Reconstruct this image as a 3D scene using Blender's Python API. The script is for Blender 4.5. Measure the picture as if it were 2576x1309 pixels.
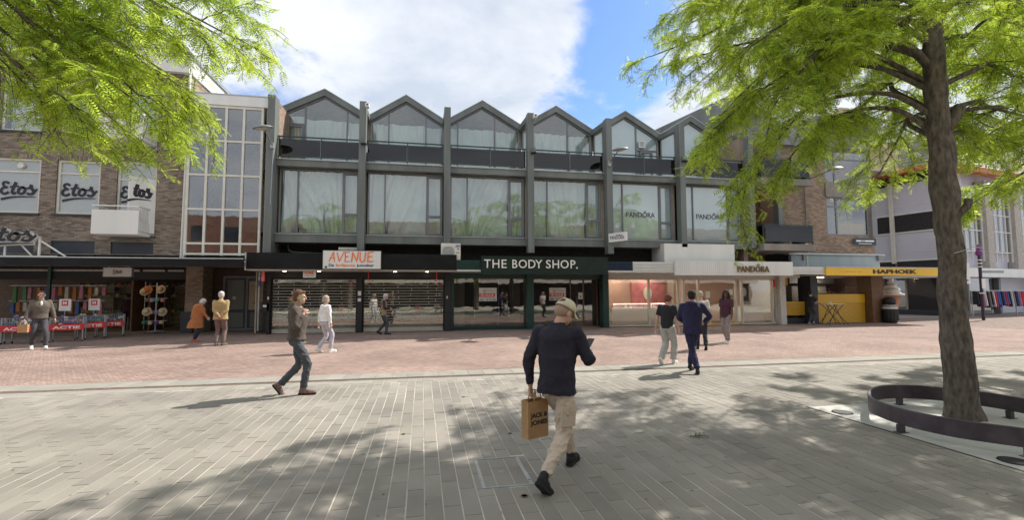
import bpy, math, random
import numpy as np
from mathutils import Vector, Matrix
random.seed(7); RNG = np.random.default_rng(7)
for o in list(bpy.data.objects): bpy.data.objects.remove(o)
SC = bpy.context.scene
COL = SC.collection

# ------------------------------------------------------------------ camera
CAM_F, CAM_H = 1180.0, 1.8                       # focal length in pixels of a 2576 px wide frame; eye height
yaw, pitch, roll = math.radians(10.8), math.radians(3.9), math.radians(0.2)
Fv = Vector((math.sin(yaw)*math.cos(pitch), math.cos(yaw)*math.cos(pitch), math.sin(pitch)))
Rv = Vector((math.cos(yaw), -math.sin(yaw), 0)); Uv = Rv.cross(Fv)
R2 = Rv*math.cos(roll) - Uv*math.sin(roll); U2 = Uv*math.cos(roll) + Rv*math.sin(roll)
cd = bpy.data.cameras.new('camera'); cam = bpy.data.objects.new('camera', cd); COL.objects.link(cam)
cd.sensor_width = 36; cd.lens = CAM_F/2576*36; cd.clip_start = 0.05; cd.clip_end = 3000
cam.matrix_world = Matrix(((R2.x, U2.x, -Fv.x, 0), (R2.y, U2.y, -Fv.y, 0), (R2.z, U2.z, -Fv.z, CAM_H), (0, 0, 0, 1)))
SC.camera = cam
def at(x, y, Y):                                  # world point at distance Y seen at photo position x, y
    d = Fv*CAM_F + R2*(x-1288) - U2*(y-654.5)
    return Vector((0, 0, CAM_H)) + d*(Y/d.y)

# ------------------------------------------------------------------ world, sun, exposure
SUN_DIR = Vector((0.87, 0.36, 1.0)).normalized()
SUN_EL = math.asin(SUN_DIR.z); SUN_ROT = math.atan2(SUN_DIR.x, SUN_DIR.y)
W = bpy.data.worlds.new('World'); SC.world = W; W.use_nodes = True
nt = W.node_tree; nt.nodes.clear()
def N(t, **k):
    n = nt.nodes.new(t)
    for a, b in k.items(): setattr(n, a, b)
    return n
L = lambda a, b: nt.links.new(a, b)
out = N('ShaderNodeOutputWorld'); bg = N('ShaderNodeBackground'); L(bg.outputs[0], out.inputs[0])
sky = N('ShaderNodeTexSky'); sky.sky_type = 'NISHITA'; sky.sun_disc = False
sky.sun_elevation = SUN_EL; sky.sun_rotation = SUN_ROT; sky.air_density = 1.0; sky.dust_density = 0.6; sky.ozone_density = 1.6
tc = N('ShaderNodeTexCoord'); sep = N('ShaderNodeSeparateXYZ'); L(tc.outputs['Generated'], sep.inputs[0])
def M(op, a, b=None, c=None, clamp=False):
    n = N('ShaderNodeMath', operation=op); n.use_clamp = clamp
    for i, v in enumerate((a, b, c)):
        if v is None: continue
        if isinstance(v, (int, float)): n.inputs[i].default_value = v
        else: L(v, n.inputs[i])
    return n.outputs[0]
zc = M('ADD', M('MAXIMUM', sep.outputs[2], 0.0), 0.22)
px = M('DIVIDE', sep.outputs[0], zc); py = M('DIVIDE', sep.outputs[1], zc)
cmb = N('ShaderNodeCombineXYZ'); L(px, cmb.inputs[0]); L(py, cmb.inputs[1])
def noise(scale, detail, rough, off=(0, 0, 0), dist=0.0):
    mp = N('ShaderNodeMapping'); mp.inputs['Location'].default_value = off; L(cmb.outputs[0], mp.inputs[0])
    n = N('ShaderNodeTexNoise'); n.inputs['Scale'].default_value = scale; n.inputs['Detail'].default_value = detail
    n.inputs['Roughness'].default_value = rough; n.inputs['Distortion'].default_value = dist; L(mp.outputs[0], n.inputs['Vector'])
    return n.outputs['Fac']
n1 = noise(1.15, 9, 0.58, (3.1, 1.7, 0), 0.25); n2 = noise(2.6, 8, 0.6, (9, 4, 2), 0.3); n3 = noise(1.7, 7, 0.55, (5, 8, 1))
# the break in the cloud: a clear patch around one bearing
gap = (Fv*CAM_F + R2*(1560-1288) - U2*(80-654.5)).normalized()
dp = N('ShaderNodeVectorMath', operation='DISTANCE'); L(tc.outputs['Generated'], dp.inputs[0])
sc = N('ShaderNodeVectorMath', operation='MULTIPLY'); L(tc.outputs['Generated'], sc.inputs[0]); sc.inputs[1].default_value = (1.25, 1.0, 0.6)
L(sc.outputs[0], dp.inputs[0]); dp.inputs[1].default_value = (gap.x*1.25, gap.y, gap.z*0.6)
hole = M('SUBTRACT', 1.0, M('DIVIDE', dp.outputs['Value'], 0.30), clamp=True)
cov = M('ADD', M('MULTIPLY', n1, 1.0), M('MULTIPLY', n2, 0.95))
cov = M('SUBTRACT', cov, M('MULTIPLY', hole, 0.53))
gap2 = (Fv*CAM_F + R2*(560-1288) - U2*(60-654.5)).normalized()
dp2 = N('ShaderNodeVectorMath', operation='DISTANCE'); L(tc.outputs['Generated'], dp2.inputs[0]); dp2.inputs[1].default_value = tuple(gap2)
cov = M('SUBTRACT', cov, M('MULTIPLY', M('SUBTRACT', 1.0, M('DIVIDE', dp2.outputs['Value'], 0.38), clamp=True), 0.20))
cr = N('ShaderNodeMapRange'); cr.inputs['From Min'].default_value = 0.53; cr.inputs['From Max'].default_value = 0.78; L(cov, cr.inputs['Value'])
cr.interpolation_type = 'SMOOTHSTEP'
shade = N('ShaderNodeMapRange'); L(M('ADD', M('MULTIPLY', n3, 0.6), M('MULTIPLY', n2, 0.4)), shade.inputs['Value'])
shade.inputs['From Min'].default_value = 0.40; shade.inputs['From Max'].default_value = 0.56
cc = N('ShaderNodeMix', data_type='RGBA'); L(shade.outputs[0], cc.inputs['Factor'])
cc.inputs['A'].default_value = (5.0, 5.6, 6.6, 1); cc.inputs['B'].default_value = (7.5, 7.8, 8.3, 1)
skb = N('ShaderNodeMix', data_type='RGBA', blend_type='MULTIPLY'); skb.inputs['Factor'].default_value = 1.0
L(sky.outputs[0], skb.inputs['A']); skb.inputs['B'].default_value = (1.0, 1.22, 1.62, 1)
mx = N('ShaderNodeMix', data_type='RGBA'); L(cr.outputs[0], mx.inputs['Factor']); L(skb.outputs['Result'], mx.inputs['A']); L(cc.outputs['Result'], mx.inputs['B'])
L(mx.outputs['Result'], bg.inputs['Color']); bg.inputs['Strength'].default_value = 0.092
sl = bpy.data.lights.new('sun', 'SUN'); sl.energy = 4.9; sl.angle = math.radians(0.53); sl.color = (1.0, 0.95, 0.87)
sun = bpy.data.objects.new('sun', sl); COL.objects.link(sun); sun.location = (30, 10, 40)
sun.rotation_euler = SUN_DIR.to_track_quat('Z', 'Y').to_euler()
SC.view_settings.view_transform = 'Standard'; SC.view_settings.look = 'None'
SC.view_settings.exposure = 0.53; SC.view_settings.gamma = 1.0; SC.view_settings.use_curve_mapping = False

# ------------------------------------------------------------------ materials
def mat(name, col, rough=0.8, metal=0.0, vary=0.0, scale=8.0, col2=None, bump=0.0, bscale=60.0, island=0.0, spec=0.5,
        streak=False, trans=0.0, emit=0.0, coat=0.0):
    m = bpy.data.materials.new(name); m.use_nodes = True
    t = m.node_tree; nd = t.nodes; b = nd['Principled BSDF']; lk = t.links.new
    b.inputs['Roughness'].default_value = rough; b.inputs['Metallic'].default_value = metal
    b.inputs['Specular IOR Level'].default_value = spec
    if coat: b.inputs['Coat Weight'].default_value = coat
    c = (*col, 1); base = None
    geo = nd.new('ShaderNodeNewGeometry'); tcn = nd.new('ShaderNodeTexCoord')
    pos = geo.outputs['Position']
    if streak:
        mp = nd.new('ShaderNodeMapping'); mp.inputs['Scale'].default_value = (1, 1, 0.12 if streak is True else streak); lk(pos, mp.inputs[0]); pos = mp.outputs[0]
    if vary or col2:
        n = nd.new('ShaderNodeTexNoise'); n.inputs['Scale'].default_value = scale; n.inputs['Detail'].default_value = 6; lk(pos, n.inputs['Vector'])
        mr = nd.new('ShaderNodeMapRange'); mr.inputs['From Min'].default_value = 0.33; mr.inputs['From Max'].default_value = 0.67; lk(n.outputs['Fac'], mr.inputs['Value'])
        mix = nd.new('ShaderNodeMix'); mix.data_type = 'RGBA'; lk(mr.outputs[0], mix.inputs['Factor'])
        c2 = col2 if col2 else tuple(max(0, v*(1-vary)) for v in col)
        c1 = col if col2 else tuple(min(1, v*(1+vary)) for v in col)
        mix.inputs['A'].default_value = (*c1, 1); mix.inputs['B'].default_value = (*c2, 1); base = mix.outputs['Result']
    if island:
        oi = nd.new('ShaderNodeObjectInfo'); ad = nd.new('ShaderNodeMath'); ad.operation = 'ADD'
        lk(geo.outputs['Random Per Island'], ad.inputs[0]); lk(oi.outputs['Random'], ad.inputs[1])
        fr = nd.new('ShaderNodeMath'); fr.operation = 'FRACT'; lk(ad.outputs[0], fr.inputs[0])
        m2 = nd.new('ShaderNodeMapRange'); m2.inputs['To Min'].default_value = 1-island; m2.inputs['To Max'].default_value = 1+island; lk(fr.outputs[0], m2.inputs['Value'])
        hs = nd.new('ShaderNodeHueSaturation'); lk(m2.outputs[0], hs.inputs['Value'])
        m3 = nd.new('ShaderNodeMapRange'); m3.inputs['To Min'].default_value = 0.985; m3.inputs['To Max'].default_value = 1.0-(-0.012)
        f2 = nd.new('ShaderNodeMath'); f2.operation = 'MULTIPLY'; f2.inputs[1].default_value = 7.31; lk(fr.outputs[0], f2.inputs[0])
        f3 = nd.new('ShaderNodeMath'); f3.operation = 'FRACT'; lk(f2.outputs[0], f3.inputs[0]); 
        mh = nd.new('ShaderNodeMapRange'); mh.inputs['To Min'].default_value = 0.49; mh.inputs['To Max'].default_value = 0.51; lk(f3.outputs[0], mh.inputs['Value'])
        lk(mh.outputs[0], hs.inputs['Hue'])
        if base: lk(base, hs.inputs['Color'])
        else: hs.inputs['Color'].default_value = c
        base = hs.outputs[0]
    if base: lk(base, b.inputs['Base Color'])
    else: b.inputs['Base Color'].default_value = c
    if bump:
        n = nd.new('ShaderNodeTexNoise'); n.inputs['Scale'].default_value = bscale; n.inputs['Detail'].default_value = 4; lk(pos, n.inputs['Vector'])
        bp = nd.new('ShaderNodeBump'); bp.inputs['Strength'].default_value = bump; bp.inputs['Distance'].default_value = 0.01
        lk(n.outputs['Fac'], bp.inputs['Height']); lk(bp.outputs[0], b.inputs['Normal'])
    if emit:
        b.inputs['Emission Color'].default_value = c; b.inputs['Emission Strength'].default_value = emit
    if trans:
        tr = nd.new('ShaderNodeBsdfTranslucent'); ms = nd.new('ShaderNodeMixShader'); ms.inputs[0].default_value = trans
        if base: lk(base, tr.inputs[0])
        else: tr.inputs[0].default_value = c
        o = nd['Material Output']; lk(b.outputs[0], ms.inputs[1]); lk(tr.outputs[0], ms.inputs[2]); lk(ms.outputs[0], o.inputs[0])
    return m
def glass(name, tint, refl=0.08, alpha=0.85, rough=0.02):
    """thin pane: tinted see-through plus a Fresnel reflection; slightly wavy like real float glass"""
    m = bpy.data.materials.new(name); m.use_nodes = True; t = m.node_tree; nd = t.nodes; lk = t.links.new
    nd.remove(nd['Principled BSDF'])
    tr = nd.new('ShaderNodeBsdfTransparent'); tr.inputs[0].default_value = (*tint, 1)
    gl = nd.new('ShaderNodeBsdfGlossy'); gl.inputs['Roughness'].default_value = rough; gl.inputs[0].default_value = (1, 1, 1, 1)
    lw = nd.new('ShaderNodeLayerWeight'); lw.inputs['Blend'].default_value = 0.5
    pw = nd.new('ShaderNodeMath'); pw.operation = 'POWER'; lk(lw.outputs['Facing'], pw.inputs[0]); pw.inputs[1].default_value = 4.0
    mr = nd.new('ShaderNodeMapRange'); lk(pw.outputs[0], mr.inputs['Value']); mr.inputs['To Min'].default_value = refl; mr.inputs['To Max'].default_value = 1.0
    geo = nd.new('ShaderNodeNewGeometry'); n = nd.new('ShaderNodeTexNoise'); n.inputs['Scale'].default_value = 1.3; lk(geo.outputs['Position'], n.inputs['Vector'])
    bp = nd.new('ShaderNodeBump'); bp.inputs['Strength'].default_value = 0.10; bp.inputs['Distance'].default_value = 0.02; lk(n.outputs['Fac'], bp.inputs['Height']); lk(bp.outputs[0], gl.inputs['Normal'])
    ms = nd.new('ShaderNodeMixShader'); lk(mr.outputs[0], ms.inputs[0]); lk(tr.outputs[0], ms.inputs[1]); lk(gl.outputs[0], ms.inputs[2])
    lk(ms.outputs[0], nd['Material Output'].inputs[0])
    return m
MT = dict(
 paver=mat('concrete_paver', (0.243, 0.222, 0.192), 0.9, vary=0.17, scale=0.9, bump=0.5, bscale=180, island=0.095),
 joint=mat('sand_joint', (0.60, 0.55, 0.46), 1.0, col2=(0.32, 0.29, 0.24), scale=1.0),
 band=mat('pale_kerb_slab', (0.275, 0.26, 0.228), 0.9, vary=0.08, scale=3, bump=0.4, bscale=150, island=0.08),
 redbrick=mat('red_clay_paver', (0.29, 0.205, 0.170), 0.9, vary=0.18, scale=0.5, bump=0.3, bscale=120, island=0.15),
 redjoint=mat('dark_sand_joint', (0.20, 0.15, 0.125), 1.0, vary=0.3, scale=5),
 earth=mat('distant_ground', (0.27, 0.25, 0.23), 0.95, vary=0.12, scale=0.8),
 brick=mat('grey_brown_brick', (0.245, 0.195, 0.155), 0.9, vary=0.12, scale=0.9, bump=0.5, bscale=90, island=0.42),
 brick2=mat('tan_brick', (0.30, 0.22, 0.165), 0.9, vary=0.12, scale=0.9, bump=0.5, bscale=90, island=0.32),
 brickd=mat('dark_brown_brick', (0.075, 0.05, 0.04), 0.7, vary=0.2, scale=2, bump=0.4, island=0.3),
 mortar=mat('mortar', (0.23, 0.21, 0.18), 1.0, vary=0.15, scale=3),
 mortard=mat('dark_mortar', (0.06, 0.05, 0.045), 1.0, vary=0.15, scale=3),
 frame=mat('grey_green_painted_frame', (0.142, 0.158, 0.148), 0.5, vary=0.22, scale=1.6, bump=0.08, bscale=25, streak=True),
 frame2=mat('grey_window_frame', (0.19, 0.195, 0.21), 0.5, vary=0.1, scale=3),
 rail=mat('dark_green_steel', (0.02, 0.05, 0.045), 0.4, vary=0.2, scale=5),
 zinc=mat('zinc_trim', (0.42, 0.45, 0.44), 0.4, metal=0.5, vary=0.1),
 white=mat('white_paint', (0.72, 0.72, 0.69), 0.5, vary=0.05, scale=2, streak=True),
 cream=mat('cream_window_frame', (0.66, 0.64, 0.56), 0.5, vary=0.06, scale=3),
 blackp=mat('glossy_black_fascia', (0.010, 0.011, 0.013), 0.30, vary=0.4, scale=1.2, spec=0.25),
 black=mat('matt_black', (0.015, 0.015, 0.016), 0.6),
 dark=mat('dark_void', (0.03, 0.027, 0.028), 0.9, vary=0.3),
 soffit=mat('soffit_white', (0.55, 0.53, 0.49), 0.6, vary=0.1),
 darkpanel=mat('slate_panel', (0.035, 0.042, 0.055), 0.5, vary=0.15, scale=2),
 curtain=mat('grey_white_curtain', (0.82, 0.84, 0.82), 0.9, vary=0.06, scale=2, trans=0.2),
 poster=mat('frosted_window_film', (0.62, 0.66, 0.72), 0.35, vary=0.03),
 filmw=mat('pale_window_film', (0.74, 0.76, 0.80), 0.3, vary=0.05, scale=0.8),
 tile=mat('grey_clay_tile', (0.16, 0.15, 0.145), 0.75, vary=0.25, scale=3, island=0.3),
 tileo=mat('orange_clay_tile', (0.36, 0.16, 0.09), 0.8, vary=0.2, scale=3, island=0.25),
 greensign=mat('bottle_green_panel', (0.007, 0.020, 0.018), 0.3, vary=0.3, scale=1.5),
 green=mat('bottle_green_frame', (0.01, 0.05, 0.045), 0.35, vary=0.2),
 ltr=mat('ivory_letter', (0.8, 0.78, 0.72), 0.35), ink=mat('black_print', (0.02, 0.02, 0.025), 0.6),
 orange=mat('orange_print', (0.85, 0.20, 0.04), 0.5), red=mat('red_print', (0.65, 0.03, 0.04), 0.45, vary=0.05),
 gold=mat('dark_bronze_letter', (0.20, 0.13, 0.06), 0.35, metal=0.6), yellow=mat('yellow_panel', (0.75, 0.46, 0.02), 0.35, vary=0.06, scale=1),
 yellowd=mat('ochre_counter_panel', (0.62, 0.36, 0.03), 0.4, vary=0.08),
 alu=mat('brushed_slat', (0.40, 0.385, 0.35), 0.45, vary=0.08), steel=mat('galvanised_steel', (0.42, 0.44, 0.46), 0.4, metal=0.6, vary=0.15),
 bench=mat('weathered_steel_band', (0.085, 0.07, 0.085), 0.45, metal=0.3, vary=0.35, scale=4, bump=0.15, bscale=20),
 rust=mat('rusty_grate', (0.20, 0.13, 0.09), 0.8, vary=0.3, scale=20),
 slab=mat('pale_planting_slab', (0.42, 0.41, 0.38), 0.85, vary=0.1, scale=2, bump=0.2),
 blue=mat('blue_label', (0.03, 0.12, 0.5), 0.4), navysign=mat('navy_sign', (0.01, 0.03, 0.07), 0.3),
 concrete=mat('stained_concrete', (0.30, 0.28, 0.25), 0.9, col2=(0.17, 0.155, 0.14), scale=0.9, streak=True, bump=0.2),
 eyew=mat('eyebrow', (0.12, 0.07, 0.05), 0.8), wood=mat('brown_wood', (0.16, 0.09, 0.05), 0.6, vary=0.2), beige=mat('beige_board', (0.50, 0.41, 0.29), 0.7, vary=0.04),
 pinkwall=mat('blush_display_wall', (0.62, 0.42, 0.38), 0.7, vary=0.06), pink=mat('rose_poster', (0.62, 0.22, 0.27), 0.6, vary=0.25, scale=3),
 sand=mat('beige_shop_interior', (0.42, 0.36, 0.27), 0.8, vary=0.1), shopfloor=mat('shop_floor', (0.30, 0.22, 0.14), 0.5, vary=0.1),
 lampw=mat('warm_ceiling_lamp', (1.0, 0.86, 0.62), 0.5, emit=14.0), lens=mat('lamp_lens', (0.5, 0.5, 0.45), 0.25),
 bark=mat('locust_bark', (0.17, 0.14, 0.115), 0.95, col2=(0.06, 0.05, 0.045), scale=20, bump=1.0, bscale=50, streak=0.38),
 leaf=mat('locust_leaf', (0.56, 0.66, 0.08), 0.5, col2=(0.34, 0.47, 0.06), scale=1.5, island=0.38, trans=0.6, spec=0.25),
 leafd=mat('dark_leaf', (0.07, 0.12, 0.03), 0.6, col2=(0.04, 0.08, 0.02), scale=2.0, island=0.3, trans=0.3),
 skin=mat('skin', (0.50, 0.30, 0.22), 0.55, vary=0.06, scale=10), skind=mat('deep_brown_skin', (0.10, 0.055, 0.035), 0.5, vary=0.06, scale=10),
 eye=mat('eye_dark', (0.03, 0.02, 0.02), 0.2), lip=mat('lip', (0.36, 0.15, 0.13), 0.5),
 paperbag=mat('kraft_paper', (0.42, 0.25, 0.12), 0.8, vary=0.07, scale=12, bump=0.1, bscale=30),
 icewhite=mat('glossy_cream_swirl', (0.75, 0.73, 0.68), 0.25), cone=mat('waffle_cone_paint', (0.42, 0.20, 0.12), 0.5, vary=0.1),
 pole=mat('black_purple_pole', (0.03, 0.015, 0.04), 0.4), purple=mat('purple_cap', (0.16, 0.03, 0.16), 0.5),
 glassw=glass('window_glass', (0.86, 0.90, 0.89), 0.11), glassd=glass('dark_balcony_glass', (0.06, 0.045, 0.05), 0.05),
 glasss=glass('shop_glass', (0.62, 0.62, 0.60), 0.16), glassst=glass('stair_tower_glass', (0.74, 0.76, 0.78), 0.15), glassb=glass('bright_shop_glass', (0.85, 0.84, 0.82), 0.13), clear=glass('clear_pane', (0.9, 0.9, 0.88), 0.06), slatg=glass('clear_slat', (0.88, 0.88, 0.84), 0.18),
 greyblue=mat('grey_blue_cladding', (0.27, 0.32, 0.34), 0.6, vary=0.08, scale=2, streak=True),
 lilac=mat('pale_grey_panel', (0.56, 0.55, 0.61), 0.4, vary=0.05, scale=0.6), gravel=mat('pale_roof', (0.42, 0.38, 0.34), 0.95, vary=0.15, scale=6),
 gutter=mat('orange_gutter', (0.5, 0.13, 0.04), 0.5, vary=0.1), opp=mat('orange_brick_facade', (0.26, 0.13, 0.09), 0.9, vary=0.2, scale=1.5),
)
def cloth(name, col, rough=0.9, **k):
    d = dict(vary=0.12, scale=7, bump=0.35, bscale=22); d.update(k); return mat(name, col, rough, **d)

# ------------------------------------------------------------------ mesh building
class MB:
    def __init__(s): s.v = []; s.f = []; s.o = 0.0
    def add(s, vs, fs):
        k = len(s.v); s.v += [tuple(v) for v in vs]; s.f += [tuple(i+k for i in f) for f in fs]; return s
    def box(s, x0, x1, y0, y1, z0, z1):
        return s.add([(x0,y0,z0),(x1,y0,z0),(x1,y1,z0),(x0,y1,z0),(x0,y0,z1),(x1,y0,z1),(x1,y1,z1),(x0,y1,z1)],
                     [(0,3,2,1),(4,5,6,7),(0,1,5,4),(1,2,6,5),(2,3,7,6),(3,0,4,7)])
    def prism(s, pts, vec):
        n = len(pts); vec = Vector(vec); a = [Vector(p) for p in pts]
        return s.add(a+[p+vec for p in a], [tuple(range(n))[::-1], tuple(range(n, 2*n))]+[(i, (i+1) % n, n+(i+1) % n, n+i) for i in range(n)])
    def quad(s, *p): return s.add(p, [tuple(range(len(p)))])
    def bar(s, a, b, w, h=None, up=(0, 0, 1)):
        a, b = Vector(a), Vector(b); h = h or w; d = (b-a).normalized(); u = Vector(up)
        if abs(d.dot(u)) > 0.99: u = Vector((1, 0, 0))
        sx = d.cross(u).normalized()*w/2; sy = sx.cross(d).normalized()*h/2
        return s.prism([a-sx-sy, a+sx-sy, a+sx+sy, a-sx+sy], b-a)
    def tube(s, pts, r, n=8, r2=None, cap=True, flat=None):
        P = [Vector(p) for p in pts]; m = len(P); vs = []; fs = []
        rs = r if isinstance(r, (list, tuple)) else [r + ((r2 if r2 is not None else r)-r)*i/(m-1) for i in range(m)]
        up = None
        for i in range(m):
            d = (P[min(i+1, m-1)]-P[max(i-1, 0)]).normalized()
            if up is None: up = Vector((0, 0, 1)) if abs(d.z) < 0.9 else Vector((0, 1, 0))
            x = d.cross(up).normalized(); up = x.cross(d).normalized()
            for k in range(n):
                t = 2*math.pi*k/n; q = (x*math.cos(t)+up*math.sin(t))*rs[i]
                vs.append(P[i]+q)
        for i in range(m-1):
            for k in range(n): fs.append((i*n+k, i*n+(k+1) % n, (i+1)*n+(k+1) % n, (i+1)*n+k))
        if cap: fs += [tuple(range(n))[::-1], tuple((m-1)*n+k for k in range(n))]
        return s.add(vs, fs)
    def ell(s, c, r, n=12, m=8, rot=None):
        vs = []; fs = []; c = Vector(c)
        for i in range(m+1):
            a = math.pi*i/m
            for k in range(n):
                t = 2*math.pi*k/n; v = Vector((r[0]*math.sin(a)*math.cos(t), r[1]*math.sin(a)*math.sin(t), r[2]*math.cos(a)))
                vs.append(c+(rot @ v if rot else v))
        for i in range(m):
            for k in range(n): fs.append((i*n+k, (i+1)*n+k, (i+1)*n+(k+1) % n, i*n+(k+1) % n))
        return s.add(vs, fs)
    def lathe(s, prof, c=(0, 0, 0), n=16):
        vs = []; fs = []; m = len(prof)
        for r, z in prof:
            for k in range(n):
                t = 2*math.pi*k/n; vs.append((c[0]+r*math.cos(t), c[1]+r*math.sin(t), c[2]+z))
        for i in range(m-1):
            for k in range(n): fs.append((i*n+k, i*n+(k+1) % n, (i+1)*n+(k+1) % n, (i+1)*n+k))
        fs += [tuple(range(n))[::-1], tuple((m-1)*n+k for k in range(n))]
        return s.add(vs, fs)
    def mesh(s, name, off=(0, 0, 0), smooth=False):
        me = bpy.data.meshes.new(name)
        v = np.array(s.v, dtype=float).reshape(-1, 3) - np.array(off)
        me.from_pydata(v.tolist(), [], s.f); me.update()
        if smooth: me.polygons.foreach_set('use_smooth', [True]*len(me.polygons))
        return me
def B(*bs):
    m = MB()
    for b in bs: m.box(*b)
    return m
def each(name, m, parent, *bs):
    for b in bs: obj(name, B(b), m, parent)
def origin(o):
    v = Vector((0, 0, 0))
    while o is not None: v = v + o.location; o = o.parent
    return v
def obj(name, mb, m, parent=None, smooth=False, kind=None, loc=None):
    off = tuple(origin(parent)) if parent else (0, 0, 0)
    me = mb.mesh(name, off, smooth) if isinstance(mb, MB) else mb
    o = bpy.data.objects.new(name, me); COL.objects.link(o)
    if m is not None and not me.materials: me.materials.append(MT[m] if isinstance(m, str) else m)
    if parent: o.parent = parent
    if kind: o['kind'] = kind
    if loc is not None: o.location = loc
    return o
def tag(o, label, cat, group=None):
    o['label'] = label; o['category'] = cat
    if group: o['group'] = group
    return o
def thing(name, label, cat, loc=(0, 0, 0), group=None):
    o = bpy.data.objects.new(name, None); COL.objects.link(o); o.location = loc; o.empty_display_size = 0.2
    return tag(o, label, cat, group)
def solo(name, mb, m, label, cat, group=None, smooth=False): return tag(obj(name, mb, m, smooth=smooth), label, cat, group)
def dup(root, loc=None, rz=None, label=None):
    r = root.copy(); COL.objects.link(r)
    if loc is not None: r.location = loc
    if rz is not None: r.rotation_euler = (0, 0, rz)
    if label: r['label'] = label
    for ch in root.children:
        c = ch.copy(); COL.objects.link(c); c.parent = r
        for g in ch.children:
            d = g.copy(); COL.objects.link(d); d.parent = c
    return r
def crom(pts, n=8):
    P = [Vector(p) for p in pts]; o = []
    for i in range(len(P)-1):
        a, b, c, d = P[max(i-1, 0)], P[i], P[i+1], P[min(i+2, len(P)-1)]
        for k in range(n):
            t = k/n; o.append(0.5*((2*b)+(c-a)*t+(2*a-5*b+4*c-d)*t*t+(3*b-a-3*c+d)*t*t*t))
    return o+[P[-1]]
def text_mb(body, x0, x1, z0, z1, y, depth=0.02, bold=0.0, keep=False):
    """letters as solid geometry in the XZ plane facing -Y, fitted to the box"""
    cu = bpy.data.curves.new('lettering', 'FONT'); cu.body = body; cu.extrude = 0.5; cu.offset = bold; cu.resolution_u = 3; cu.space_line = 0.8
    o = bpy.data.objects.new('t', cu); COL.objects.link(o); dg = bpy.context.evaluated_depsgraph_get(); dg.update()
    me = bpy.data.meshes.new_from_object(o.evaluated_get(dg)); v = np.zeros(len(me.vertices)*3); me.vertices.foreach_get('co', v); v = v.reshape(-1, 3)
    f = [tuple(p.vertices) for p in me.polygons]; bpy.data.objects.remove(o); bpy.data.curves.remove(cu); bpy.data.meshes.remove(me)
    mn, mxx = v.min(0), v.max(0); sx = (x1-x0)/(mxx[0]-mn[0]); sz = (z1-z0)/(mxx[1]-mn[1])
    w = np.stack([x0+(v[:, 0]-mn[0])*sx, y-depth/2-v[:, 2]*depth, z0+(v[:, 1]-mn[1])*sz], 1)
    m = MB(); m.add(w.tolist(), f); return m
def strokes_mb(strokes, x0, z0, w, h, y, depth=0.01, slant=0.0):
    """hand-drawn lettering: every stroke a ribbon (points, start width, end width) in a unit box"""
    m = MB()
    for si, (pts, wa, wb) in enumerate(strokes):
        P = crom([(p[0]+p[1]*slant, p[1], 0) for p in pts], 6); n = len(P); yy = y-depth-si*0.0015; a = []; b = []
        for i, p in enumerate(P):
            d = (P[min(i+1, n-1)]-P[max(i-1, 0)]); d = Vector((d.x*w, d.y*h, 0)).normalized(); k = (wa+(wb-wa)*i/(n-1))/2*h
            q = Vector((x0+p.x*w, 0, z0+p.y*h)); nn = Vector((-d.y, 0, d.x))*k
            a.append((q+nn)); b.append((q-nn))
        vs = [(v.x, yy, v.z) for v in a]+[(v.x, yy, v.z) for v in b]+[(v.x, y, v.z) for v in a]+[(v.x, y, v.z) for v in b]
        fs = []
        for i in range(n-1): fs += [(i, i+1, n+i+1, n+i), (2*n+i, 2*n+i+1, i+1, i), (n+i, n+i+1, 3*n+i+1, 3*n+i)]
        m.add(vs, fs)
    return m
ETOS = [([(.21,.86),(.15,.96),(.06,.92),(.06,.76),(.13,.66),(.18,.64)], .09, .07), ([(.18,.64),(.06,.60),(.01,.45),(.03,.30),(.12,.24),(.22,.36)], .08, .10),
        ([(.40,.98),(.33,.60),(.31,.36),(.35,.26),(.42,.34)], .11, .08), ([(.24,.66),(.36,.72),(.48,.72)], .06, .06),
        ([(.58,.68),(.49,.56),(.48,.34),(.56,.26),(.64,.38),(.65,.58),(.58,.68),(.66,.62)], .10, .07),
        ([(.66,.62),(.76,.62),(.83,.84)], .05, .06), ([(.83,.84),(.82,.66),(.90,.44),(.86,.28),(.76,.26),(.73,.34)], .12, .08), ([(.86,.34),(.93,.42),(.99,.60)], .05, .04)]
SWASH = [([(.02,-.10),(.30,.04),(.60,.09),(.96,.10)], .14, .04)]

# ------------------------------------------------------------------ many small pieces
def boxes_mesh(name, arr, faces):
    """arr: n x 6 (x0,x1,y0,y1,z0,z1); faces: which sides to build (b t f k l r = bottom top front back left right)"""
    arr = np.asarray(arr, dtype=np.float64); n = len(arr)
    ix = np.array([[0,2,4],[1,2,4],[1,3,4],[0,3,4],[0,2,5],[1,2,5],[1,3,5],[0,3,5]])
    v = arr[:, ix].reshape(-1, 3)
    F = dict(b=(0,3,2,1), t=(4,5,6,7), f=(0,1,5,4), r=(1,2,6,5), k=(2,3,7,6), l=(3,0,4,7))
    fs = np.array([F[c] for c in faces]); idx = (fs[None]+(np.arange(n)*8)[:, None, None]).reshape(-1, 4)
    return quads_mesh(name, v, idx)
def quads_mesh(name, v, idx):
    me = bpy.data.meshes.new(name); k = idx.shape[1]
    me.vertices.add(len(v)); me.vertices.foreach_set('co', np.ascontiguousarray(v, dtype=np.float32).ravel())
    me.loops.add(idx.size); me.loops.foreach_set('vertex_index', idx.ravel().astype(np.int32))
    me.polygons.add(len(idx)); me.polygons.foreach_set('loop_start', (np.arange(len(idx))*k).astype(np.int32))
    me.polygons.foreach_set('loop_total', np.full(len(idx), k, dtype=np.int32)); me.polygons.foreach_set('use_smooth', np.zeros(len(idx), dtype=bool)); me.update(calc_edges=True); me.validate()
    return me
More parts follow.
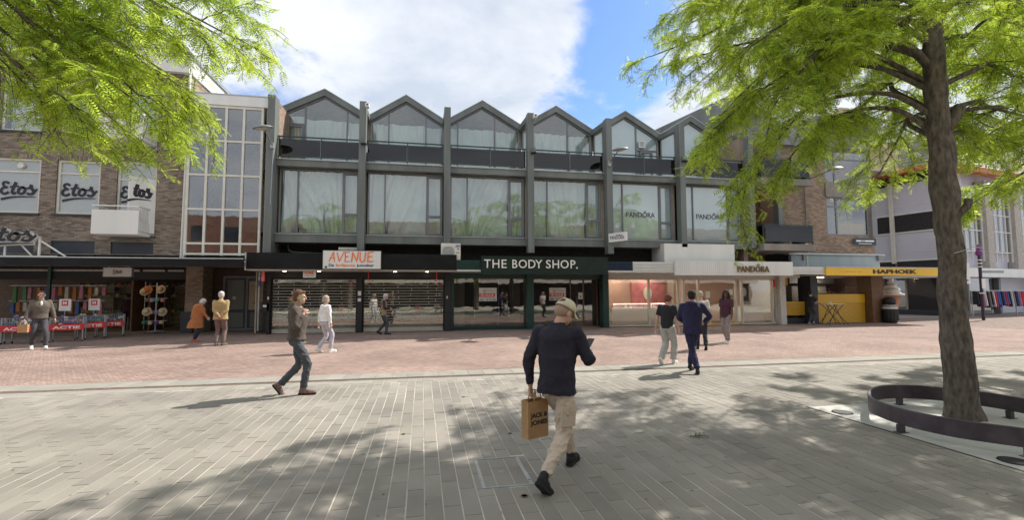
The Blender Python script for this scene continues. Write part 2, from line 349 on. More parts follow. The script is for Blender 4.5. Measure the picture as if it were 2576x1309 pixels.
def pieces(name, boxes, m, parent, faces='tflr', count=300, stuff=None):
    """the nearest pieces singly, the rest as one part"""
    arr = np.array(boxes); c = (arr[:, [0, 2, 4]]+arr[:, [1, 3, 5]])/2; d = np.linalg.norm(c-np.array([0, 0, CAM_H]), axis=1)
    fwd = c @ np.array(Fv); d = d + np.where(fwd < 0.5, 100, 0); near = set(np.argsort(d)[:count].tolist()); off = np.array(origin(parent)) if parent else np.zeros(3)
    shared = {}
    for i in sorted(near):
        s = arr[i, [1, 3, 5]]-arr[i, [0, 2, 4]]; key = tuple(np.round(s, 3)); h = s/2
        if key not in shared:
            shared[key] = boxes_mesh(name, [[-h[0], h[0], -h[1], h[1], -h[2], h[2]]], 'btfklr'); shared[key].materials.append(MT[m])
        o = bpy.data.objects.new(name, shared[key]); COL.objects.link(o); o.parent = parent; o.location = tuple(c[i]-off)
    rest = np.array([i for i in range(len(arr)) if i not in near])
    if len(rest):
        a = arr[rest].copy(); a[:, 0:2] -= off[0]; a[:, 2:4] -= off[1]; a[:, 4:6] -= off[2]
        o = obj(stuff or name+'_field', boxes_mesh(name+'_field', a, faces), m, parent, kind='stuff')
def brick_boxes(x0, x1, z0, z1, y, holes=(), bl=0.21, bh=0.05, j=0.012, axis='x'):
    out = []; r = 0; z = z0
    while z+bh <= z1+1e-6:
        x = x0-(bl+j)*(0.5 if r % 2 else 0.0)
        segs = []
        while x < x1:
            a, b = max(x, x0), min(x+bl, x1)
            if b-a > 0.03: segs.append((a, b))
            x += bl+j
        for a, b in segs:
            parts = [(a, b)]
            for hx0, hx1, hz0, hz1 in holes:
                if z+bh > hz0 and z < hz1:
                    nxt = []
                    for p, q in parts:
                        if q <= hx0 or p >= hx1: nxt.append((p, q))
                        else:
                            if hx0-p > 0.03: nxt.append((p, hx0))
                            if q-hx1 > 0.03: nxt.append((hx1, q))
                    parts = nxt
            for p, q in parts:
                e = random.uniform(-.002, .003)
                out.append((p, q, y-0.008-e, y+0.03, z, z+bh) if axis == 'x' else (y-0.03, y+0.008+e, p, q, z, z+bh))
        z += bh+j; r += 1
    return out
def wall_with_holes(mb, x0, x1, z0, z1, ya, yb, holes):
    """solid wall between ya (front) and yb with rectangular openings"""
    xs = sorted({x0, x1, *[h[0] for h in holes], *[h[1] for h in holes]}); xs = [x for x in xs if x0 <= x <= x1]
    for a, b in zip(xs, xs[1:]):
        hs = sorted([(h[2], h[3]) for h in holes if h[0] < (a+b)/2 < h[1]]); z = z0
        for h0, h1 in hs:
            if h0 > z: mb.box(a, b, ya, yb, z, h0)
            z = max(z, h1)
        if z < z1: mb.box(a, b, ya, yb, z, z1)
    return mb

# ================================================================== THE GROUND
def sheet(name, x0, x1, y0, y1, z, m):
    return obj(name, MB().quad((x0,y0,z),(x1,y0,z),(x1,y1,z),(x0,y1,z)), m, kind='structure')
sheet('ground', -400, 400, -400, 400, -0.03, 'earth')
pav = sheet('stone_paving', -26, 36, -11, 9.82, -0.0035, 'joint')
bx = []; pw_, pl_ = 0.155, 0.52
x = -15.0; i = 0
MH = (0.56, 1.04, 4.40, 5.17)                      # inspection cover
def paver_ok(a, b, c, d):
    return not (a < MH[1] and b > MH[0] and c < MH[3] and d > MH[2])
SLB = [(5.45, 3.0), (6.55, 7.25)]
while x < 27:
    y = 0.6-((i*0.37) % 1.0)*pl_
    while y < 9.72:
        a, b, c, d = x+0.0056, x+pw_-0.0056, y+0.0050, min(y+pl_, 9.76)-0.0050
        tz = random.uniform(-.0016, .0016)
        if d-c > 0.06:
            if paver_ok(a, b, c, d): bx.append((a+random.uniform(-.0015,.0015), b+random.uniform(-.0015,.0015), c+random.uniform(-.003,.003), d, -0.03, tz))
            else:
                if c < MH[2]-0.06: bx.append((a, b, c, min(d, MH[2]-0.008), -0.03, tz))
                if d > MH[3]+0.06: bx.append((a, b, max(c, MH[3]+0.008), d, -0.03, tz))
                if a < MH[0]-0.02: bx.append((a, MH[0]-0.006, max(c, MH[2]), min(d, MH[3]), -0.03, tz))
                if b > MH[1]+0.02: bx.append((MH[1]+0.006, b, max(c, MH[2]), min(d, MH[3]), -0.03, tz))
        y += pl_
    x += pw_; i += 1
pieces('paver', bx, 'paver', pav)
# transition strip, drain channel and pale slabs
strip = sheet('drain_strip', -26, 36, 9.82, 10.95, -0.0035, 'joint')
bx = []; x = -20.0
while x < 34:
    bx.append((x+.004, x+.246, 9.80, 10.16, -0.03, random.uniform(-.002, .002))); x += 0.25
x = -20.1
while x < 34:
    bx.append((x+.004, x+.326, 10.33, 10.93, -0.03, 0.006+random.uniform(-.003, .003))); x += 0.33
pieces('kerb_slab', bx, 'band', strip, count=260)
g = MB(); x = -18
while x < 30:
    g.box(x, x+0.016, 10.185, 10.305, -0.006, 0.001); x += 0.034
for yy in (10.172, 10.305): g.box(-18, 30, yy, yy+0.013, -0.006, 0.002)
gr_ = obj('drain_grate', g, 'rust', strip); obj('drain_channel', B((-18, 30, 10.168, 10.320, -0.0032, -0.0025)), 'dark', strip)
# red clay bricks in herringbone
red = sheet('brick_paving', -26, 40, 10.95, 26, -0.007, 'redjoint')
LB, WB = 0.201, 0.067; g = 0.0035; c45 = math.sqrt(.5)
def clip(poly, axis, lim, keep_less):
    o = []
    for i in range(len(poly)):
        a, b = poly[i], poly[(i+1) % len(poly)]; ia = (a[axis] <= lim) == keep_less; ib = (b[axis] <= lim) == keep_less
        if ia: o.append(a)
        if ia != ib:
            t = (lim-a[axis])/(b[axis]-a[axis]); o.append((a[0]+t*(b[0]-a[0]), a[1]+t*(b[1]-a[1])))
    return o
R0, R1, Y0, Y1 = -17.0, 27.0, 10.96, 22.25
gx = np.arange(-60, 420); gy = np.arange(-520, 60)
GX, GY = np.meshgrid(np.arange(-110, 520), np.arange(-250, 420), indexing='ij'); K = (GX-GY) % 6
rects = []
for k0, (dx, dy) in ((0, (3, 1)), (5, (1, 3))):
    s = K == k0; a = GX[s]*WB; b = GY[s]*WB; rects.append(np.stack([a+g, a+dx*WB-g, b+g, b+dy*WB-g], 1))
rects = np.concatenate(rects)
def rot45(p): return ((p[0]+p[1])*c45-4.0, (-p[0]+p[1])*c45+12.0)
P = np.stack([rects[:, [0, 2]], rects[:, [1, 2]], rects[:, [1, 3]], rects[:, [0, 3]]], 1)
Q = np.stack([(P[..., 0]+P[..., 1])*c45-8.0, (-P[..., 0]+P[..., 1])*c45+16.0], -1)
mnx, mxx_, mny, mxy = Q[..., 0].min(1), Q[..., 0].max(1), Q[..., 1].min(1), Q[..., 1].max(1)
inside = (mnx > R0) & (mxx_ < R1) & (mny > Y0) & (mxy < Y1); cross = (mxx_ > R0) & (mnx < R1) & (mxy > Y0) & (mny < Y1) & ~inside & (np.abs((mny+mxy)/2-Y0) < .3)
Qi = Q[inside]; cen = Qi.mean(1); near = np.argsort(np.hypot(cen[:, 0]-.5, cen[:, 1]))[:300]
mask = np.ones(len(Qi), bool); mask[near] = False
hm = {}
for i in near:
    q = Qi[i]; e = q[1]-q[0]; ang = math.atan2(e[1], e[0]); lw = (round(float(np.hypot(*e)), 3), round(float(np.hypot(*(q[3]-q[0]))), 3))
    if lw not in hm:
        hm[lw] = boxes_mesh('brick', [[-lw[0]/2, lw[0]/2, -lw[1]/2, lw[1]/2, -.03, 0]], 'tfklr'); hm[lw].materials.append(MT['redbrick'])
    o = bpy.data.objects.new('brick', hm[lw]); COL.objects.link(o); o.parent = red; o.location = (cen[i][0], cen[i][1], random.uniform(-.002, .002)); o.rotation_euler = (0, 0, ang)
Qr = Qi[mask]; zz = RNG.uniform(-.002, .002, (len(Qr), 1, 1)).repeat(4, 1); v = np.concatenate([Qr, zz], 2).reshape(-1, 3)
obj('brick_field', quads_mesh('brick_field', v, np.arange(len(v)).reshape(-1, 4)), 'redbrick', red, kind='stuff')
m = MB()
for q in Q[cross]:
    p = clip([tuple(a) for a in q], 1, Y0, False)
    if len(p) > 2: m.add([(a, b, 0) for a, b in p], [tuple(range(len(p)))])
obj('cut_bricks', m, 'redbrick', red, kind='stuff')
print('bricks', len(Qi))

# ================================================================== GREY FRAMED MAISONETTES (upper floors)
CX = [-6.42, -2.67, 1.06, 4.97, 8.90, 12.80, 16.70]      # column centres
main = thing('maisonette_row', 'long grey-framed building with a zigzag row of gables and glazed balconies above the shops', 'building', (5, 22, 0))
P_ = lambda n, mb, m, par=main, **k: obj(n, mb, m, par, **k)
P_('side_pier', B((-6.56, -6.27, 21.15, 21.75, 2.9, 10.28)), 'frame')
for i, c in enumerate(CX[1:]):
    lo = [3.62, 3.62, 3.62, 3.62, 4.0, 4.0][i]
    P_('column', B((c-.145, c+.145, 21.2, 21.62, lo, 10.30)), 'frame')
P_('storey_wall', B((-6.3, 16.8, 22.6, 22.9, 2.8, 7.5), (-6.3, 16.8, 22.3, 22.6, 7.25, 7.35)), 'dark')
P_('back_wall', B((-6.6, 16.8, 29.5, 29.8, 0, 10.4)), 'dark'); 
P_('floor_slab', B((-6.27, 16.6, 21.9, 29.5, 7.35, 7.6), (-6.27, 16.6, 22.0, 29.5, 4.0, 4.3)), 'concrete')
P_('side_wall', B((-6.55, -6.31, 21.76, 29.5, 2.8, 10.25)), 'brick2'); P_('side_wall', B((16.60, 16.85, 21.9, 29.5, 2.8, 10.6)), 'brick2')
pieces('brick', brick_boxes(21.78, 23.4, 7.62, 10.2, -6.31, axis='y'), 'brick2', main, faces='trf', count=120)
random.seed(3)
def curtain(x0, x1, z0, z1, y, seed, part=1.0, amp=0.03, skew=0.0):
    r = random.Random(seed); amp *= 1.7; nx = max(10, int((x1-x0)*34)); nz = 14; vs = []; ph = [r.uniform(0, 6.3) for _ in range(8)]; fr = [r.uniform(9, 15), r.uniform(20, 30), r.uniform(38, 50), r.uniform(3, 6)]
    for i in range(nx+1):
        u = i/nx
        for j in range(nz+1):
            w = j/nz; xx = x0+(x1-x0)*u; q = xx+skew*(1-w)*math.sin(u*2.2+ph[6])
            a = amp*(0.9*math.sin(fr[0]*q+ph[0]+1.2*math.sin(2*w+ph[5]))+0.55*math.sin(fr[1]*q+ph[1]+w*1.5)+0.25*math.sin(fr[2]*q+ph[2]))*(0.5+0.5*(1-w))
            a += amp*0.9*math.sin(fr[3]*q+ph[3]+w*5*skew)
            sag = 0.05*math.sin(u*math.pi*r_n(seed))*w*0.6
            vs.append((xx, y+a, z0+(z1-z0)*w-abs(sag)))
    k = nz+1; fs = [(i*k+j, (i+1)*k+j, (i+1)*k+j+1, i*k+j+1) for i in range(nx) for j in range(nz)]
    return MB().add(vs, fs)
def r_n(s): return 2+(s % 3)
def frame_rect(mb, x0, x1, z0, z1, y0, y1, w):
    mb.box(x0, x1, y0, y1, z0, z0+w); mb.box(x0, x1, y0, y1, z1-w, z1); mb.box(x0, x0+w, y0, y1, z0+w, z1-w); mb.box(x1-w, x1, y0, y1, z0+w, z1-w); return mb
def pandora(x0, x1, z0, z1, y, depth, bold=0.0):
    m = text_mb('PANDORA', x0, x1, z0, z1, y, depth, bold); h = z1-z0; w = (x1-x0); cx = x0+w*0.655
    for k in (-1, 0, 1): m.box(cx+k*h*.17-h*.045, cx+k*h*.17+h*.045, y-depth, y, z1+h*.10, z1+h*(.34 if k == 0 else .26))
    m.box(cx-h*.21, cx+h*.21, y-depth, y, z1+h*.07, z1+h*.11); return m
bays = []
for b in range(6):
    xa, xb = CX[b]+.15, CX[b+1]-.15
    if b == 0: xa = -6.26
    # slab edge, lower beam
    P_('balcony_edge', B((xa, xb, 21.55, 21.9, 7.32, 7.63)), 'frame'); P_('cross_beam', B((xa, xb, 21.6, 22.0, 3.98, 4.34)), 'frame')
    each('drip_trim', 'zinc', main, (xa, xb, 21.50, 21.549, 7.605, 7.640), (xa, xb, 21.56, 21.599, 4.33, 4.36))
    # first floor window
    x0, x1, z0, z1 = xa+.03, xb-.03, 4.40, 7.30; m1, m2 = x0+(x1-x0)*.225, x0+(x1-x0)*.79
    fr = frame_rect(MB(), x0, x1, z0, z1, 21.95, 22.06, .055)
    fr.box(m1-.03, m1+.03, 21.95, 22.06, z0+.055, z1-.055); fr.box(m2-.03, m2+.03, 21.95, 22.06, z0+.055, z1-.055)
    zt = z0+(z1-z0)*.31
    frame_rect(fr, m2+.033, x1-.058, z0+.058, zt-.003, 21.93, 22.04, .05); frame_rect(fr, m2+.033, x1-.058, zt+.003, z1-.13, 21.93, 22.04, .05)
    fr.box(m2+.03, x1-.055, 21.96, 22.05, z1-.125, z1-.055)
    w = P_('window', fr, 'frame2')
    for pa, pb, pc, pd in ((x0+.055, m1-.03, z0+.055, z1-.055), (m1+.03, m2-.03, z0+.055, z1-.055), (m2+.083, x1-.108, z0+.11, zt-.055), (m2+.083, x1-.108, zt+.055, z1-.18)):
        obj('pane', B((pa, pb, 21.99, 21.996, pc, pd)), 'glassw', w)
    if b < 4:
        obj('curtain', curtain(x0+.08, m1-.02, z0+.06, z1-.03, 22.16, 11*b+1, skew=(.9, .2, 1.1, .4)[b]), 'curtain', w)
        obj('curtain', curtain(m1+.02, m2-.05, z0+.06, z1-.03, 22.16, 11*b+2, amp=(.05, .04, .045, .028)[b], skew=(1.5, .9, 1.2, .3)[b]), 'curtain', w)
        obj('curtain', curtain(m2+.05, x1-.06, z0+.06, z1-.12, 22.16, 11*b+3, skew=.25), 'curtain', w)
    else:
        obj('window_film', B((x0+.055, m1-.03, 22.03, 22.04, z0+.055, z1-.055), (m1+.03, m2-.03, 22.03, 22.04, z0+.055, z1-.055), (m2+.083, x1-.108, 22.03, 22.04, z0+.11, zt-.055), (m2+.083, x1-.108, 22.03, 22.04, zt+.055, z1-.18)), 'filmw', w)
        obj('lettering', pandora(m1+(m2-m1)*.10, m2-(m2-m1)*.12, 5.56, 5.82, 21.988, .006), 'ink', w)
    # balcony railing
    bal = P_('balcony_railing', B((xa, xb, 21.60, 21.66, 8.62, 8.67), (xa, xb, 21.61, 21.65, 8.50, 8.53), (xa, xb, 21.61, 21.65, 7.74, 7.77)), 'rail')
    mid = (xa+xb)/2+.05
    for xx in (xa+.02, mid, xb-.06): obj('post', B((xx, xx+.04, 21.655, 21.70, 7.63, 8.62)), 'rail', bal)
    for ga, gb in ((xa+.03, mid-.005), (mid+.045, xb-.03)): obj('glass_panel', B((ga, gb, 21.625, 21.633, 7.78, 8.49)), 'glassd', bal)
    # gable: fascia, glazing, roof planes
    ga, gb = (CX[b] if b else -6.62), CX[b+1]; gm = (ga+gb)/2-.08; zv, zp = 10.45, 11.62; zl = 10.62 if b == 0 else zv
    def ridge(t_, off): return [(ga, t_, zl+off), (gm, t_, zp+off), (gb, t_, zv+off)]
    lo = ridge(0, -.30); hi = ridge(0, 0.0)
    fas = MB()
    for k in (0, 1):
        a, c, d, e = lo[k], lo[k+1], hi[k+1], hi[k]
        fas.prism([(a[0], 23.35, a[2]), (c[0], 23.35, c[2]), (d[0], 23.35, d[2]), (e[0], 23.35, e[2])], (0, .14, 0))
    P_('gable_fascia', fas, 'frame')
    tr = MB()
    for k in (0, 1):
        d, e = hi[k+1], hi[k]; tr.prism([(e[0], 23.33, e[2]+.003), (d[0], 23.33, d[2]+.003), (d[0], 23.33, d[2]+.04), (e[0], 23.33, e[2]+.04)], (0, .10, 0))
    P_('roof_trim', tr, 'zinc')
    rf = MB()
    for k in (0, 1):
        d, e = hi[k+1], hi[k]; rf.prism([(e[0], 23.44, e[2]-.06), (d[0], 23.44, d[2]-.06), (d[0], 23.44, d[2]-.005), (e[0], 23.44, e[2]-.005)], (0, 6.2, 0))
    P_('gable_roof', rf, 'tile')
    # gutter arm from column to valley
    P_('valley_beam', MB().prism([(CX[b+1]-.14, 21.63, 10.02), (CX[b+1]+.10, 21.63, 10.02), (CX[b+1]+.10, 21.63, 10.27), (CX[b+1]-.14, 21.63, 10.27)], (0, 1.7, .12)), 'frame')
    # glazing of the gable
    zz = lambda xx: (zl+(zp-zl)*(xx-ga)/(gm-ga) if xx < gm else zp+(zv-zp)*(xx-gm)/(gb-gm))-.30
    l, r = ga+.12, gb-.12; u1 = l+(r-l)*.24; u2 = l+(r-l)*.76
    if b in (2, 3, 4): u1, u2 = l+(r-l)*.14, l+(r-l)*.66
    fr = MB()
    for q in (l, u1, u2, r): fr.prism([(q-.035, 23.5, 7.6), (q+.035, 23.5, 7.6), (q+.035, 23.5, zz(q+.035)), (q-.035, 23.5, zz(q-.035))], (0, .09, 0))
    for (p, q) in ((l, gm), (gm, r)):
        fr.prism([(p, 23.49, zz(p)-.09), (q, 23.49, zz(q)-.09), (q, 23.49, zz(q)+.02), (p, 23.49, zz(p)+.02)], (0, .09, 0))
    w = P_('gable_window', fr, 'frame2')
    if b == 0:
        obj('balcony_door', frame_rect(MB().box(l+.04, u1-.04, 23.47, 23.55, 9.84, 9.90), l+.05, u1-.05, 7.7, 9.82, 23.46, 23.53, .09), 'frame2', w)
    if b == 4:
        obj('balcony_door', frame_rect(MB().box(u2+.04, r-.04, 23.47, 23.55, 9.5, 9.56), u2+.2, r-.3, 7.7, 9.48, 23.46, 23.53, .09), 'frame2', w)
        obj('vent_grille', frame_rect(B(*[(u2+.16, u2+.46, 23.44, 23.47, 9.72+.05*k, 9.74+.05*k) for k in range(6)]), u2+.12, u2+.5, 9.66, 10.04, 23.40, 23.48, .05), 'white', w)
    for (p, q) in ((l+.035, u1-.035), (u1+.035, u2-.035), (u2+.035, r-.035)):
        top = [(p, 23.54, 7.6), (q, 23.54, 7.6), (q, 23.54, zz(q)-.09)] + ([(gm, 23.54, zz(gm)-.09)] if p < gm < q else []) + [(p, 23.54, zz(p)-.09)]
        obj('pane', MB().prism(top, (0, .006, 0)), 'glassw', w)
        if b < 4: obj('curtain', curtain(p, q, 7.65, 10.22 if p < gm < q else min(zz(p), zz(q))-.08, 23.72, 100+b*7+int(p*3), amp=.035, skew=.2), 'curtain', w)
        else: obj('window_film', MB().prism([(a, 23.58, c) for a, _, c in top], (0, .006, 0)), 'filmw', w)
    # party walls between the flats, ceilings so that rooms are dark
    P_('party_wall', B((gb-.08, gb+.08, 23.7, 29.5, 7.6, 10.3), (gb-.08, gb+.08, 22.2, 29.5, 4.3, 7.35)), 'sand')
P_('roof_valley_edge', B((-6.62, -6.50, 21.3, 23.4, 10.20, 10.36)), 'frame')

# ================================================================== STAIR TOWER
tw = thing('stair_tower', 'glazed stair tower of white square grid windows between the brick building and the grey row', 'building', (-8.1, 21.5, 0))
T = lambda n, mb, m, **k: obj(n, mb, m, tw, **k)
xs = [-9.66, -8.97, -8.27, -7.58, -6.85]; zs = [3.42, 3.86, 5.30, 6.76, 8.24, 9.72]
T('fascia', B((-9.82, -6.58, 21.42, 23.3, 9.80, 10.24)), 'white'); T('fascia_trim', B((-9.84, -6.58, 21.40, 23.3, 10.243, 10.29)), 'zinc')
fr = MB()
for x in xs: fr.box(x-.045, x+.045, 21.45, 21.58, 3.36, 9.79)
for z in zs:
    for a, b in zip(xs, xs[1:]): fr.box(a+.045, b-.045, 21.455, 21.57, z-.04, z+.04)
for a, b in zip(xs, xs[1:]): fr.box(a+.045, b-.045, 21.46, 21.57, 9.765, 9.79)
T('grid_frame', fr, 'cream')
for a, b in zip(xs, xs[1:]):
    for c, d in zip(zs, zs[1:]): T('pane', B((a+.045, b-.045, 21.51, 21.516, c+.04, d-.04)), 'glassst')
T('back_wall', B((-9.8, -6.56, 25.2, 25.3, 3.0, 10.2)), 'soffit'); T('side_wall', B((-6.72, -6.58, 21.6, 25.2, 3.1, 9.79), (-9.80, -9.72, 21.6, 25.2, 3.1, 9.79)), 'soffit')
T('landing', B((-9.7, -6.75, 23.2, 25.2, 4.6, 4.75), (-9.7, -6.75, 23.2, 25.2, 7.5, 7.65)), 'concrete')
st = MB()
for k in range(9): st.box(-9.5+k*.28, -9.2+k*.28, 22.3, 23.1, 4.75+k*.3, 4.80+k*.3); st.box(-9.5+k*.28, -9.2+k*.28, 22.3, 23.1, 7.65+k*.2, 7.70+k*.2)
T('stair', st, 'wood')
rl = MB().bar((-9.5, 22.2, 5.7), (-6.9, 22.2, 8.6), .05).bar((-9.5, 22.2, 8.5), (-7, 22.2, 9.7), .05)
for k in range(14): rl.bar((-9.5+k*.18, 22.2, 4.75+k*.2), (-9.5+k*.18, 22.2, 5.7+k*.2), .02)
T('stair_rail', rl, 'black')
T('roof', B((-9.8, -6.56, 23.3, 25.3, 9.8, 10.1)), 'dark')

# ================================================================== BRICK BUILDING ON THE LEFT
et = thing('brick_building', 'grey-brown brick building with white framed windows, balconies and tiled roof above the drugstore', 'building', (-13, 21.8, 0))
E_ = lambda n, mb, m, par=et, **k: obj(n, mb, m, par, **k)
low = [(-17.13, -15.12, 5.0, 7.22), (-14.56, -13.02, 5.0, 7.22), (-12.42, -10.97, 4.15, 7.27)]
up = [(-16.6, -15.12, 8.33, 10.55), (-14.54, -13.07, 8.36, 10.55), (-12.39, -11.02, 7.75, 10.6)]
dk = [(-14.62, -13.09, 3.40, 3.91), (-12.52, -10.97, 3.40, 3.9), (-17, -15.2, 3.4, 3.9)]
holes = low+up+dk
E_('wall', wall_with_holes(MB(), -24, -9.86, 3.0, 11.15, 21.8, 22.1, holes), 'mortar')
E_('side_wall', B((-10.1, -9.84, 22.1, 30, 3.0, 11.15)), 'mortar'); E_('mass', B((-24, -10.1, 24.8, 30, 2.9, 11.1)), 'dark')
pieces('brick', brick_boxes(-19.5, -9.86, 3.38, 11.12, 21.8, [(a, b, c, d+.17) if (a, b, c, d) in low+up else (a, b, c, d) for a, b, c, d in holes]), 'brick', et, faces='tfl' + 'r')
sb = []
for a, b, c, d in low+up:
    x = a-.03
    while x < b+.02: sb.append((x, x+.052, 21.785, 21.83, d+.012, d+.165)); x += .064
obj('soldier_course', boxes_mesh('soldier_course', np.array(sb)-np.array([-13, -13, 21.8, 21.8, 0, 0]), 'tbflr'), 'brick', et, kind='stuff')
E_('side_bricks', boxes_mesh('side_bricks', np.array(brick_boxes(22.1, 29, 9.5, 11.1, -9.84, axis='y'))-np.array([-13, -13, 21.8, 21.8, 0, 0]), 'trf'), 'brick2', kind='stuff')
E_('fascia', B((-24, -9.82, 21.55, 21.78, 11.16, 11.84), (-9.99, -9.76, 21.78, 28.5, 11.16, 11.84)), 'white'); E_('gutter', B((-24, -9.74, 21.48, 21.56, 11.80, 11.90), (-9.76, -9.68, 21.56, 28.5, 11.81, 11.90)), 'zinc')
# pantiles on the sloping roof edge, hip in the corner
A0 = (21.62, 11.88); A1 = (22.75, 13.15)
def slope(u): return A0[0]+(A1[0]-A0[0])*u, A0[1]+(A1[1]-A0[1])*u
E_('roof', MB().add([(-24, A0[0], A0[1]-.03), (-9.80, A0[0], A0[1]-.03), (-10.93, A1[0], A1[1]-.03), (-24, A1[0], A1[1]-.03), (-9.80, 29, A0[1]-.03), (-10.93, 29, A1[1]-.03)], [(0, 1, 2, 3), (1, 4, 5, 2), (3, 2, 5)]), 'tile')
tile_vs = []; tiles = []
def tile_mesh():
    m = MB(); vs = []
    for j in (0, 1):
        for i in range(7):
            u = i/6; vs.append((u*.25-.125, j*.30-.15, .028*math.sin(u*6.283+.6)+(.035 if j == 0 else 0)))
    m.add(vs, [(i, i+1, 8+i, 7+i) for i in range(6)]); m.add([(v[0], v[1], v[2]-.02) for v in vs[:7]]+vs[:7], [(i, i+1, 8+i, 7+i) for i in range(6)])
    return m.mesh('roof_tile', smooth=False)
tmesh = tile_mesh(); tmesh.materials.append(MT['tile']); ang = math.atan2(A1[1]-A0[1], A1[0]-A0[0]); tpos = []
for r in range(6):
    u = (r+.5)/6; y, z = slope(u); x = -10.05-u*1.13
    while x > -21: tpos.append(((x, y, z+.02), (ang, 0, 0))); x -= .24
for r in range(6):
    u = (r+.5)/6; y = 21.95+u*1.13
    while y < 28.6: tpos.append(((-9.80-u*1.13, y, A0[1]+(A1[1]-A0[1])*u+.02), (ang, 0, math.pi/2))); y += .24
tpos.sort(key=lambda t: Vector(t[0]).length)
tv = np.array([v.co[:] for v in tmesh.vertices]); tf = np.array([p.vertices[:] for p in tmesh.polygons]); VV = []; FF = []
for k, (loc, rot) in enumerate(tpos):
    Mx = Matrix.Translation(Vector(loc)-Vector((-13, 21.8, 0))) @ (Matrix.Rotation(rot[2], 4, 'Z') @ Matrix.Rotation(rot[0], 4, 'X'))
    if k < 300:
        o = bpy.data.objects.new('roof_tile', tmesh); COL.objects.link(o); o.parent = et; o.matrix_local = Mx
    else:
        A = np.array(Mx); VV.append(tv @ A[:3, :3].T + A[:3, 3]); FF.append(tf+len(tv)*len(FF))
if VV: obj('roof_tile_field', quads_mesh('roof_tile_field', np.concatenate(VV), np.concatenate(FF)), 'tile', et, kind='stuff')
hp = MB()
for k in range(9):
    u = k/8; y, z = slope(u*.94); x = -9.80-u*1.06; hp.ell((x, y-.0, z+.06), (.12, .14, .12), 8, 6)
E_('hip_tile', hp, 'tile', kind='stuff')
# steep gable and dormer behind the front roof edge
E_('rear_gable', MB().prism([(-19.5, 24.2, 12.0), (-13.6, 24.2, 12.0), (-15.8, 24.2, 14.3), (-19.5, 24.2, 14.6)], (0, 4, 0)), 'tileo')
dm = E_('dormer', B((-13.4, -11.9, 22.7, 24.4, 12.2, 13.35)), 'white'); obj('pane', B((-13.2, -12.1, 22.68, 22.695, 12.35, 13.2)), 'glassst', dm)
def sash(x0, x1, z0, z1, kind):
    fr = frame_rect(MB(), x0, x1, z0, z1, 21.86, 21.98, .085); zt = z0+(z1-z0)*(.28 if kind == 'up' else .76)
    fr.box(x0+.085, x1-.085, 21.88, 21.96, zt-.03, zt+.03); w = E_('window', fr, 'cream')
    obj('sill', B((x0-.06, x1+.06, 21.70, 21.87, z0-.07, z0-.003)), 'darkpanel', w)
    for c, d in ((z0+.085, zt-.03), (zt+.03, z1-.085)): obj('pane', B((x0+.085, x1-.085, 21.905, 21.911, c, d)), 'glassw' if kind == 'up' else 'clear', w)
    if kind == 'up': obj('curtain', curtain(x0+.1, x1-.1, z0+.1, z1-.1, 22.10, int(x0*-7), amp=.02), 'curtain', w)
    else:
        obj('window_film', B((x0+.085, x1-.085, 21.93, 21.94, z0+.085, z1-.085)), 'poster', w)
    return w
for a, b, c, d in up[:2]: sash(a, b, c, d, 'up')
for i, (a, b, c, d) in enumerate(low[:2]):
    w = sash(a, b, c, d, 'low'); wd = min(b-a, 1.54)-.3; xa = b-.15-wd
    obj('lettering', strokes_mb([(p, a+.05, b+.05) for p, a, b in ETOS]+SWASH, xa, 5.62, wd, .66, 21.90, .006), 'ink', w)
    vf = obj('fan_vent', MB().add(*(lambda q: (q.v, q.f))(MB().tube([(b-.72, 21.90, 6.93), (b-.72, 21.80, 6.93)], .11, 16))), 'cream', w)
    obj('fan_blade', MB().tube([(b-.72, 21.797, 6.93), (b-.72, 21.79, 6.93)], .075, 12), 'wood', vf) if False else None
# balcony doors
for (a, b, c, d), nm in ((low[2], 'low'), (up[2], 'up')):
    w = sash(a, b, c, d, nm)
    if nm == 'low': obj('lettering', strokes_mb([(p, a_+.05, b_+.05) for p, a_, b_ in ETOS]+SWASH, a+.12, 5.62, 1.15, .62, 21.90, .006), 'ink', w)
for a, b, c, d in dk: E_('blind_panel', B((a, b, 21.84, 21.9, c, d)), 'darkpanel')
# open door leaf on the lower balcony
leaf = E_('door_leaf', MB().prism([(-10.99, 21.75, 4.25), (-11.55, 20.98, 4.25), (-11.55, 20.98, 6.50), (-10.99, 21.75, 6.50)], (.045, 0, 0)), 'white')
def balcony(x0, x1, zb, zt, zr):
    bl = E_('balcony', B((x0+.05, x1-.03, 20.86, 21.8, zb, zb+.14)), 'white')
    obj('front_panel', B((x0, x1, 20.80, 20.855, zb+.02, zt)), 'white', bl); obj('top_rail', B((x0, x1, 20.80, 20.85, zr-.05, zr), (x1-.05, x1, 20.85, 21.8, zr-.05, zr), (x0, x0+.05, 20.85, 21.8, zr-.05, zr)), 'white', bl)
    each('side_panel', 'white', bl, (x1-.045, x1-.015, 20.87, 21.8, zb+.16, zb+.55), (x0+.015, x0+.045, 20.87, 21.8, zb+.16, zb+.55))
    for k in range(8):
        yy = 20.92+k*.115; obj('baluster', B((x1-.04, x1-.02, yy, yy+.03, zb+.55, zr-.05)), 'white', bl)
    return bl
balcony(-12.66, -11.04, 4.10, 5.07, 5.26); balcony(-12.6, -11.05, 7.95, 8.75, 9.0)
dp_ = E_('downpipe', MB().tube([(-9.83, 21.68, 11.15), (-9.85, 21.62, 3.2)], .045, 10).tube([(-9.78, 21.6, 11.8), (-9.83, 21.68, 11.2)], .06, 8), 'white')
for z in (9.3, 7.2, 5.3, 4.0): obj('pipe_bracket', MB().tube([(-9.84, 21.66, z), (-9.84, 21.66, z+.04)], .06, 10), 'zinc', dp_)
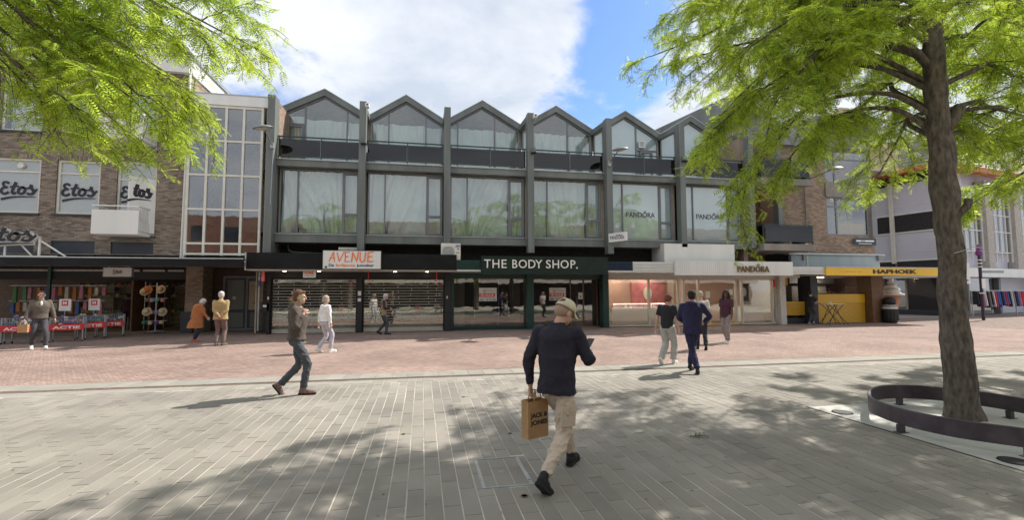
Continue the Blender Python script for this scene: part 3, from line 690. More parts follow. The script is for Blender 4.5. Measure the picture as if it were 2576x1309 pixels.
# door leaf lettering
lt = strokes_mb([(p, a+.05, b+.05) for p, a, b in ETOS[2:]]+SWASH, 0, 0, 1, 1, 0, .006)
vs = []
for x, y, z in lt.v:
    u = (x-.22)/.80; q = Vector((-11.55, 20.98, 0)).lerp(Vector((-10.99, 21.75, 0)), .12+u*.75); vs.append((q.x+.050+abs(y)*0.6, q.y-.002, 5.55+z*.66))
obj('lettering', MB().add(vs, lt.f), 'ink', leaf)

# ================================================================== DRUGSTORE GROUND FLOOR
dr = thing('drugstore_front', 'open drugstore front with dark canopy, transom lights and shelves inside under the brick building', 'shopfront', (-13.5, 22, 0))
D_ = lambda n, mb, m, par=dr, **k: obj(n, mb, m, par, **k)
D_('canopy_fascia', B((-24, -7.12, 20.6, 20.68, 2.86, 3.15)), 'blackp'); D_('canopy_trim', B((-24, -7.12, 20.58, 21.8, 3.153, 3.20)), 'zinc')
D_('canopy_soffit', B((-24, -7.12, 20.68, 24.9, 3.04, 3.10)), 'soffit')
D_('ground_floor_roof', B((-24, -6.6, 21.8, 31, 3.2, 3.36)), 'dark')
hd = B((-24, -10.62, 24.80, 24.9, 2.44, 2.80)); hd.box(-24, -10.62, 24.82, 24.9, 2.97, 3.04)
for x in (-18.9, -16.6, -14.45, -12.95, -11.9, -11.1, -10.66): hd.box(x-.05, x+.05, 24.80, 24.9, 2.80, 2.97)
D_('header', hd, 'black')
for a, b in ((-18.85, -16.65), (-16.55, -14.5), (-14.4, -13.0), (-12.9, -11.95), (-11.85, -11.15), (-11.05, -10.7)): D_('transom_light', B((a, b, 24.86, 24.88, 2.81, 2.96)), 'soffit')
D_('brick_pier_core', B((-10.62, -9.92, 23.85, 24.9, 0, 3.04)), 'mortar')
pieces('brick', brick_boxes(-10.62, -9.92, .62, 3.0, 23.85)+brick_boxes(23.86, 24.9, .62, 3.0, -9.92, axis='y'), 'brick2', dr, faces='tflr', count=60)
D_('pier_plinth', B((-10.66, -10.2, 23.6, 23.84, 0, .95)), 'darkpanel')
D_('post', B((-16.62, -16.5, 24.7, 24.8, 0, 3.04)), 'green'); D_('floor', B((-24, -10.6, 24.6, 31, -.02, .012)), 'shopfloor')
D_('back_wall', B((-24, -9.9, 30.8, 31, 0, 3.2)), 'wood'); D_('side_wall', B((-10.0, -9.9, 24.9, 30.8, 0, 3.2)), 'dark'); D_('ceiling', B((-24, -10.0, 24.9, 30.8, 3.05, 3.1)), 'wood')
D_('door_screen', B((-13.35, -13.29, 24.9, 26.1, 0.02, 2.4), (-12.75, -12.70, 25.2, 26.4, .02, 2.3)), 'wood')
for x in (-16.9, -14.9, -13.6, -12.0):
    D_('ceiling_lamp', B((x-.16, x+.16, 23.0, 23.1, 3.025, 3.038)), 'lampw')
for x in (-17, -14.5, -12):
    for yl in (25.4, 26.6): D_('ceiling_lamp', B((x-.9, x+.9, yl, yl+.25, 3.0, 3.04)), 'lampw')
prodcols = [cloth('product_'+n, c, .6) for n, c in (('orange', (.5, .18, .05)), ('pink', (.55, .22, .3)), ('white', (.6, .58, .5)), ('green', (.1, .28, .1)), ('blue', (.08, .15, .4)), ('yellow', (.55, .4, .08)))]
for m_ in prodcols: MT[m_.name] = m_
def shelf_unit(x, y, w, label, h=2.35, n=8):
    t = thing('shop_shelf', label, 'shelf', (x, y, 0), 'shelf units inside the drugstore'); fr = B((x-w/2, x-w/2+.03, y, y+.4, 0.02, h), (x+w/2-.03, x+w/2, y, y+.4, .02, h), (x-w/2+.03, x+w/2-.03, y+.37, y+.40, .02, h))
    obj('frame', fr, 'sand', t)
    for k in range(n):
        z = .25+k*(h-.45)/(n-1); obj('shelf', B((x-w/2+.03, x+w/2-.03, y, y+.36, z-.02, z)), 'beige', t)
        groups = {}
        xx = x-w/2+.05
        while xx < x+w/2-.1:
            ww = random.uniform(.04, .11); hh = random.uniform(.08, .19); groups.setdefault(random.randrange(6), []).append((xx, xx+ww, y+.03, y+.25, z, z+hh)); xx += ww+.012
        for c_, l_ in groups.items():
            if k in (2, 5, 7, n-1): obj('product_row', B(*l_), prodcols[c_], t, kind='stuff')
for i, (x, y, w, lb) in enumerate([(-16.9, 28.6, 1.8, 'tall shelf of toiletries at the far left inside the drugstore'), (-14.9, 28.0, 1.9, 'tall shelf of goods behind the sale bins inside the drugstore'), (-13.55, 27.2, 1.0, 'shelf with many narrow boards in the middle of the drugstore doorway'), (-12.35, 27.6, 1.3, 'shelf left of the hat stand at the back of the drugstore'), (-11.0, 27.4, 1.2, 'shelf at the right end inside the drugstore')]):
    shelf_unit(x, y, w, lb)
# hanging goods inside the left window
hg = thing('bag_display', 'rail hung with pink, lilac and green bags in the drugstore window', 'display', (-16.4, 25.2, 0))
obj('rail', B((-18.4, -14.6, 25.2, 25.24, 2.15, 2.18), (-18.4, -14.6, 25.2, 25.24, 1.45, 1.48)), 'steel', hg)
for k in range(26):
    x = -18.3+k*.145+random.uniform(-.05, .05); top = (2.13 if k % 2 else 1.43)-random.uniform(0, .06); h_ = random.uniform(.25, .7)
    obj('hanging_bag', MB().prism([(x, 25.12, top), (x+.12, 25.12, top), (x+.135, 25.12, top-h_), (x-.015, 25.12, top-h_)], (0, .1, 0)), random.choice(['product_pink', 'product_orange', 'product_blue', 'product_white', 'product_green', 'product_pink']), hg)
# box sign under the canopy
s = thing('hanging_sign', 'white light box with small black script lettering hanging under the dark canopy', 'sign', (-12.35, 22, 2.5))
obj('box', B((-12.84, -11.84, 22.0, 22.14, 2.50, 2.84)), 'white', s); obj('frame', frame_rect(MB(), -12.86, -11.82, 2.48, 2.86, 21.99, 22.15, .02), 'steel', s)
obj('hanger', B((-12.7, -12.68, 22.05, 22.07, 2.86, 3.05), (-12.0, -11.98, 22.05, 22.07, 2.86, 3.05)), 'steel', s); obj('lettering', strokes_mb(ETOS+SWASH, -12.50, 2.60, .34, .18, 21.988, .004), 'ink', s)
# big script sign on the canopy
s = thing('roof_sign', 'big black script sign with white edge standing on a white bracket on the canopy', 'sign', (-15.2, 20.7, 3.2))
obj('letter_edge', strokes_mb([(p, a+.15, b+.15) for p, a, b in ETOS]+[(SWASH[0][0], .26, .16)], -16.0, 3.62, 1.70, .66, 20.80, .12), 'white', s)
obj('lettering', strokes_mb([(p, a+.05, b+.05) for p, a, b in ETOS]+SWASH, -16.0, 3.62, 1.70, .66, 20.64, .03), 'ink', s)
bk = MB().bar((-14.3, 20.78, 3.22), (-14.3, 20.78, 3.95), .06).bar((-15.9, 20.78, 3.22), (-13.7, 20.78, 3.22), .04).bar((-14.3, 20.8, 3.82), (-13.5, 20.9, 3.22), .05).bar((-15.0, 20.8, 3.75), (-14.6, 20.9, 3.22), .05)
bk.bar((-15.4, 20.78, 3.22), (-15.4, 20.78, 3.62), .05); obj('bracket', bk, 'white', s)
# passage and door between pier and shutters
ps = thing('passage_front', 'dark brick recess with a grey double door and pale notice beside the jeweller', 'shopfront', (-8.6, 24.9, 0))
P2 = lambda n, mb, m, par=ps, **k: obj(n, mb, m, par, **k)
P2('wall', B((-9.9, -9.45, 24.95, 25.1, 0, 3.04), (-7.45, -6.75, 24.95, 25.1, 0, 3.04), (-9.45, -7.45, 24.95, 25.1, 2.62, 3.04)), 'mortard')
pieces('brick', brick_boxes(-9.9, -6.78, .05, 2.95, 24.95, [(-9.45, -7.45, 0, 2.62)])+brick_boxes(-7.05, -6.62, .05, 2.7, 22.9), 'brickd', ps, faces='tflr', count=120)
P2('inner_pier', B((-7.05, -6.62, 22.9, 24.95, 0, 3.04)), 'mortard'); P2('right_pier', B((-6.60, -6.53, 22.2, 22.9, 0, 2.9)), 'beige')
fr = frame_rect(MB(), -9.45, -7.45, 0, 2.62, 24.86, 24.98, .09); fr.box(-8.42, -8.34, 24.86, 24.98, .09, 2.53); P2('door_frame', fr, 'frame2')
for a, b in ((-9.36, -8.42), (-8.34, -7.54)):
    d = P2('door', frame_rect(B((a+.02, b-.02, 24.89, 24.95, .85, 1.0)), a, b, .03, 2.52, 24.88, 24.95, .10), 'darkpanel'); obj('panel', B((a+.1, b-.1, 24.905, 24.93, .13, .85), (a+.1, b-.1, 24.905, 24.93, 1.0, 2.42)), 'frame', d)
nt_ = P2('notice', B((-8.28, -7.60, 24.86, 24.875, .98, 2.36)), 'beige'); obj('print', B((-8.0, -7.88, 24.856, 24.859, 1.98, 2.2), (-8.2, -8.05, 24.856, 24.859, 2.12, 2.14), (-7.8, -7.68, 24.856, 24.859, 2.12, 2.14), (-8.08, -7.95, 24.856, 24.859, 1.30, 1.33), (-7.92, -7.84, 24.856, 24.859, 1.30, 1.33), (-7.80, -7.72, 24.856, 24.859, 1.30, 1.33)), 'ink', nt_)
obj('print_frame', frame_rect(MB(), -8.12, -7.66, 1.26, 1.37, 24.857, 24.86, .006), 'ink', nt_)
P2('sticker', MB().tube([(-8.95, 24.90, 1.55), (-8.95, 24.895, 1.55)], .085, 16), 'soffit')
P2('pipe', MB().tube([(-7.32, 22.9, 0), (-7.32, 22.9, 2.9)], .045, 8), 'beige'); P2('pipe', MB().tube([(-7.16, 22.75, .1), (-7.16, 22.75, 2.85)], .05, 8), 'steel')
P2('letterbox', B((-6.85, -6.52, 22.0, 22.2, 1.0, 1.35)), 'black'); P2('letterbox_label', B((-6.76, -6.62, 21.99, 21.999, 1.18, 1.27)), 'white')
P2('pipe_sticker', B((-7.2, -7.12, 22.69, 22.695, 2.1, 2.35)), 'blue')

# ================================================================== JEWELLER
jw = thing('jeweller_front', 'closed jeweller shopfront with two slatted roller shutters under a glossy black fascia', 'shopfront', (-2.8, 22.3, 0))
J = lambda n, mb, m, par=jw, **k: obj(n, mb, m, par, **k)
J('canopy_fascia', B((-7.10, 1.48, 20.88, 20.95, 2.78, 3.46)), 'blackp'); J('fascia_end', B((-7.16, -7.101, 20.86, 20.96, 2.72, 3.46)), 'zinc')
J('canopy_soffit', B((-7.10, 1.48, 20.95, 22.6, 2.72, 2.775)), 'soffit'); J('canopy_roof', B((-7.10, 16.9, 20.96, 22.55, 2.95, 3.05)), 'dark')
for x in (-5.8, -4.4, -1.2, .2): J('ceiling_lamp', MB().lathe([(.001, 2.712), (.07, 2.712), (.07, 2.72)], (x, 21.5, 0), 12), 'lampw')
J('pier', B((-6.60, -6.50, 22.0, 22.5, 0, 2.72), (-2.88, -2.66, 22.0, 22.5, 0, 2.72), (1.02, 1.30, 22.0, 22.5, 0, 2.72), (-6.50, -2.88, 22.02, 22.5, 2.47, 2.72), (-2.66, 1.02, 22.02, 22.5, 2.47, 2.72)), 'black')
J('interior_floor', B((-6.6, 1.3, 22.4, 26, -.02, .45)), 'sand'); J('interior_wall', B((-6.6, 1.3, 24.4, 24.5, 0, 2.8), (-6.6, -6.5, 22.5, 24.4, 0, 2.8), (1.2, 1.3, 22.5, 24.4, 0, 2.8)), 'sand')
J('interior_ceiling', B((-6.6, 1.3, 22.5, 24.4, 2.72, 2.8)), 'dark'); each('display_lamp', 'lampw', jw, *[(x, x+.25, 22.8, 22.9, 2.70, 2.715) for x in (-6, -4.8, -3.6, -2, -.8, .4)])  # lamps added under the ceiling to brighten the interior behind the shutters
J('display_glass', B((-6.5, -2.88, 22.46, 22.466, .1, 2.47), (-2.66, 1.02, 22.46, 22.466, .1, 2.47)), 'glasss')
rnd = random.Random(5)
for k in range(34):
    x = rnd.uniform(-6.3, .9)
    if abs(x+2.77) < .25: continue
    z = rnd.choice([.45, .45, 1.0, 1.45]); w = rnd.uniform(.05, .22); h = rnd.uniform(.12, .45); y = rnd.uniform(22.6, 23.6)
    if z > .5: J('display_stand', B((x-.02, x+.02, y+.02, y+.06, .45, z)), 'white')
    J('display_bust', MB().lathe([(w*.5, 0), (w*.55, h*.4), (w*.25, h*.75), (w*.16, h)], (x, y+.04, z), 10), rnd.choice(['white', 'ltr', 'blue', 'green', 'beige', 'red', 'black', 'product_pink']))
for x0, x1 in ((-6.48, -2.90), (-2.64, 1.0)):
    sh = J('roller_shutter', B((x0, x1, 22.16, 22.28, 2.40, 2.47)), 'black'); each('guide_rail', 'black', sh, (x0, x0+.045, 22.18, 22.26, 0, 2.40), (x1-.045, x1, 22.18, 22.26, 0, 2.40))
    obj('bottom_bar', B((x0+.046, x1-.046, 22.19, 22.25, .02, .20)), 'alu', sh)
    for k in range(17):
        z = .34+k*.1265; obj('slat', B((x0+.046, x1-.046, 22.20, 22.235, z, z+.024)), 'alu', sh)
        if k < 16: obj('clear_slat', B((x0+.046, x1-.046, 22.214, 22.218, z+.026, z+.1245)), 'slatg', sh)
    tie = []
    for k in range(17):
        z = .22+k*.1265-.008
        for j in range(3):
            x = x0+.35+j*1.25+(.45 if k % 2 else 0)+.1*math.sin(k*3+j)
            if x < x1-.1: tie.append((x, x+.022, 22.205, 22.228, max(z, .2), z+.13))
    obj('slat_link', B(*tie), 'alu', sh)
def sticker(x, z, y=22.44, w=.30, h=.40):
    s = solo_root = thing('sale_sticker', None or 'x', 'sticker', (x, y, z), 'red half-price stickers in the jeweller windows')
    obj('panel', B((x-w/2, x+w/2, y-.004, y, z, z+h)), 'red', s); obj('ring', MB().lathe([(w*.40, 0), (w*.43, 0)], (0, 0, 0), 20) if False else MB().tube([(x+math.cos(t*.3142)*w*.38, y-.006, z+h*.66+math.sin(t*.3142)*w*.38) for t in range(21)], .007, 5), 'ltr', s)
    obj('lettering', text_mb('50%', x-w*.30, x+w*.30, z+h*.56, z+h*.76, y-.008, .003, .02), 'ltr', s); obj('lettering', text_mb('KORTING', x-w*.42, x+w*.42, z+h*.08, z+h*.22, y-.008, .003, .02), 'ltr', s); return s
for (x, z, lb) in [(-3.12, 2.02, 'red 50% sticker at the top right of the left shutter'), (-3.60, .86, 'red 50% sticker low in the left shutter behind the woman in white'), (.80, 2.02, 'red 50% sticker at the top right of the right shutter'), (-.20, .80, 'red 50% sticker low in the middle of the right shutter'), (-1.60, .70, 'red 50% sticker low behind the man with the camera')]: sticker(x, z)['label'] = lb
J('pier_notice', B((-2.84, -2.70, 21.99, 21.998, 1.66, 1.86), (-2.84, -2.70, 21.99, 21.998, 1.40, 1.54)), 'white'); J('switch_box', B((-6.58, -6.53, 21.96, 21.999, 1.5, 1.62)), 'white'); J('switch_box', B((1.10, 1.15, 21.96, 21.999, 1.5, 1.62)), 'white')
# main sign
s = thing('shop_sign', 'white jeweller sign with orange handwritten AVENUE above black and orange small print', 'sign', (-2.93, 20.7, 2.8))
obj('box', B((-4.10, -1.76, 20.70, 20.875, 2.80, 3.56)), 'white', s); obj('frame', frame_rect(MB(), -4.13, -1.73, 2.77, 3.59, 20.69, 20.876, .028), 'black', s)
AV = [([(0,0),(.045,.45),(.10,1.0)], .10, .12), ([(.10,1.0),(.105,.5),(.125,0)], .12, .10), ([(.015,.36),(.14,.42)], .09, .07),
      ([(.175,.95),(.20,.5),(.225,.02)], .12, .10), ([(.225,.02),(.28,.55),(.335,1.02)], .10, .11), ([(.355,.95),(.36,.5),(.35,.03)], .11, .11), ([(.355,.95),(.46,1.0)], .09, .07), ([(.36,.52),(.44,.55)], .09, .07), ([(.35,.04),(.455,.06)], .09, .07),
      ([(.495,0),(.51,.5),(.52,.98)], .11, .11), ([(.52,.98),(.57,.5),(.615,.05)], .11, .11), ([(.615,.05),(.63,.5),(.65,1.03)], .11, .11),
      ([(.695,.98),(.685,.45),(.70,.10),(.745,.02),(.785,.2),(.80,.6),(.81,1.02)], .11, .11), ([(.865,.98),(.865,.5),(.855,.05)], .11, .11), ([(.865,.98),(.99,1.04)], .09, .07), ([(.865,.54),(.965,.58)], .09, .07), ([(.855,.06),(.985,.09)], .09, .07)]
obj('lettering', strokes_mb(AV, -3.86, 3.09, 1.82, .42, 20.697, .005), 'orange', s)
for tx, a, b, mm in (('De', -3.86, -3.66, 'ink'), ('briljante', -3.57, -2.81, 'orange'), ('juwelier', -2.74, -2.04, 'ink')):
    obj('lettering', text_mb(tx, a, b, 2.85 if tx != 'De' else 2.885, 3.01, 20.697, .005, .022), mm, s)
obj('small_code', B((-4.02, -3.93, 20.692, 20.699, 2.83, 2.91)), 'ink', s)
s = thing('blade_sign', 'small white sign with orange AVENUE sticking out over the left shutter', 'sign', (-4.65, 21.2, 2.5)); obj('panel', B((-4.98, -4.48, 21.2, 21.26, 2.44, 2.76)), 'white', s); obj('lettering', strokes_mb(AV, -4.94, 2.58, .40, .13, 21.198, .004), 'orange', s); obj('lettering', text_mb('De briljante juwelier', -4.92, -4.54, 2.48, 2.54, 21.198, .003), 'ink', s)
for x, lb in ((-6.58, 'red and white printed strip hanging at the left end of the jeweller fascia'), (-2.32, 'thin red tassel hanging over the right shutter near the middle pier'), (.62, 'thin red tassel hanging near the right end of the jeweller fascia')):
    if x < -6: q = thing('hanging_strip', lb, 'strip', (x, 21, 2.3)); obj('strip', B((x-.07, x+.07, 21.3, 21.31, 2.28, 2.76)), 'red', q); obj('print', B(*[(x-.05, x+.05, 21.29, 21.299, 2.32+k*.085, 2.34+k*.085) for k in range(5)]), 'white', q)
    else: q = thing('hanging_tassel', lb, 'tassel', (x, 21, 2.3)); obj('cord', MB().tube([(x, 21.3, 2.36), (x, 21.3, 2.76)], .018, 6), 'red', q); obj('bead', MB().ell((x, 21.3, 2.36), (.03, .03, .04), 8, 6), 'red', q)
# air conditioners
def aircon(x, y, z, w, h, label, full):
    t = thing('air_conditioner', label, 'air conditioner', (x, y, z), 'air conditioners on the canopies')
    obj('casing', B((x, x+w, y, y+.32, z, z+h)), 'cream', t); obj('fan_grille', MB().tube([(x+w*.36, y-.02, z+h*.46), (x+w*.36, y-.004, z+h*.46)], h*.36, 20), 'steel', t)
    gl = MB(); 
    for k in range(12): gl.box(x+w*.05, x+w*.68, y-.035, y-.022, z+h*.1+k*h*.062, z+h*.1+k*h*.062+.008)
    obj('grille_bars', gl, 'zinc', t)
    if full: obj('blue_label', B((x+w*.74, x+w*.96, y-.006, y-.001, z+h*.76, z+h*.90)), 'blue', t); obj('lettering', text_mb('Panasonic', x+w*.755, x+w*.945, z+h*.80, z+h*.86, y-.008, .002), 'ltr', t); obj('small_label', B((x+w*.82, x+w*.94, y-.006, y-.001, z+h*.62, z+h*.67), (x+w*.76, x+w*.94, y-.006, y-.001, z+h*.42, z+h*.46)), 'ink', t)
    return t
aircon(-3.66, 21.7, 3.10, .92, .70, 'low white air conditioner peeking out behind the AVENUE sign', False)
aircon(.80, 21.0, 3.24, .86, .74, 'white air conditioner with a blue label on the right end of the black fascia', True)
J('cable_pipe', MB().tube(crom([(-5.95, 22.5, 3.95), (-5.9, 22.4, 3.75), (-5.7, 22.4, 3.62), (-4.6, 22.4, 3.56), (-3.7, 22.4, 3.52)], 5), .035, 6), 'steel')

# ================================================================== COSMETICS SHOP
bs = thing('cosmetics_front', 'empty dark green shopfront with two windows to let', 'shopfront', (5, 22.6, 0))
K_ = lambda n, mb, m, par=bs, **k: obj(n, mb, m, par, **k)
K_('fascia_board', B((2.57, 8.54, 20.72, 20.92, 2.60, 3.41)), 'greensign')
def ribs(x0, x1, m, par, z0=2.80, z1=3.22, y=20.88):
    n = 6; h = (z1-z0)/n
    for k in range(n): obj('rib', B((x0, x1, y, y+.05, z0+k*h, z0+k*h+h*.62)), m, par)
    obj('rib_backing', B((x0, x1, y+.051, y+.07, z0, z1)), m, par)
ribs(1.485, 2.565, 'green', bs); each('soffit_edge', 'soffit', bs, (1.485, 2.56, 20.86, 20.95, 2.72, 2.79), (8.55, 12.0, 20.86, 20.95, 2.70, 2.79))
K_('soffit', B((1.485, 20.6, 20.951, 22.6, 2.72, 2.775)), 'soffit')
s = thing('shop_sign', 'raised ivory capitals THE BODY SHOP. on the dark green fascia', 'sign', (5, 20.7, 2.7))
tx = [('T',2.68,2.98),('H',3.06,3.37),('E',3.47,3.70),('B',3.96,4.19),('O',4.25,4.63),('D',4.70,5.03),('Y',5.02,5.35),('S',5.52,5.75),('H',5.83,6.14),('O',6.21,6.60),('P',6.69,6.92)]
for c, a, b in tx: obj('letter', text_mb(c, a, b, 2.87, 3.25, 20.70, .03, .004), 'ltr', s)
obj('letter', B((6.96, 7.03, 20.67, 20.70, 2.86, 2.93)), 'ltr', s)
K_('frame', B((1.32, 1.46, 22.2, 22.7, 0, 2.72), (4.96, 5.30, 22.15, 22.75, 0, 2.72), (8.86, 9.16, 22.2, 22.7, 0, 2.72), (1.46, 4.96, 22.5, 22.7, 0, .16), (1.46, 4.96, 22.5, 22.7, 2.45, 2.72), (5.30, 8.86, 22.6, 22.75, 2.45, 2.72)), 'green')
K_('window_pane', B((1.46, 4.96, 22.56, 22.568, .16, 2.45)), 'glasss'); K_('window_pane', B((5.30, 7.38, 23.0, 23.008, .06, 2.45)), 'glasss')
K_('door_frame', frame_rect(B((8.06, 8.14, 22.98, 23.04, .06, 2.4)), 7.38, 8.86, 0, 2.45, 22.96, 23.06, .06), 'wood'); K_('door_pane', B((7.44, 8.06, 23.0, 23.008, .06, 2.39), (8.14, 8.80, 23.0, 23.008, .06, 2.39)), 'glassst')
K_('interior', B((1.3, 9.2, 27, 27.1, 0, 2.8), (1.3, 1.4, 22.8, 27, 0, 2.8), (9.1, 9.2, 23.1, 27, 0, 2.8)), 'wood'); K_('interior_ceiling', B((1.3, 9.2, 22.8, 27, 2.78, 2.9)), 'dark'); K_('interior_floor', B((1.3, 9.2, 22.7, 27, -.01, .02)), 'shopfloor')
K_('curtain_strip', B((1.48, 2.0, 22.75, 22.77, .16, 2.45)), 'soffit'); K_('inner_wall', B((4.5, 4.9, 23.6, 23.7, 0, 2.7)), 'sand')
fr = frame_rect(MB(), 2.50, 3.72, .48, 2.40, 22.95, 22.99, .035); K_('hanging_frame', fr, 'white'); K_('bench', B((2.2, 4.0, 23.3, 23.8, .35, .40), (2.4, 2.5, 23.4, 23.7, .02, .35), (3.7, 3.8, 23.4, 23.7, .02, .35)), 'sand')
for x, lb, y in ((2.67, 'white and red TE HUUR board in the left window of the green shopfront', 22.5), (6.28, 'white and red TE HUUR board behind the man in the cap', 22.93)):
    p = thing('to_let_board', lb, 'sign', (x+.42, y, 1.4), 'to-let boards in the green shopfront'); obj('board', B((x, x+.86, y-.02, y, 1.36, 2.0)), 'white', p); obj('red_band', B((x+.01, x+.78, y-.026, y-.021, 1.56, 1.74)), 'red', p)
    obj('lettering', text_mb('TE HUUR', x+.05, x+.73, 1.595, 1.705, y-.028, .003, .03), 'ltr', p); obj('lettering', text_mb('020 - 34 22 444', x+.04, x+.82, 1.385, 1.465, y-.022, .003, .03), 'ink', p)
    obj('faint_print', B((x+.12, x+.62, y-.024, y-.021, 1.90, 1.93), (x+.36, x+.80, y-.024, y-.021, 1.82, 1.85), (x+.2, x+.34, y-.024, y-.021, 1.78, 1.88)), 'zinc', p); obj('small_print', B((x+.04, x+.80, y-.024, y-.021, 1.495, 1.51)), 'ink', p)
p = thing('paper_notice', 'small white paper notice on the grey door right of the man in the cap', 'notice', (7.9, 22.95, 1.5)); obj('sheet', B((7.82, 8.04, 22.94, 22.95, 1.42, 1.75)), 'white', p); obj('print', B((7.9, 7.96, 22.936, 22.939, 1.5, 1.6)), 'ink', p)

# ================================================================== PANDORA
pd = thing('jewellery_front', 'pale framed jewellery shopfront with blush displays under a white ribbed fascia', 'shopfront', (14, 22.5, 0))
A_ = lambda n, mb, m, par=pd, **k: obj(n, mb, m, par, **k)
ribs(8.56, 9.86, 'navysign', pd); ribs(9.86, 11.98, 'white', pd); ribs(18.56, 20.54, 'white', pd, 2.66, 3.04, 20.9)
fb = A_('fascia_board', B((12.0, 18.52, 20.76, 20.92, 2.58, 3.28)), 'white')
for k in range(58): obj('fascia_rib', MB().prism([(12.02+k*.1115, 20.745, 2.59), (12.04+k*.1115, 20.745, 2.59), (12.06+k*.1115+.02*math.sin(k*1.7), 20.745, 3.27), (12.04+k*.1115+.02*math.sin(k*1.7), 20.745, 3.27)], (0, .014, 0)), 'white', fb)
s = thing('shop_sign', 'dark bronze PANDORA letters with a small crown on the white ribbed fascia', 'sign', (16.2, 20.7, 2.8)); obj('lettering', pandora(15.32, 17.10, 2.74, 3.05, 20.72, .05, .01), 'gold', s)
s = thing('roof_box', 'plain white box on the canopy above the jewellery shop', 'box', (13.5, 21.8, 3.2)); obj('box', B((11.68, 15.55, 21.2, 22.5, 3.06, 4.16)), 'white', s)
s = thing('blade_sign', 'white sign with black PANDORA lettering sticking out from the grey column', 'sign', (9.1, 20.9, 4.3)); 
obj('panel', MB().prism([(8.78, 21.19, 4.16), (8.86, 21.19, 4.16), (9.46, 20.55, 4.20), (9.38, 20.55, 4.20)], (0, 0, .42)), 'white', s)
lt = pandora(0, 1, 0, 1, 0, .004); lv = []
for x, y, z in lt.v:
    q = Vector((8.78, 21.19, 0)).lerp(Vector((9.38, 20.55, 0)), .10+x*.8); lv.append((q.x-.004-abs(y), q.y-.004-abs(y), 4.29+z*.17))
obj('lettering', MB().add(lv, lt.f), 'ink', s)
fr = MB(); xs = [9.20, 11.50, 11.60, 13.05, 13.50, 14.32, 16.55, 16.90, 18.72]
fr.box(9.18, 18.9, 22.5, 22.62, 2.40, 2.52); fr.box(9.18, 13.4, 22.5, 22.62, .02, .09); fr.box(16.8, 18.9, 22.5, 22.62, .02, .09)
for x in (9.22, 11.48, 13.12, 13.46, 14.30, 16.52, 16.88, 18.70, 18.92): fr.box(x-.04, x+.04, 22.48, 22.64, .09, 2.40)
A_('frame', fr, 'soffit'); 
for a, b in ((9.26, 11.44), (11.52, 13.08), (13.5, 14.26), (14.34, 16.48), (16.92, 18.66)): A_('window_pane', B((a, b, 22.55, 22.556, .09, 2.40)), 'glassb')
A_('header', B((9.18, 20.5, 22.5, 22.7, 2.52, 2.72)), 'soffit'); A_('interior_wall', B((9.25, 13.2, 23.6, 23.7, 0, 2.7), (13.2, 18.9, 25.5, 25.6, 0, 2.7)), 'pinkwall'); A_('interior_side', B((9.15, 9.25, 22.6, 23.7, 0, 2.7), (18.9, 19.0, 22.7, 25.6, 0, 2.7), (13.15, 13.2, 23, 25.5, 0, 2.7)), 'soffit')
A_('interior_floor', B((9.2, 18.9, 22.6, 25.5, 0, .03)), 'shopfloor'); A_('interior_ceiling', B((9.2, 18.9, 22.65, 25.5, 2.7, 2.75)), 'soffit')
for x in (10, 11.8, 14, 15.5, 17.5): A_('ceiling_lamp', B((x-.5, x+.5, 22.9, 23.2, 2.67, 2.695)), 'lampw')
A_('display_poster', B((11.0, 12.9, 23.5, 23.55, .5, 2.3)), 'pink'); A_('poster_print', MB().ell((11.9, 23.48, 1.7), (.25, .02, .35), 12, 8), 'ltr'); each('display_plinth', 'white', pd, (9.6, 12.8, 22.9, 23.3, .1, .95), (17.1, 18.5, 22.9, 23.3, .1, .95), (14.6, 16.2, 24.6, 25.2, .1, 1.0))
A_('fairy_lights', B(*[(9.7+k*.1, 9.73+k*.1, 22.88, 22.895, 1.14, 1.17) for k in range(30)]), 'lampw'); 
for k in range(22): x = 9.7+k*.145; A_('jewellery_bust', MB().lathe([(.03, 0), (.045, .05), (.02, .12), (.015, .16)], (x, 23.05, .95), 8), random.choice(['red', 'ltr', 'gold', 'pink']))
A_('portrait_poster', B((17.0, 17.5, 22.8, 22.82, 1.25, 2.2)), 'black'); A_('portrait_face', MB().ell((17.22, 22.79, 1.75), (.13, .02, .25), 12, 8), 'soffit')
each('door_notice', 'white', pd, (14.7, 14.95, 22.49, 22.5, 1.45, 1.8), (16.1, 16.3, 22.49, 22.5, 1.6, 1.9)); A_('window_lettering', pandora(11.75, 12.5, 2.15, 2.25, 22.545, .003), 'ink')
A_('pier', B((18.96, 19.3, 22.2, 22.7, 0, 2.72)), 'soffit'); A_('alarm_box', B((18.76, 18.84, 22.4, 22.47, 2.0, 2.4)), 'red')

# ================================================================== SNACK BAR + TAN BRICK CORNER BUILDING
cb = thing('corner_building', 'tan brick corner building with concrete balconies, grey windows and a pale upper fascia', 'building', (21, 22.6, 0))
C_ = lambda n, mb, m, par=cb, **k: obj(n, mb, m, par, **k)
h2 = [(22.5, 25.35, 4.95, 7.12), (22.5, 25.6, 7.95, 9.9)]
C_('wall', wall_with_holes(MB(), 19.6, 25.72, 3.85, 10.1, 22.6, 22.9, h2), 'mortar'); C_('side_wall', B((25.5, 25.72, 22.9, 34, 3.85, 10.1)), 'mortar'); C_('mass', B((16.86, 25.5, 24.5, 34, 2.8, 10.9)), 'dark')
pieces('brick', brick_boxes(19.6, 25.72, 3.9, 7.62, 22.6, h2)+brick_boxes(19.6, 22.5, 7.62, 10.05, 22.6), 'brick2', cb)
C_('recess_wall', B((16.86, 19.6, 24.0, 24.3, 2.8, 10.4)), 'wood'); C_('recess_side', B((19.4, 19.6, 22.9, 24.5, 3.9, 10.1)), 'brick2'); C_('recess_door', B((17.4, 18.4, 23.9, 23.99, 4.2, 6.6), (17.4, 18.4, 23.9, 23.99, 7.7, 9.8)), 'darkpanel')
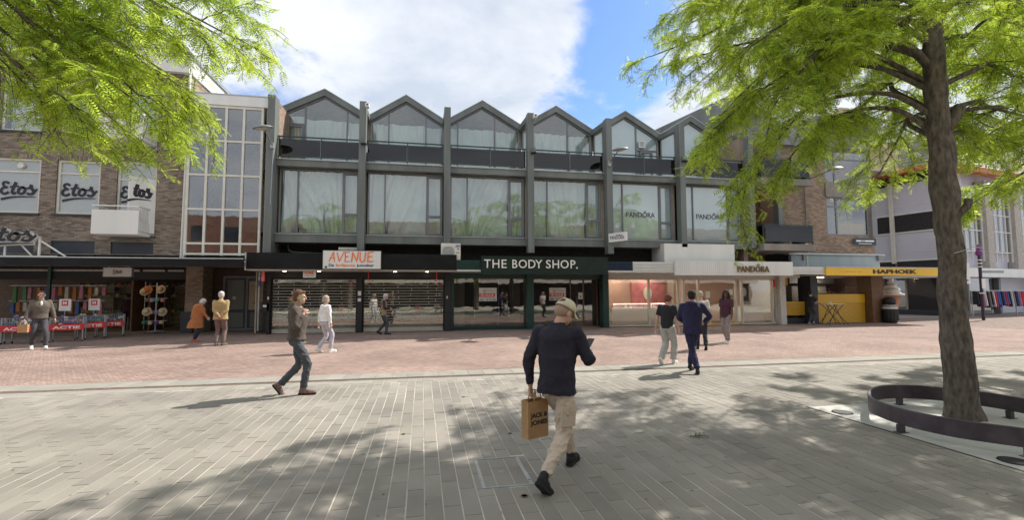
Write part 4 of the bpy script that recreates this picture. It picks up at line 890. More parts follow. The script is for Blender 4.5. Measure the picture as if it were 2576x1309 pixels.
C_('balcony_pier', B((18.55, 18.8, 21.6, 22.0, 4.2, 10.2)), 'frame')
C_('spandrel', B((22.45, 25.76, 22.50, 22.6, 7.14, 7.95)), 'concrete'); C_('corner_post', B((25.42, 25.76, 22.45, 22.7, 4.9, 7.13)), 'frame2')
C_('upper_fascia', MB().prism([(19.4, 22.3, 9.95), (26.0, 22.3, 9.95), (26.0, 22.3, 11.1), (21.9, 22.3, 11.75), (19.4, 22.3, 10.9)], (0, .3, 0)), 'frame2')
C_('grey_cladding', B((19.9, 25.72, 22.4, 22.59, 3.05, 3.78)), 'greyblue'); C_('cladding_gutter', B((19.7, 26.0, 22.30, 22.6, 3.80, 3.88)), 'zinc'); C_('cladding_bracket', B((20.6, 20.75, 22.3, 22.39, 3.5, 3.79), (25.5, 25.8, 22.25, 22.39, 3.5, 3.79)), 'frame2')
for a, b, c, d in h2:
    fr = frame_rect(MB(), a, b, c, d, 22.62, 22.74, .08); xm = a+.72; zt = d-.52
    fr.box(xm-.05, xm+.05, 22.63, 22.73, c+.08, d-.08); fr.box(a+.08, xm-.05, 22.63, 22.73, zt-.04, zt+.04); fr.box(xm+.05, b-.08, 22.63, 22.73, zt-.04, zt+.04); w = C_('window', fr, 'frame2')
    for p in ((a+.08, xm-.05, c+.08, zt-.04), (xm+.05, b-.08, c+.08, zt-.04), (a+.08, xm-.05, zt+.04, d-.08), (xm+.05, b-.08, zt+.04, d-.08)): obj('pane', B((p[0], p[1], 22.66, 22.667, p[2], p[3])), 'glassst', w)
    obj('window_board', B((xm+.1, b-.1, 22.8, 22.82, c+.1, c+.75 if c < 7 else c+1.0)), 'yellowd' if c < 7 else 'tileo', w); obj('room_back', B((a, b, 23.6, 23.65, c, d)), 'soffit', w)
def cbal(x0, x1, z, label=''):
    s_ = C_('balcony', B((x0, x1, 20.9, 22.59, z, z+.33)), 'concrete')
    rl = MB()
    for zz in (z+1.30, z+.45): rl.box(x0+.04, x1-.04, 20.94, 20.98, zz, zz+.04); rl.box(x1-.08, x1-.04, 20.98, 22.5, zz, zz+.04); rl.box(x0+.04, x0+.08, 20.98, 22.5, zz, zz+.04)
    for x in (x0+.04, (x0+x1)/2, x1-.09): rl.box(x, x+.05, 20.985, 21.03, z+.33, z+1.30)
    obj('railing', rl, 'rail', s_); obj('glass_panel', B((x0+.1, x1-.1, 20.955, 20.962, z+.5, z+1.28), (x1-.065, x1-.058, 21.04, 22.4, z+.5, z+1.28), (x0+.055, x0+.062, 21.04, 22.4, z+.5, z+1.28)), 'glassd', s_)
cbal(17.02, 20.06, 3.88); cbal(17.02, 20.02, 7.30)
C_('drainpipe', MB().tube([(21.05, 22.5, 3.9), (21.05, 22.5, 10)], .03, 6), 'frame')
s = thing('street_sign', 'small navy street name sign with white print on the tan brick wall near the corner', 'sign', (24.9, 22.5, 4.6)); obj('plate', B((24.1, 25.6, 22.44, 22.47, 4.40, 4.78)), 'navysign', s); obj('print', B((24.25, 24.6, 22.436, 22.439, 4.60, 4.68), (24.66, 24.74, 22.436, 22.439, 4.60, 4.68), (24.8, 25.45, 22.436, 22.439, 4.60, 4.68), (24.4, 25.3, 22.436, 22.439, 4.47, 4.50)), 'ltr', s)
def cctv(x, y, z, label):
    s = thing('wall_camera', label, 'camera', (x, y, z), 'security cameras on the walls'); obj('housing', B((x-.08, x+.08, y-.25, y, z, z+.16)), 'white', s); obj('mount', B((x-.03, x+.03, y+.001, y+.12, z+.03, z+.13)), 'zinc', s); obj('lens', MB().tube([(x, y-.26, z+.08), (x, y-.251, z+.08)], .04, 10), 'black', s)
cctv(22.25, 22.2, 6.75, 'white box camera left of the upper tan brick window'); cctv(-2.45, 21.05, 9.92, 'small white camera near the top of the first grey column'); cctv(5.12, 21.05, 9.95, 'small white camera near the top of the third grey column'); cctv(20.6, 22.3, 4.35, 'small white flood lamp beside the lower concrete balcony')
for x, lb in ((-2.60, 'small dark wall light halfway up the first grey column'), (5.08, 'small dark wall light on the third grey column'), (12.85, 'small dark wall light on the fifth grey column')): s = thing('wall_light', lb, 'wall light', (x, 21.1, 8.4), 'small wall lights on the columns'); obj('shade', MB().prism([(x-.1, 21.0, 8.36), (x+.1, 21.0, 8.36), (x+.06, 21.0, 8.56), (x-.06, 21.0, 8.56)], (0, .2, 0)), 'frame', s); obj('foot', B((x-.12, x+.12, 20.98, 21.19, 8.31, 8.35)), 'black', s)
sn = thing('snack_bar_front', 'snack bar counter with yellow panels between dark pillars at the corner', 'shopfront', (22.5, 22.8, 0))
S_ = lambda n, mb, m, par=sn, **k: obj(n, mb, m, par, **k)
S_('fascia', B((20.54, 27.72, 20.80, 20.98, 2.60, 3.00)), 'yellow'); S_('fascia_trim', B((20.52, 27.74, 20.78, 22.4, 3.003, 3.05)), 'soffit'); S_('soffit', B((20.54, 27.72, 20.981, 24.6, 2.62, 2.68)), 'soffit')
obj('faint_print', B(*[(21.4+k*.12, 21.48+k*.12, 20.795, 20.799, 2.76, 2.84) for k in range(11) if k not in (1, 8)]), 'yellowd', sn)
s = thing('shop_sign', 'dark capitals HAPHOEK on the yellow fascia at the corner', 'sign', (24.8, 20.8, 2.7)); obj('lettering', text_mb('HAPHOEK', 23.42, 26.22, 2.70, 2.92, 20.795, .02, .03), 'ink', s)
S_('pillar', B((20.96, 21.40, 22.3, 23.2, 0, 2.62)), 'darkpanel'); S_('pillar', B((24.95, 25.75, 22.3, 23.2, 0, 2.62)), 'wood'); S_('pillar', B((19.32, 19.38, 22.6, 23.2, 0, 2.62)), 'soffit')
S_('counter_front', B((21.42, 24.93, 22.75, 22.83, 0, 1.12)), 'yellowd'); S_('counter_band', B((21.42, 24.93, 22.72, 23.3, 1.125, 1.62)), 'yellow'); S_('counter_top', B((21.42, 24.93, 22.66, 23.4, 1.623, 1.66)), 'dark')
S_('side_counter', B((19.40, 20.94, 22.75, 22.83, .45, 1.12)), 'yellowd'); S_('side_counter_top', B((19.40, 20.94, 22.72, 23.2, 1.125, 1.2)), 'yellow'); S_('side_base', B((19.40, 20.94, 22.73, 22.8, 0, .3)), 'darkpanel'); S_('menu_board', B((19.4, 20.4, 23.3, 23.34, 2.1, 2.58)), 'yellow'); S_('dark_hatch', B((19.5, 20.3, 23.25, 23.29, 1.25, 1.98)), 'black')
S_('back_wall', B((19.3, 25.7, 26.0, 26.1, 0, 2.62)), 'sand'); S_('side_wall', B((25.6, 25.7, 23.2, 26, 0, 2.62)), 'pinkwall'); S_('kitchen_block', B((21.8, 24.2, 24.6, 25.2, .9, 2.1)), 'white'); S_('kitchen_hood', B((21.5, 24.6, 24.4, 25.2, 2.25, 2.6)), 'steel'); S_('bar_rail', B((24.3, 24.9, 23.3, 23.33, 2.0, 2.03), (24.3, 24.33, 23.3, 23.33, 1.67, 2.0)), 'steel'); S_('floor', B((19.3, 25.7, 22.9, 26, 0, .02)), 'dark')
S_('pipe', MB().tube([(20.9, 22.4, 3.05), (20.9, 22.4, 3.75)], .05, 8), 'soffit'); S_('ceiling_lamp', B((22.5, 23.5, 24.0, 24.1, 2.59, 2.61)), 'lampw')
# big roofs behind
br_ = thing('rear_building', 'dark steep gabled roof rising behind the grey row at the right', 'building', (19, 28, 0))
obj('roof', MB().prism([(12.6, 26.5, 11.1), (19.8, 26.5, 14.7), (20.5, 26.5, 14.7), (26, 26.5, 10.9), (12.6, 26.5, 10.3)], (0, 7, 0)), 'frame', br_); obj('wall', B((13, 26, 27, 33, 0, 10.8)), 'dark', br_)
br2 = thing('rear_building', 'pale pitched roof peeping out behind the tan brick corner building', 'building', (27, 30, 0)); obj('roof', MB().prism([(24.5, 29, 10.8), (30.5, 29, 15.5), (31.3, 29, 15.5), (35.5, 29, 12.4), (35.5, 29, 10.8)], (0, 5, 0)), 'beige', br2); obj('wall', B((26, 34, 38, 40, 0, 10.8)), 'lilac', br2)

# ================================================================== FAR BUILDING ON THE RIGHT
fo = (36.9, 27.0)
fb_ = thing('panelled_building', 'far corner building with pale panels, concrete piers and an orange gutter, behind the trunk', 'building', (0, 0, 0))
def face(mb_pts, dirv, thick): pass
def FB(name, m, dirv, boxes, par=fb_):
    """boxes in face coordinates: u along the face, n outward, z"""
    d = Vector((*dirv, 0)).normalized(); nrm = Vector((d.y, -d.x, 0)); 
    if nrm.y > 0: nrm = -nrm
    if dirv is LD: nrm = Vector((-d.y, d.x, 0)); nrm = nrm if nrm.x < 0 else -nrm
    mb = MB()
    for u0, u1, n0, n1, z0, z1 in boxes:
        p = [Vector((fo[0], fo[1], z0))+d*u+nrm*n for u, n in ((u0, n0), (u1, n0), (u1, n1), (u0, n1))]; mb.prism(p, (0, 0, z1-z0))
    return obj(name, mb, m, par)
LD = (-0.2, 0.98); RD = (0.98, 0.2)
FB('mass', 'lilac', LD, [(.3, 13, -3, -.3, 0, 10.9)]); FB('mass', 'lilac', RD, [(.3, 40, -8, -.6, 0, 10.9)])
for z0, z1, m in ((7.75, 10.0, 'lilac'), (6.3, 7.6, 'dark'), (4.15, 6.2, 'lilac'), (3.3, 4.0, 'dark'), (10.05, 10.9, 'dark')):
    for a, b in ((.15, 3.3), (3.55, 6.7), (6.95, 10.2)): FB('panel', m, LD, [(a, b, -.28, -.12, z0, z1)])
for z in (7.65, 6.22, 4.05, 8.35, 4.75): FB('panel_rail', 'white', LD, [(0.1, 10.2, -.11, -.06 if z not in (8.35, 4.75) else -.10, z, z+(.1 if z not in (8.35, 4.75) else .03))])
for u in (.0, 3.42, 6.82, 10.2): FB('mullion', 'cream', LD, [(u-.12, u+.12, -.1, .12, 3.9, 10.2)])
FB('corner_pier', 'cream', LD, [(-.4, .0, -.6, .0, 0, 10.4)])
for k in range(6):
    FB('concrete_pier', 'gravel', RD, [(1.0+k*4.2, 1.9+k*4.2, -.5, .1, 3.2, 10.2)])
    w = FB('window_bay', 'white', RD, [(1.95+k*4.2+j*.8, 2.0+k*4.2+j*.8, -.25, -.15, 4.0, 9.6) for j in range(5)]+[(1.95+k*4.2, 5.15+k*4.2, -.26, -.16, z, z+.06) for z in (4.7, 6.3, 7.6, 9.5)])
    for z0, z1, m in ((3.9, 4.65, 'leafd'), (4.8, 6.28, 'glassst'), (6.38, 7.58, 'glassst'), (7.68, 9.48, 'glassst')):
        if m == 'glassst': FB('pane', m, RD, [(1.95+k*4.2, 5.15+k*4.2, -.24, -.23, z0, z1)], w)
    FB('bay_back', 'lilac', RD, [(1.95+k*4.2, 5.15+k*4.2, -.55, -.5, 3.4, 9.9)])
FB('band', 'white', LD, [(-.2, 12, -.1, .7, 2.75, 3.3)]); FB('band', 'white', RD, [(0, 40, -.1, .7, 2.75, 3.4)])
FB('gutter', 'gutter', LD, [(-.6, 12.5, .0, .7, 10.75, 11.05)]); FB('gutter', 'gutter', RD, [(-.7, 40, .0, .6, 10.55, 10.95)])
d = Vector((-.2, .98, 0)).normalized(); e = Vector((.98, .2, 0)).normalized(); c0 = Vector((fo[0]-.6, fo[1]-.5, 11.0))
obj('roof', MB().add([c0, c0+d*14, c0+d*14+e*3.5+Vector((0, 0, 3.2)), c0+e*3+d*2+Vector((0, 0, 3.2))], [(0, 1, 2, 3)]), 'tile', fb_)
rt = []
for r in range(10):
    for k in range(30):
        p = c0+d*(.2+k*.42+r*.04)+e*(.3*r)+Vector((0, 0, .3*r+.05)); rt.append(p)
mm = MB()
for p in rt: mm.add([p, p+d*.40, p+d*.40+e*.3+Vector((0, 0, .27)), p+e*.3+Vector((0, 0, .27))], [(0, 1, 2, 3)])
obj('roof_tile_field', mm, 'tile', fb_, kind='stuff')
obj('roof', MB().add([c0, c0+e*40, c0+e*40+d*5+Vector((0, 0, 3.0)), c0+e*3+d*2+Vector((0, 0, 3.2))], [(0, 1, 2, 3)]), 'gravel', fb_); ch = c0+e*13+d*3+Vector((0, 0, 2.0)); obj('chimney', B((ch.x, ch.x+1.8, ch.y, ch.y+1, ch.z, ch.z+1.3)), 'brick2', fb_)
# shop windows of the far building
FB('shop_pane', 'glasss', LD, [(.2, 4.2, -.3, -.28, .35, 2.7), (4.5, 10, -.3, -.28, .35, 2.7)]); FB('shop_pane', 'glasss', RD, [(1.6, 6.5, -.3, -.28, .3, 2.7)]); FB('shop_plinth', 'darkpanel', LD, [(-.2, 12, -.4, -.1, 0, .34)]); FB('shop_interior', 'soffit', LD, [(.2, 12, -2.9, -2.8, 0, 2.75)]); FB('shop_interior', 'sand', RD, [(.2, 30, -2.9, -2.8, 0, 2.75)]); FB('shop_pier', 'frame2', LD, [(4.2, 4.5, -.4, 0, 0, 2.75), (-.3, .2, -.4, .1, 0, 2.75)]); FB('shop_pier', 'frame2', RD, [(6.5, 6.8, -.4, 0, 0, 2.75), (12, 12.3, -.4, 0, 0, 2.75), (1.2, 1.6, -.4, 0, 0, 2.75)])
FB('ceiling_lamp', 'lampw', LD, [(1+k*1.5, 1.25+k*1.5, -1.2, -1.0, 2.68, 2.7) for k in range(6)]); FB('shop_ceiling', 'soffit', LD, [(-.3, 12, -2.9, .0, 2.71, 2.75)])
# other side of the street, seen only as reflections
op = thing('opposite_building', 'orange brick terrace on the other side of the street, behind the viewer', 'building', (0, -13, 0)); hs_ = [(x, x+1.6, z, z+1.7) for x in np.arange(-38, 44, 3.3) for z in (4.2, 7.4)]
obj('wall', wall_with_holes(MB(), -40, 45, 3.2, 10.2, -13.3, -13, hs_), 'opp', op); obj('glazing', B((-40, 45, -13.25, -13.2, 3.2, 10.1)), 'darkpanel', op); obj('shop_band', B((-40, 45, -13.5, -13.1, 0, 3.2)), 'dark', op); obj('canopy', B((-40, 45, -13, -11.6, 2.9, 3.3)), 'soffit', op)

# ================================================================== TREES
from mathutils import noise as MN
def frond(pairs, Lf, wl):
    """compound leaf along +X: two rows of leaflets on a rachis that droops"""
    v = []; f = []
    for k in range(pairs):
        t = (k+.7)/(pairs+.3); x = Lf*t; z = -.20*Lf*t*t; s_ = math.sin(math.pi*(0.15+0.75*t)); w = wl*(.55+.45*s_); h = Lf/pairs*.46
        for s in (-1, 1):
            i = len(v); v += [(x-h, 0, z), (x-h*.2, s*w*.5, z-.012*Lf), (x+h*1.2, s*w, z-.06*Lf), (x+h, s*w*.4, z-.01*Lf)]; f.append((i, i+1, i+2, i+3))
    return np.array(v), np.array(f)
def grow_tree(name, label, base, limbs, trunk, seed, lf=.15, pairs=7, dens=1.0, leafmat='leaf', group=None, upper=()):
    r = random.Random(seed); root = thing(name, label, 'tree', base, group); B0 = Vector(base)
    tb = MB(); P = crom([B0+Vector(p[:3]) for p in trunk], 8); R = np.interp(np.linspace(0, len(trunk)-1, len(P)), range(len(trunk)), [p[3] for p in trunk])
    rings = []; n = 44
    P = crom([B0+Vector(p[:3]) for p in trunk], 26); R = np.interp(np.linspace(0, len(trunk)-1, len(P)), range(len(trunk)), [p[3] for p in trunk])
    for i, (p, rr) in enumerate(zip(P, R)):
        for k in range(n):
            t = 2*math.pi*k/n; cs = Vector((math.cos(t)*rr, math.sin(t)*rr, p.z)); q = rr*(1+.05*math.sin(3*t+p.z*.9)+.035*math.sin(5*t-p.z*2)+.22*MN.noise(cs*2.6)+.10*MN.noise(Vector((cs.x*22, cs.y*22, cs.z*5)))); rings.append((p.x+q*math.cos(t), p.y+q*math.sin(t), p.z))
    tb.add(rings, [(i*n+k, i*n+(k+1) % n, (i+1)*n+(k+1) % n, (i+1)*n+k) for i in range(len(P)-1) for k in range(n)])
    obj('trunk', tb, 'bark', root, smooth=True)
    bm_ = MB(); fr = []
    def leafrun(pts, step, rad):
        for i in range(1, len(pts)):
            a, b = pts[i-1], pts[i]; d = b-a; l = d.length
            if l < 1e-5: continue
            k = max(1, int(round(l/step*dens)))
            for j in range(k):
                p = a+d*((j+r.random())/k); dd = d.normalized(); side = dd.cross(Vector((0, 0, 1)));
                if side.length < .05: side = Vector((1, 0, 0))
                side.normalize(); s = r.choice((-1, 1)); out_ = (dd*r.uniform(-.1, .7)+side*s*r.uniform(.4, 1.1)+Vector((r.uniform(-.6, .6), r.uniform(-.6, .6), r.uniform(-.6, .3)))).normalized()
                fr.append((p, out_, r.uniform(.55, 1.35)))
    def twig(p, d, l, lev):
        m = 6; pts = [p]; dr = d.normalized()
        for i in range(m):
            dr = (dr+Vector((r.uniform(-.22, .22), r.uniform(-.22, .22), r.uniform(-.16, .10)-.02*i))).normalized(); pts.append(pts[-1]+dr*l/m)
        bm_.tube(pts, .004 if lev else .009, 4 if lev else 5, r2=.002, cap=False)
        if lev: leafrun(pts, .055, 0)
        else:
            leafrun(pts[2:], .085, 0)
            for i in range(1, m+1):
                for _ in range(2 if i > 1 else 1):
                    dd = (pts[i]-pts[i-1]).normalized(); s = Vector((r.uniform(-1, 1), r.uniform(-1, 1), r.uniform(-.7, .35))); twig(pts[i], dd*.8+s*.75, r.uniform(.22, .5), 1)
    def limb(a, b, r0, arch, nsub, start=.3):
        a, b = Vector(a), Vector(b); mid = a.lerp(b, .5)+Vector((r.uniform(-.3, .3), r.uniform(-.3, .3), arch)); q1 = a.lerp(b, .25)+Vector((r.uniform(-.15, .15), r.uniform(-.15, .15), arch*.75)); q3 = a.lerp(b, .78)+Vector((r.uniform(-.2, .2), r.uniform(-.2, .2), arch*.65))
        pts = crom([a, q1, mid, q3, b], 5); n_ = len(pts); bm_.tube(pts, [r0*(1-i/(n_-1))**.8+.008 for i in range(n_)], 7, cap=False)
        for k in range(nsub):
            t = start+(1-start)*(k+r.random()*.8)/nsub; i = min(n_-2, int(t*(n_-1))); p = pts[i]; d = (pts[i+1]-pts[i]).normalized(); s = d.cross(Vector((0, 0, 1))).normalized()*r.choice((-1, 1))
            twig(p, d*r.uniform(.4, .9)+s*r.uniform(.4, 1.0)+Vector((0, 0, r.uniform(-.45, .25))), r.uniform(.5, 1.05), 0)
        twig(pts[-1], pts[-1]-pts[-3], r.uniform(.4, .6), 0)
    for l_ in limbs: limb(*l_)
    obj('branches', bm_, 'bark', root, smooth=True)
    V0, F0 = frond(pairs, lf, lf*.30); n = len(fr); pos = np.array([f[0][:] for f in fr]); X = np.array([f[1][:] for f in fr]); S = np.array([f[2] for f in fr])[:, None, None]
    Z = np.tile([0, 0, 1.0], (n, 1)) + RNG.uniform(-.55, .55, (n, 3)); Yv = np.cross(Z, X); Yv /= np.linalg.norm(Yv, axis=1)[:, None]+1e-9; Zv = np.cross(X, Yv)
    Rm = np.stack([X, Yv, Zv], 1); VV = (V0[None]*S) @ Rm + pos[:, None] - np.array(base); FF = F0[None]+(np.arange(n)*len(V0))[:, None, None]
    obj('crown', quads_mesh('crown', VV.reshape(-1, 3), FF.reshape(-1, 4)), leafmat, root, kind='stuff'); print(name, n, 'fronds', n*len(F0)*2, 'tris'); return root
TB = (7.5, 5.45, 0); rr = random.Random(11)
def tp(x, y, Y): return tuple(at(x, y, Y))
T1 = [(7.5, 5.45, z) for z in (3.6, 4.2, 4.8, 5.4, 6.2, 7.2, 8.2)]
def TT(z): return (7.45, 5.45, z)
limbs = []
for (x, y, Y, z, ar, ns) in [(1760, 140, 6.6, 5.2, .5, 13), (1790, 330, 6.4, 4.7, .9, 13), (1880, 460, 6.0, 4.3, .9, 13), (1850, 250, 7.0, 4.8, .7, 12), (1985, 400, 6.3, 4.0, .7, 12), (2090, 330, 7.4, 4.4, .6, 11), (2210, 440, 7.6, 4.0, .6, 10),
        (1780, 0, 6.0, 6.0, .4, 13), (1900, 110, 5.6, 5.4, .6, 12), (2120, 110, 6.2, 5.0, .4, 12), (2270, 330, 7.6, 4.2, .3, 9), (2010, 20, 6.8, 6.2, .3, 12), (2200, 30, 5.0, 5.6, .2, 9), (1950, 260, 5.4, 5.0, .8, 12), (1800, 330, 7.6, 4.8, .8, 11),
        (2520, 330, 6.2, 4.2, .3, 9), (2490, 390, 7.6, 4.0, .3, 8), (2600, 200, 5.4, 4.8, .3, 10), (2560, 60, 5.0, 5.4, .2, 8), (2440, 40, 7.5, 5.2, .3, 8), (2640, 360, 6.6, 4.4, .4, 8), (2330, 120, 7.0, 5.0, .2, 8), (1740, 10, 7.2, 6.4, .3, 9)]:
    limbs.append((TT(z), tp(x, y, Y), .034, ar, ns))
for k in range(20):                               # upper tiers
    a = k*2.4; zz_ = 5.8+k*.16; ln = rr.uniform(2.6, 4.4)*(1.0 if k < 18 else .7); limbs.append((TT(min(zz_, 8.4)), (7.45+ln*math.cos(a), 5.45+ln*math.sin(a)*.9, zz_+rr.uniform(-.2, 1.0)), .04, .5, 9, .25))
for (x, y, z) in [(6.2, 9.3, 6.6), (7.4, 10.2, 7.0), (8.6, 10.4, 7.4), (9.8, 10.0, 7.0), (10.8, 9.2, 6.8), (8.0, 9.0, 8.4), (9.4, 8.8, 8.2), (11.2, 8.2, 7.8), (5.2, 8.4, 7.2), (10.4, 10.6, 8.6)]:
    limbs.append((TT(min(z-.8, 7.6)), (x, y, z), .04, .5, 10, .25))
grow_tree('locust_tree', 'tall locust tree with bright green feathery crown standing inside the curved steel bench', TB, limbs,
          [(.04, 0, -.05, .30), (.03, 0, .18, .20), (.02, .02, 1.4, .158), (.0, 0, 2.4, .152), (-.02, .02, 3.2, .160), (-.05, 0, 4.0, .145), (-.08, 0, 5.2, .13), (0, 0, 7.0, .10), (.03, 0, 9.0, .04)], 5, dens=.8)
kn = obj('knot' if True else '', MB().ell((7.36, 5.42, 3.75), (.07, .07, .12), 10, 8).tube([(7.5, 5.4, 4.15), (7.66, 5.38, 4.35), (7.73, 5.37, 4.5)], .075, 10).tube([(7.5, 5.36, 2.85), (7.66, 5.32, 3.0), (7.70, 5.32, 3.1)], .05, 9), 'bark', bpy.data.objects['locust_tree'], smooth=True)
# left tree
LB_ = (-8.2, 2.6, 0)
limbs = []
for (x, y, Y, ar, ns) in [(560, 80, 6.2, .5, 12), (540, 0, 6.0, .5, 12), (415, 200, 6.2, .8, 11), (390, 275, 5.8, .9, 11), (360, 220, 6.0, .9, 10), (335, 250, 5.4, .8, 9), (245, 270, 5.6, .8, 9), (165, 250, 5.2, .6, 10), (70, 190, 5.2, .6, 8),
        (330, 170, 6.2, .7, 12), (430, 190, 6.6, .8, 12), (500, 60, 5.4, .5, 11), (250, 80, 5.4, .5, 11), (120, 60, 6.0, .4, 10), (370, 30, 6.0, .4, 11), (210, 180, 6.6, .5, 10), (90, -60, 5.0, .4, 8), (300, -80, 5.6, .4, 8)]:
    limbs.append(((-8.2, 2.6, rr.uniform(5.2, 6.6)), tp(x, y, Y), .036, ar, ns, .35))
for k in range(12):
    a = k*2.4; zz_ = 6.0+k*.17; ln = rr.uniform(2.5, 4.2); limbs.append(((-8.2, 2.6, min(zz_, 8.4)), (-8.2+ln*math.cos(a), 2.6+ln*math.sin(a)*.9, zz_+rr.uniform(-.2, 1.0)), .05, .5, 6, .25))
grow_tree('locust_tree', 'locust tree whose light green branches hang into the upper left over the brick building', LB_, limbs, [(0, 0, -.05, .3), (0, 0, 1.4, .23), (.02, 0, 3.2, .21), (0, 0, 5.2, .16), (0, 0, 7.0, .11), (.03, 0, 9.0, .04)], 9, dens=.75)
for nm, bp_, sd in (('locust tree outside the right edge that shades the paving behind the bench', (15.6, 7.3, 0), 21), ('locust tree behind the viewer mirrored in the upper windows', (5.5, -3.6, 0), 22), ('second locust tree behind the viewer near the opposite terrace', (-7.5, -7.5, 0), 23)):
    limbs = []
    for k in range(34):
        a = k*2.4; zz_ = 4.2+k*.15; ln = rr.uniform(2.4, 4.2); limbs.append(((bp_[0], bp_[1], min(zz_, 8.4)), (bp_[0]+ln*math.cos(a), bp_[1]+ln*math.sin(a), zz_+rr.uniform(-.9, .6)), .05, .5, 6, .25))
    grow_tree('locust_tree', nm, bp_, limbs, [(0, 0, -.05, .3), (0, 0, 1.4, .23), (.02, 0, 3.2, .21), (0, 0, 5.2, .16), (0, 0, 7.0, .11), (.03, 0, 9.0, .04)], sd, lf=.24, pairs=3, dens=.45)

# ================================================================== PEOPLE
def remesh(name, mb, vox, smooth=4, noise=0.0, nscale=9.0, seed=0, fac=.5):
    me = mb.mesh(name); o = bpy.data.objects.new('t', me); COL.objects.link(o)
    md = o.modifiers.new('r', 'REMESH'); md.mode = 'VOXEL'; md.voxel_size = vox; md.use_smooth_shade = True
    if smooth: s = o.modifiers.new('s', 'SMOOTH'); s.factor = fac; s.iterations = smooth
    dg = bpy.context.evaluated_depsgraph_get(); dg.update(); m2 = bpy.data.meshes.new_from_object(o.evaluated_get(dg)); bpy.data.objects.remove(o); m2.name = name
    if noise and len(m2.vertices):
        n = len(m2.vertices); co = np.zeros(n*3); m2.vertices.foreach_get('co', co); co = co.reshape(-1, 3); no = np.zeros(n*3); m2.vertices.foreach_get('normal', no); no = no.reshape(-1, 3)
        rg = np.random.default_rng(seed); h = np.zeros(n)
        for k in range(9):
            d = rg.normal(size=3); d /= np.linalg.norm(d); w = rg.uniform(-1.3, 1.3, 3); fq = nscale*rg.uniform(.7, 2.4)
            ph = co @ d*fq + 1.6*np.sin(co @ w*nscale*.6+rg.uniform(0, 6)); h += (1-np.abs(np.sin(ph)))**2*rg.uniform(.5, 1)-.3
        co += no*(h*noise/3)[:, None]; m2.vertices.foreach_set('co', co.ravel())
    for p in m2.polygons: p.use_smooth = True
    m2.update(); return m2
def rings(mb, rs, n=20):
    """closed loft through rings (centre, x axis, y axis, rx, ry, squareness)"""
    vs = []
    for c, ax, ay, rx, ry, sq in rs:
        for k in range(n):
            t = 2*math.pi*k/n; ct, st = math.cos(t), math.sin(t); e = 2/(2+sq)
            vs.append(c+ax*(rx*math.copysign(abs(ct)**e, ct))+ay*(ry*math.copysign(abs(st)**e, st)))
    m = len(rs); fs = [(i*n+k, i*n+(k+1) % n, (i+1)*n+(k+1) % n, (i+1)*n+k) for i in range(m-1) for k in range(n)]
    fs += [tuple(range(n))[::-1], tuple((m-1)*n+k for k in range(n))]; mb.add(vs, fs)
def limb_(mb, pts, rad, n=14, steps=5, ends=True):
    P = crom(pts, steps); R = list(np.interp(np.linspace(0, len(pts)-1, len(P)), range(len(pts)), rad)); mb.tube(P, R, n)
    if ends: mb.ell(P[0], (R[0],)*3, n, 8); mb.ell(P[-1], (R[-1],)*3, n, 8)
def ik(a, t, l1, l2, pole):
    a, t = Vector(a), Vector(t); d = t-a; L_ = min(d.length, (l1+l2)*.999); u = d.normalized(); c = (l1*l1+L_*L_-l2*l2)/(2*l1*L_); c = max(-1, min(1, c)); s = math.sqrt(1-c*c)
    p = Vector(pole); p = (p-u*p.dot(u)).normalized(); return a+u*l1*c+p*l1*s, a+u*L_
def hand(mb, wr, d, up, side, curl, vs, fing=.0075):
    """palm, four bent fingers and a thumb; d along the forearm, up = back of the hand"""
    d = d.normalized(); up = (up-d*up.dot(d)).normalized(); sx = d.cross(up)*side
    mb.ell(wr+d*.045*vs, (.038*vs,)*2+(.055*vs,), 10, 8, Matrix((sx, up, d)).transposed() @ Matrix.Diagonal((1, .42, 1)))
    for k in range(4):
        ln = (.068, .078, .072, .058)[k]*vs; p = wr+d*.085*vs+sx*(.030-.020*k)*vs; c = curl; pts = [p-d*.03*vs]; dr = d.copy()
        for j in range(3):
            pts.append(p.copy()); dr = (Matrix.Rotation(-c*(.5+.35*j)*side, 3, sx*side) @ d).normalized() if False else (d*math.cos(c*(.6+.5*j))-up*math.sin(c*(.6+.5*j))).normalized(); p = p+dr*ln*(.42, .32, .26)[j]
        pts.append(p); mb.tube(pts, [fing*vs*1.15, fing*vs*1.1, fing*vs, fing*vs*.95, fing*vs*.8][:len(pts)], 8)
    t0 = wr+d*.02*vs+sx*.028*vs; t1 = t0+(sx*.8+d*.6-up*.3).normalized()*.035*vs; t2 = t1+(d+sx*.25-up*.5).normalized()*.03*vs; t3 = t2+(d-sx*.1-up*.6).normalized()*.022*vs
    mb.tube([t0, t1, t2, t3], [fing*1.5*vs, fing*1.4*vs, fing*1.2*vs, fing*vs], 8)
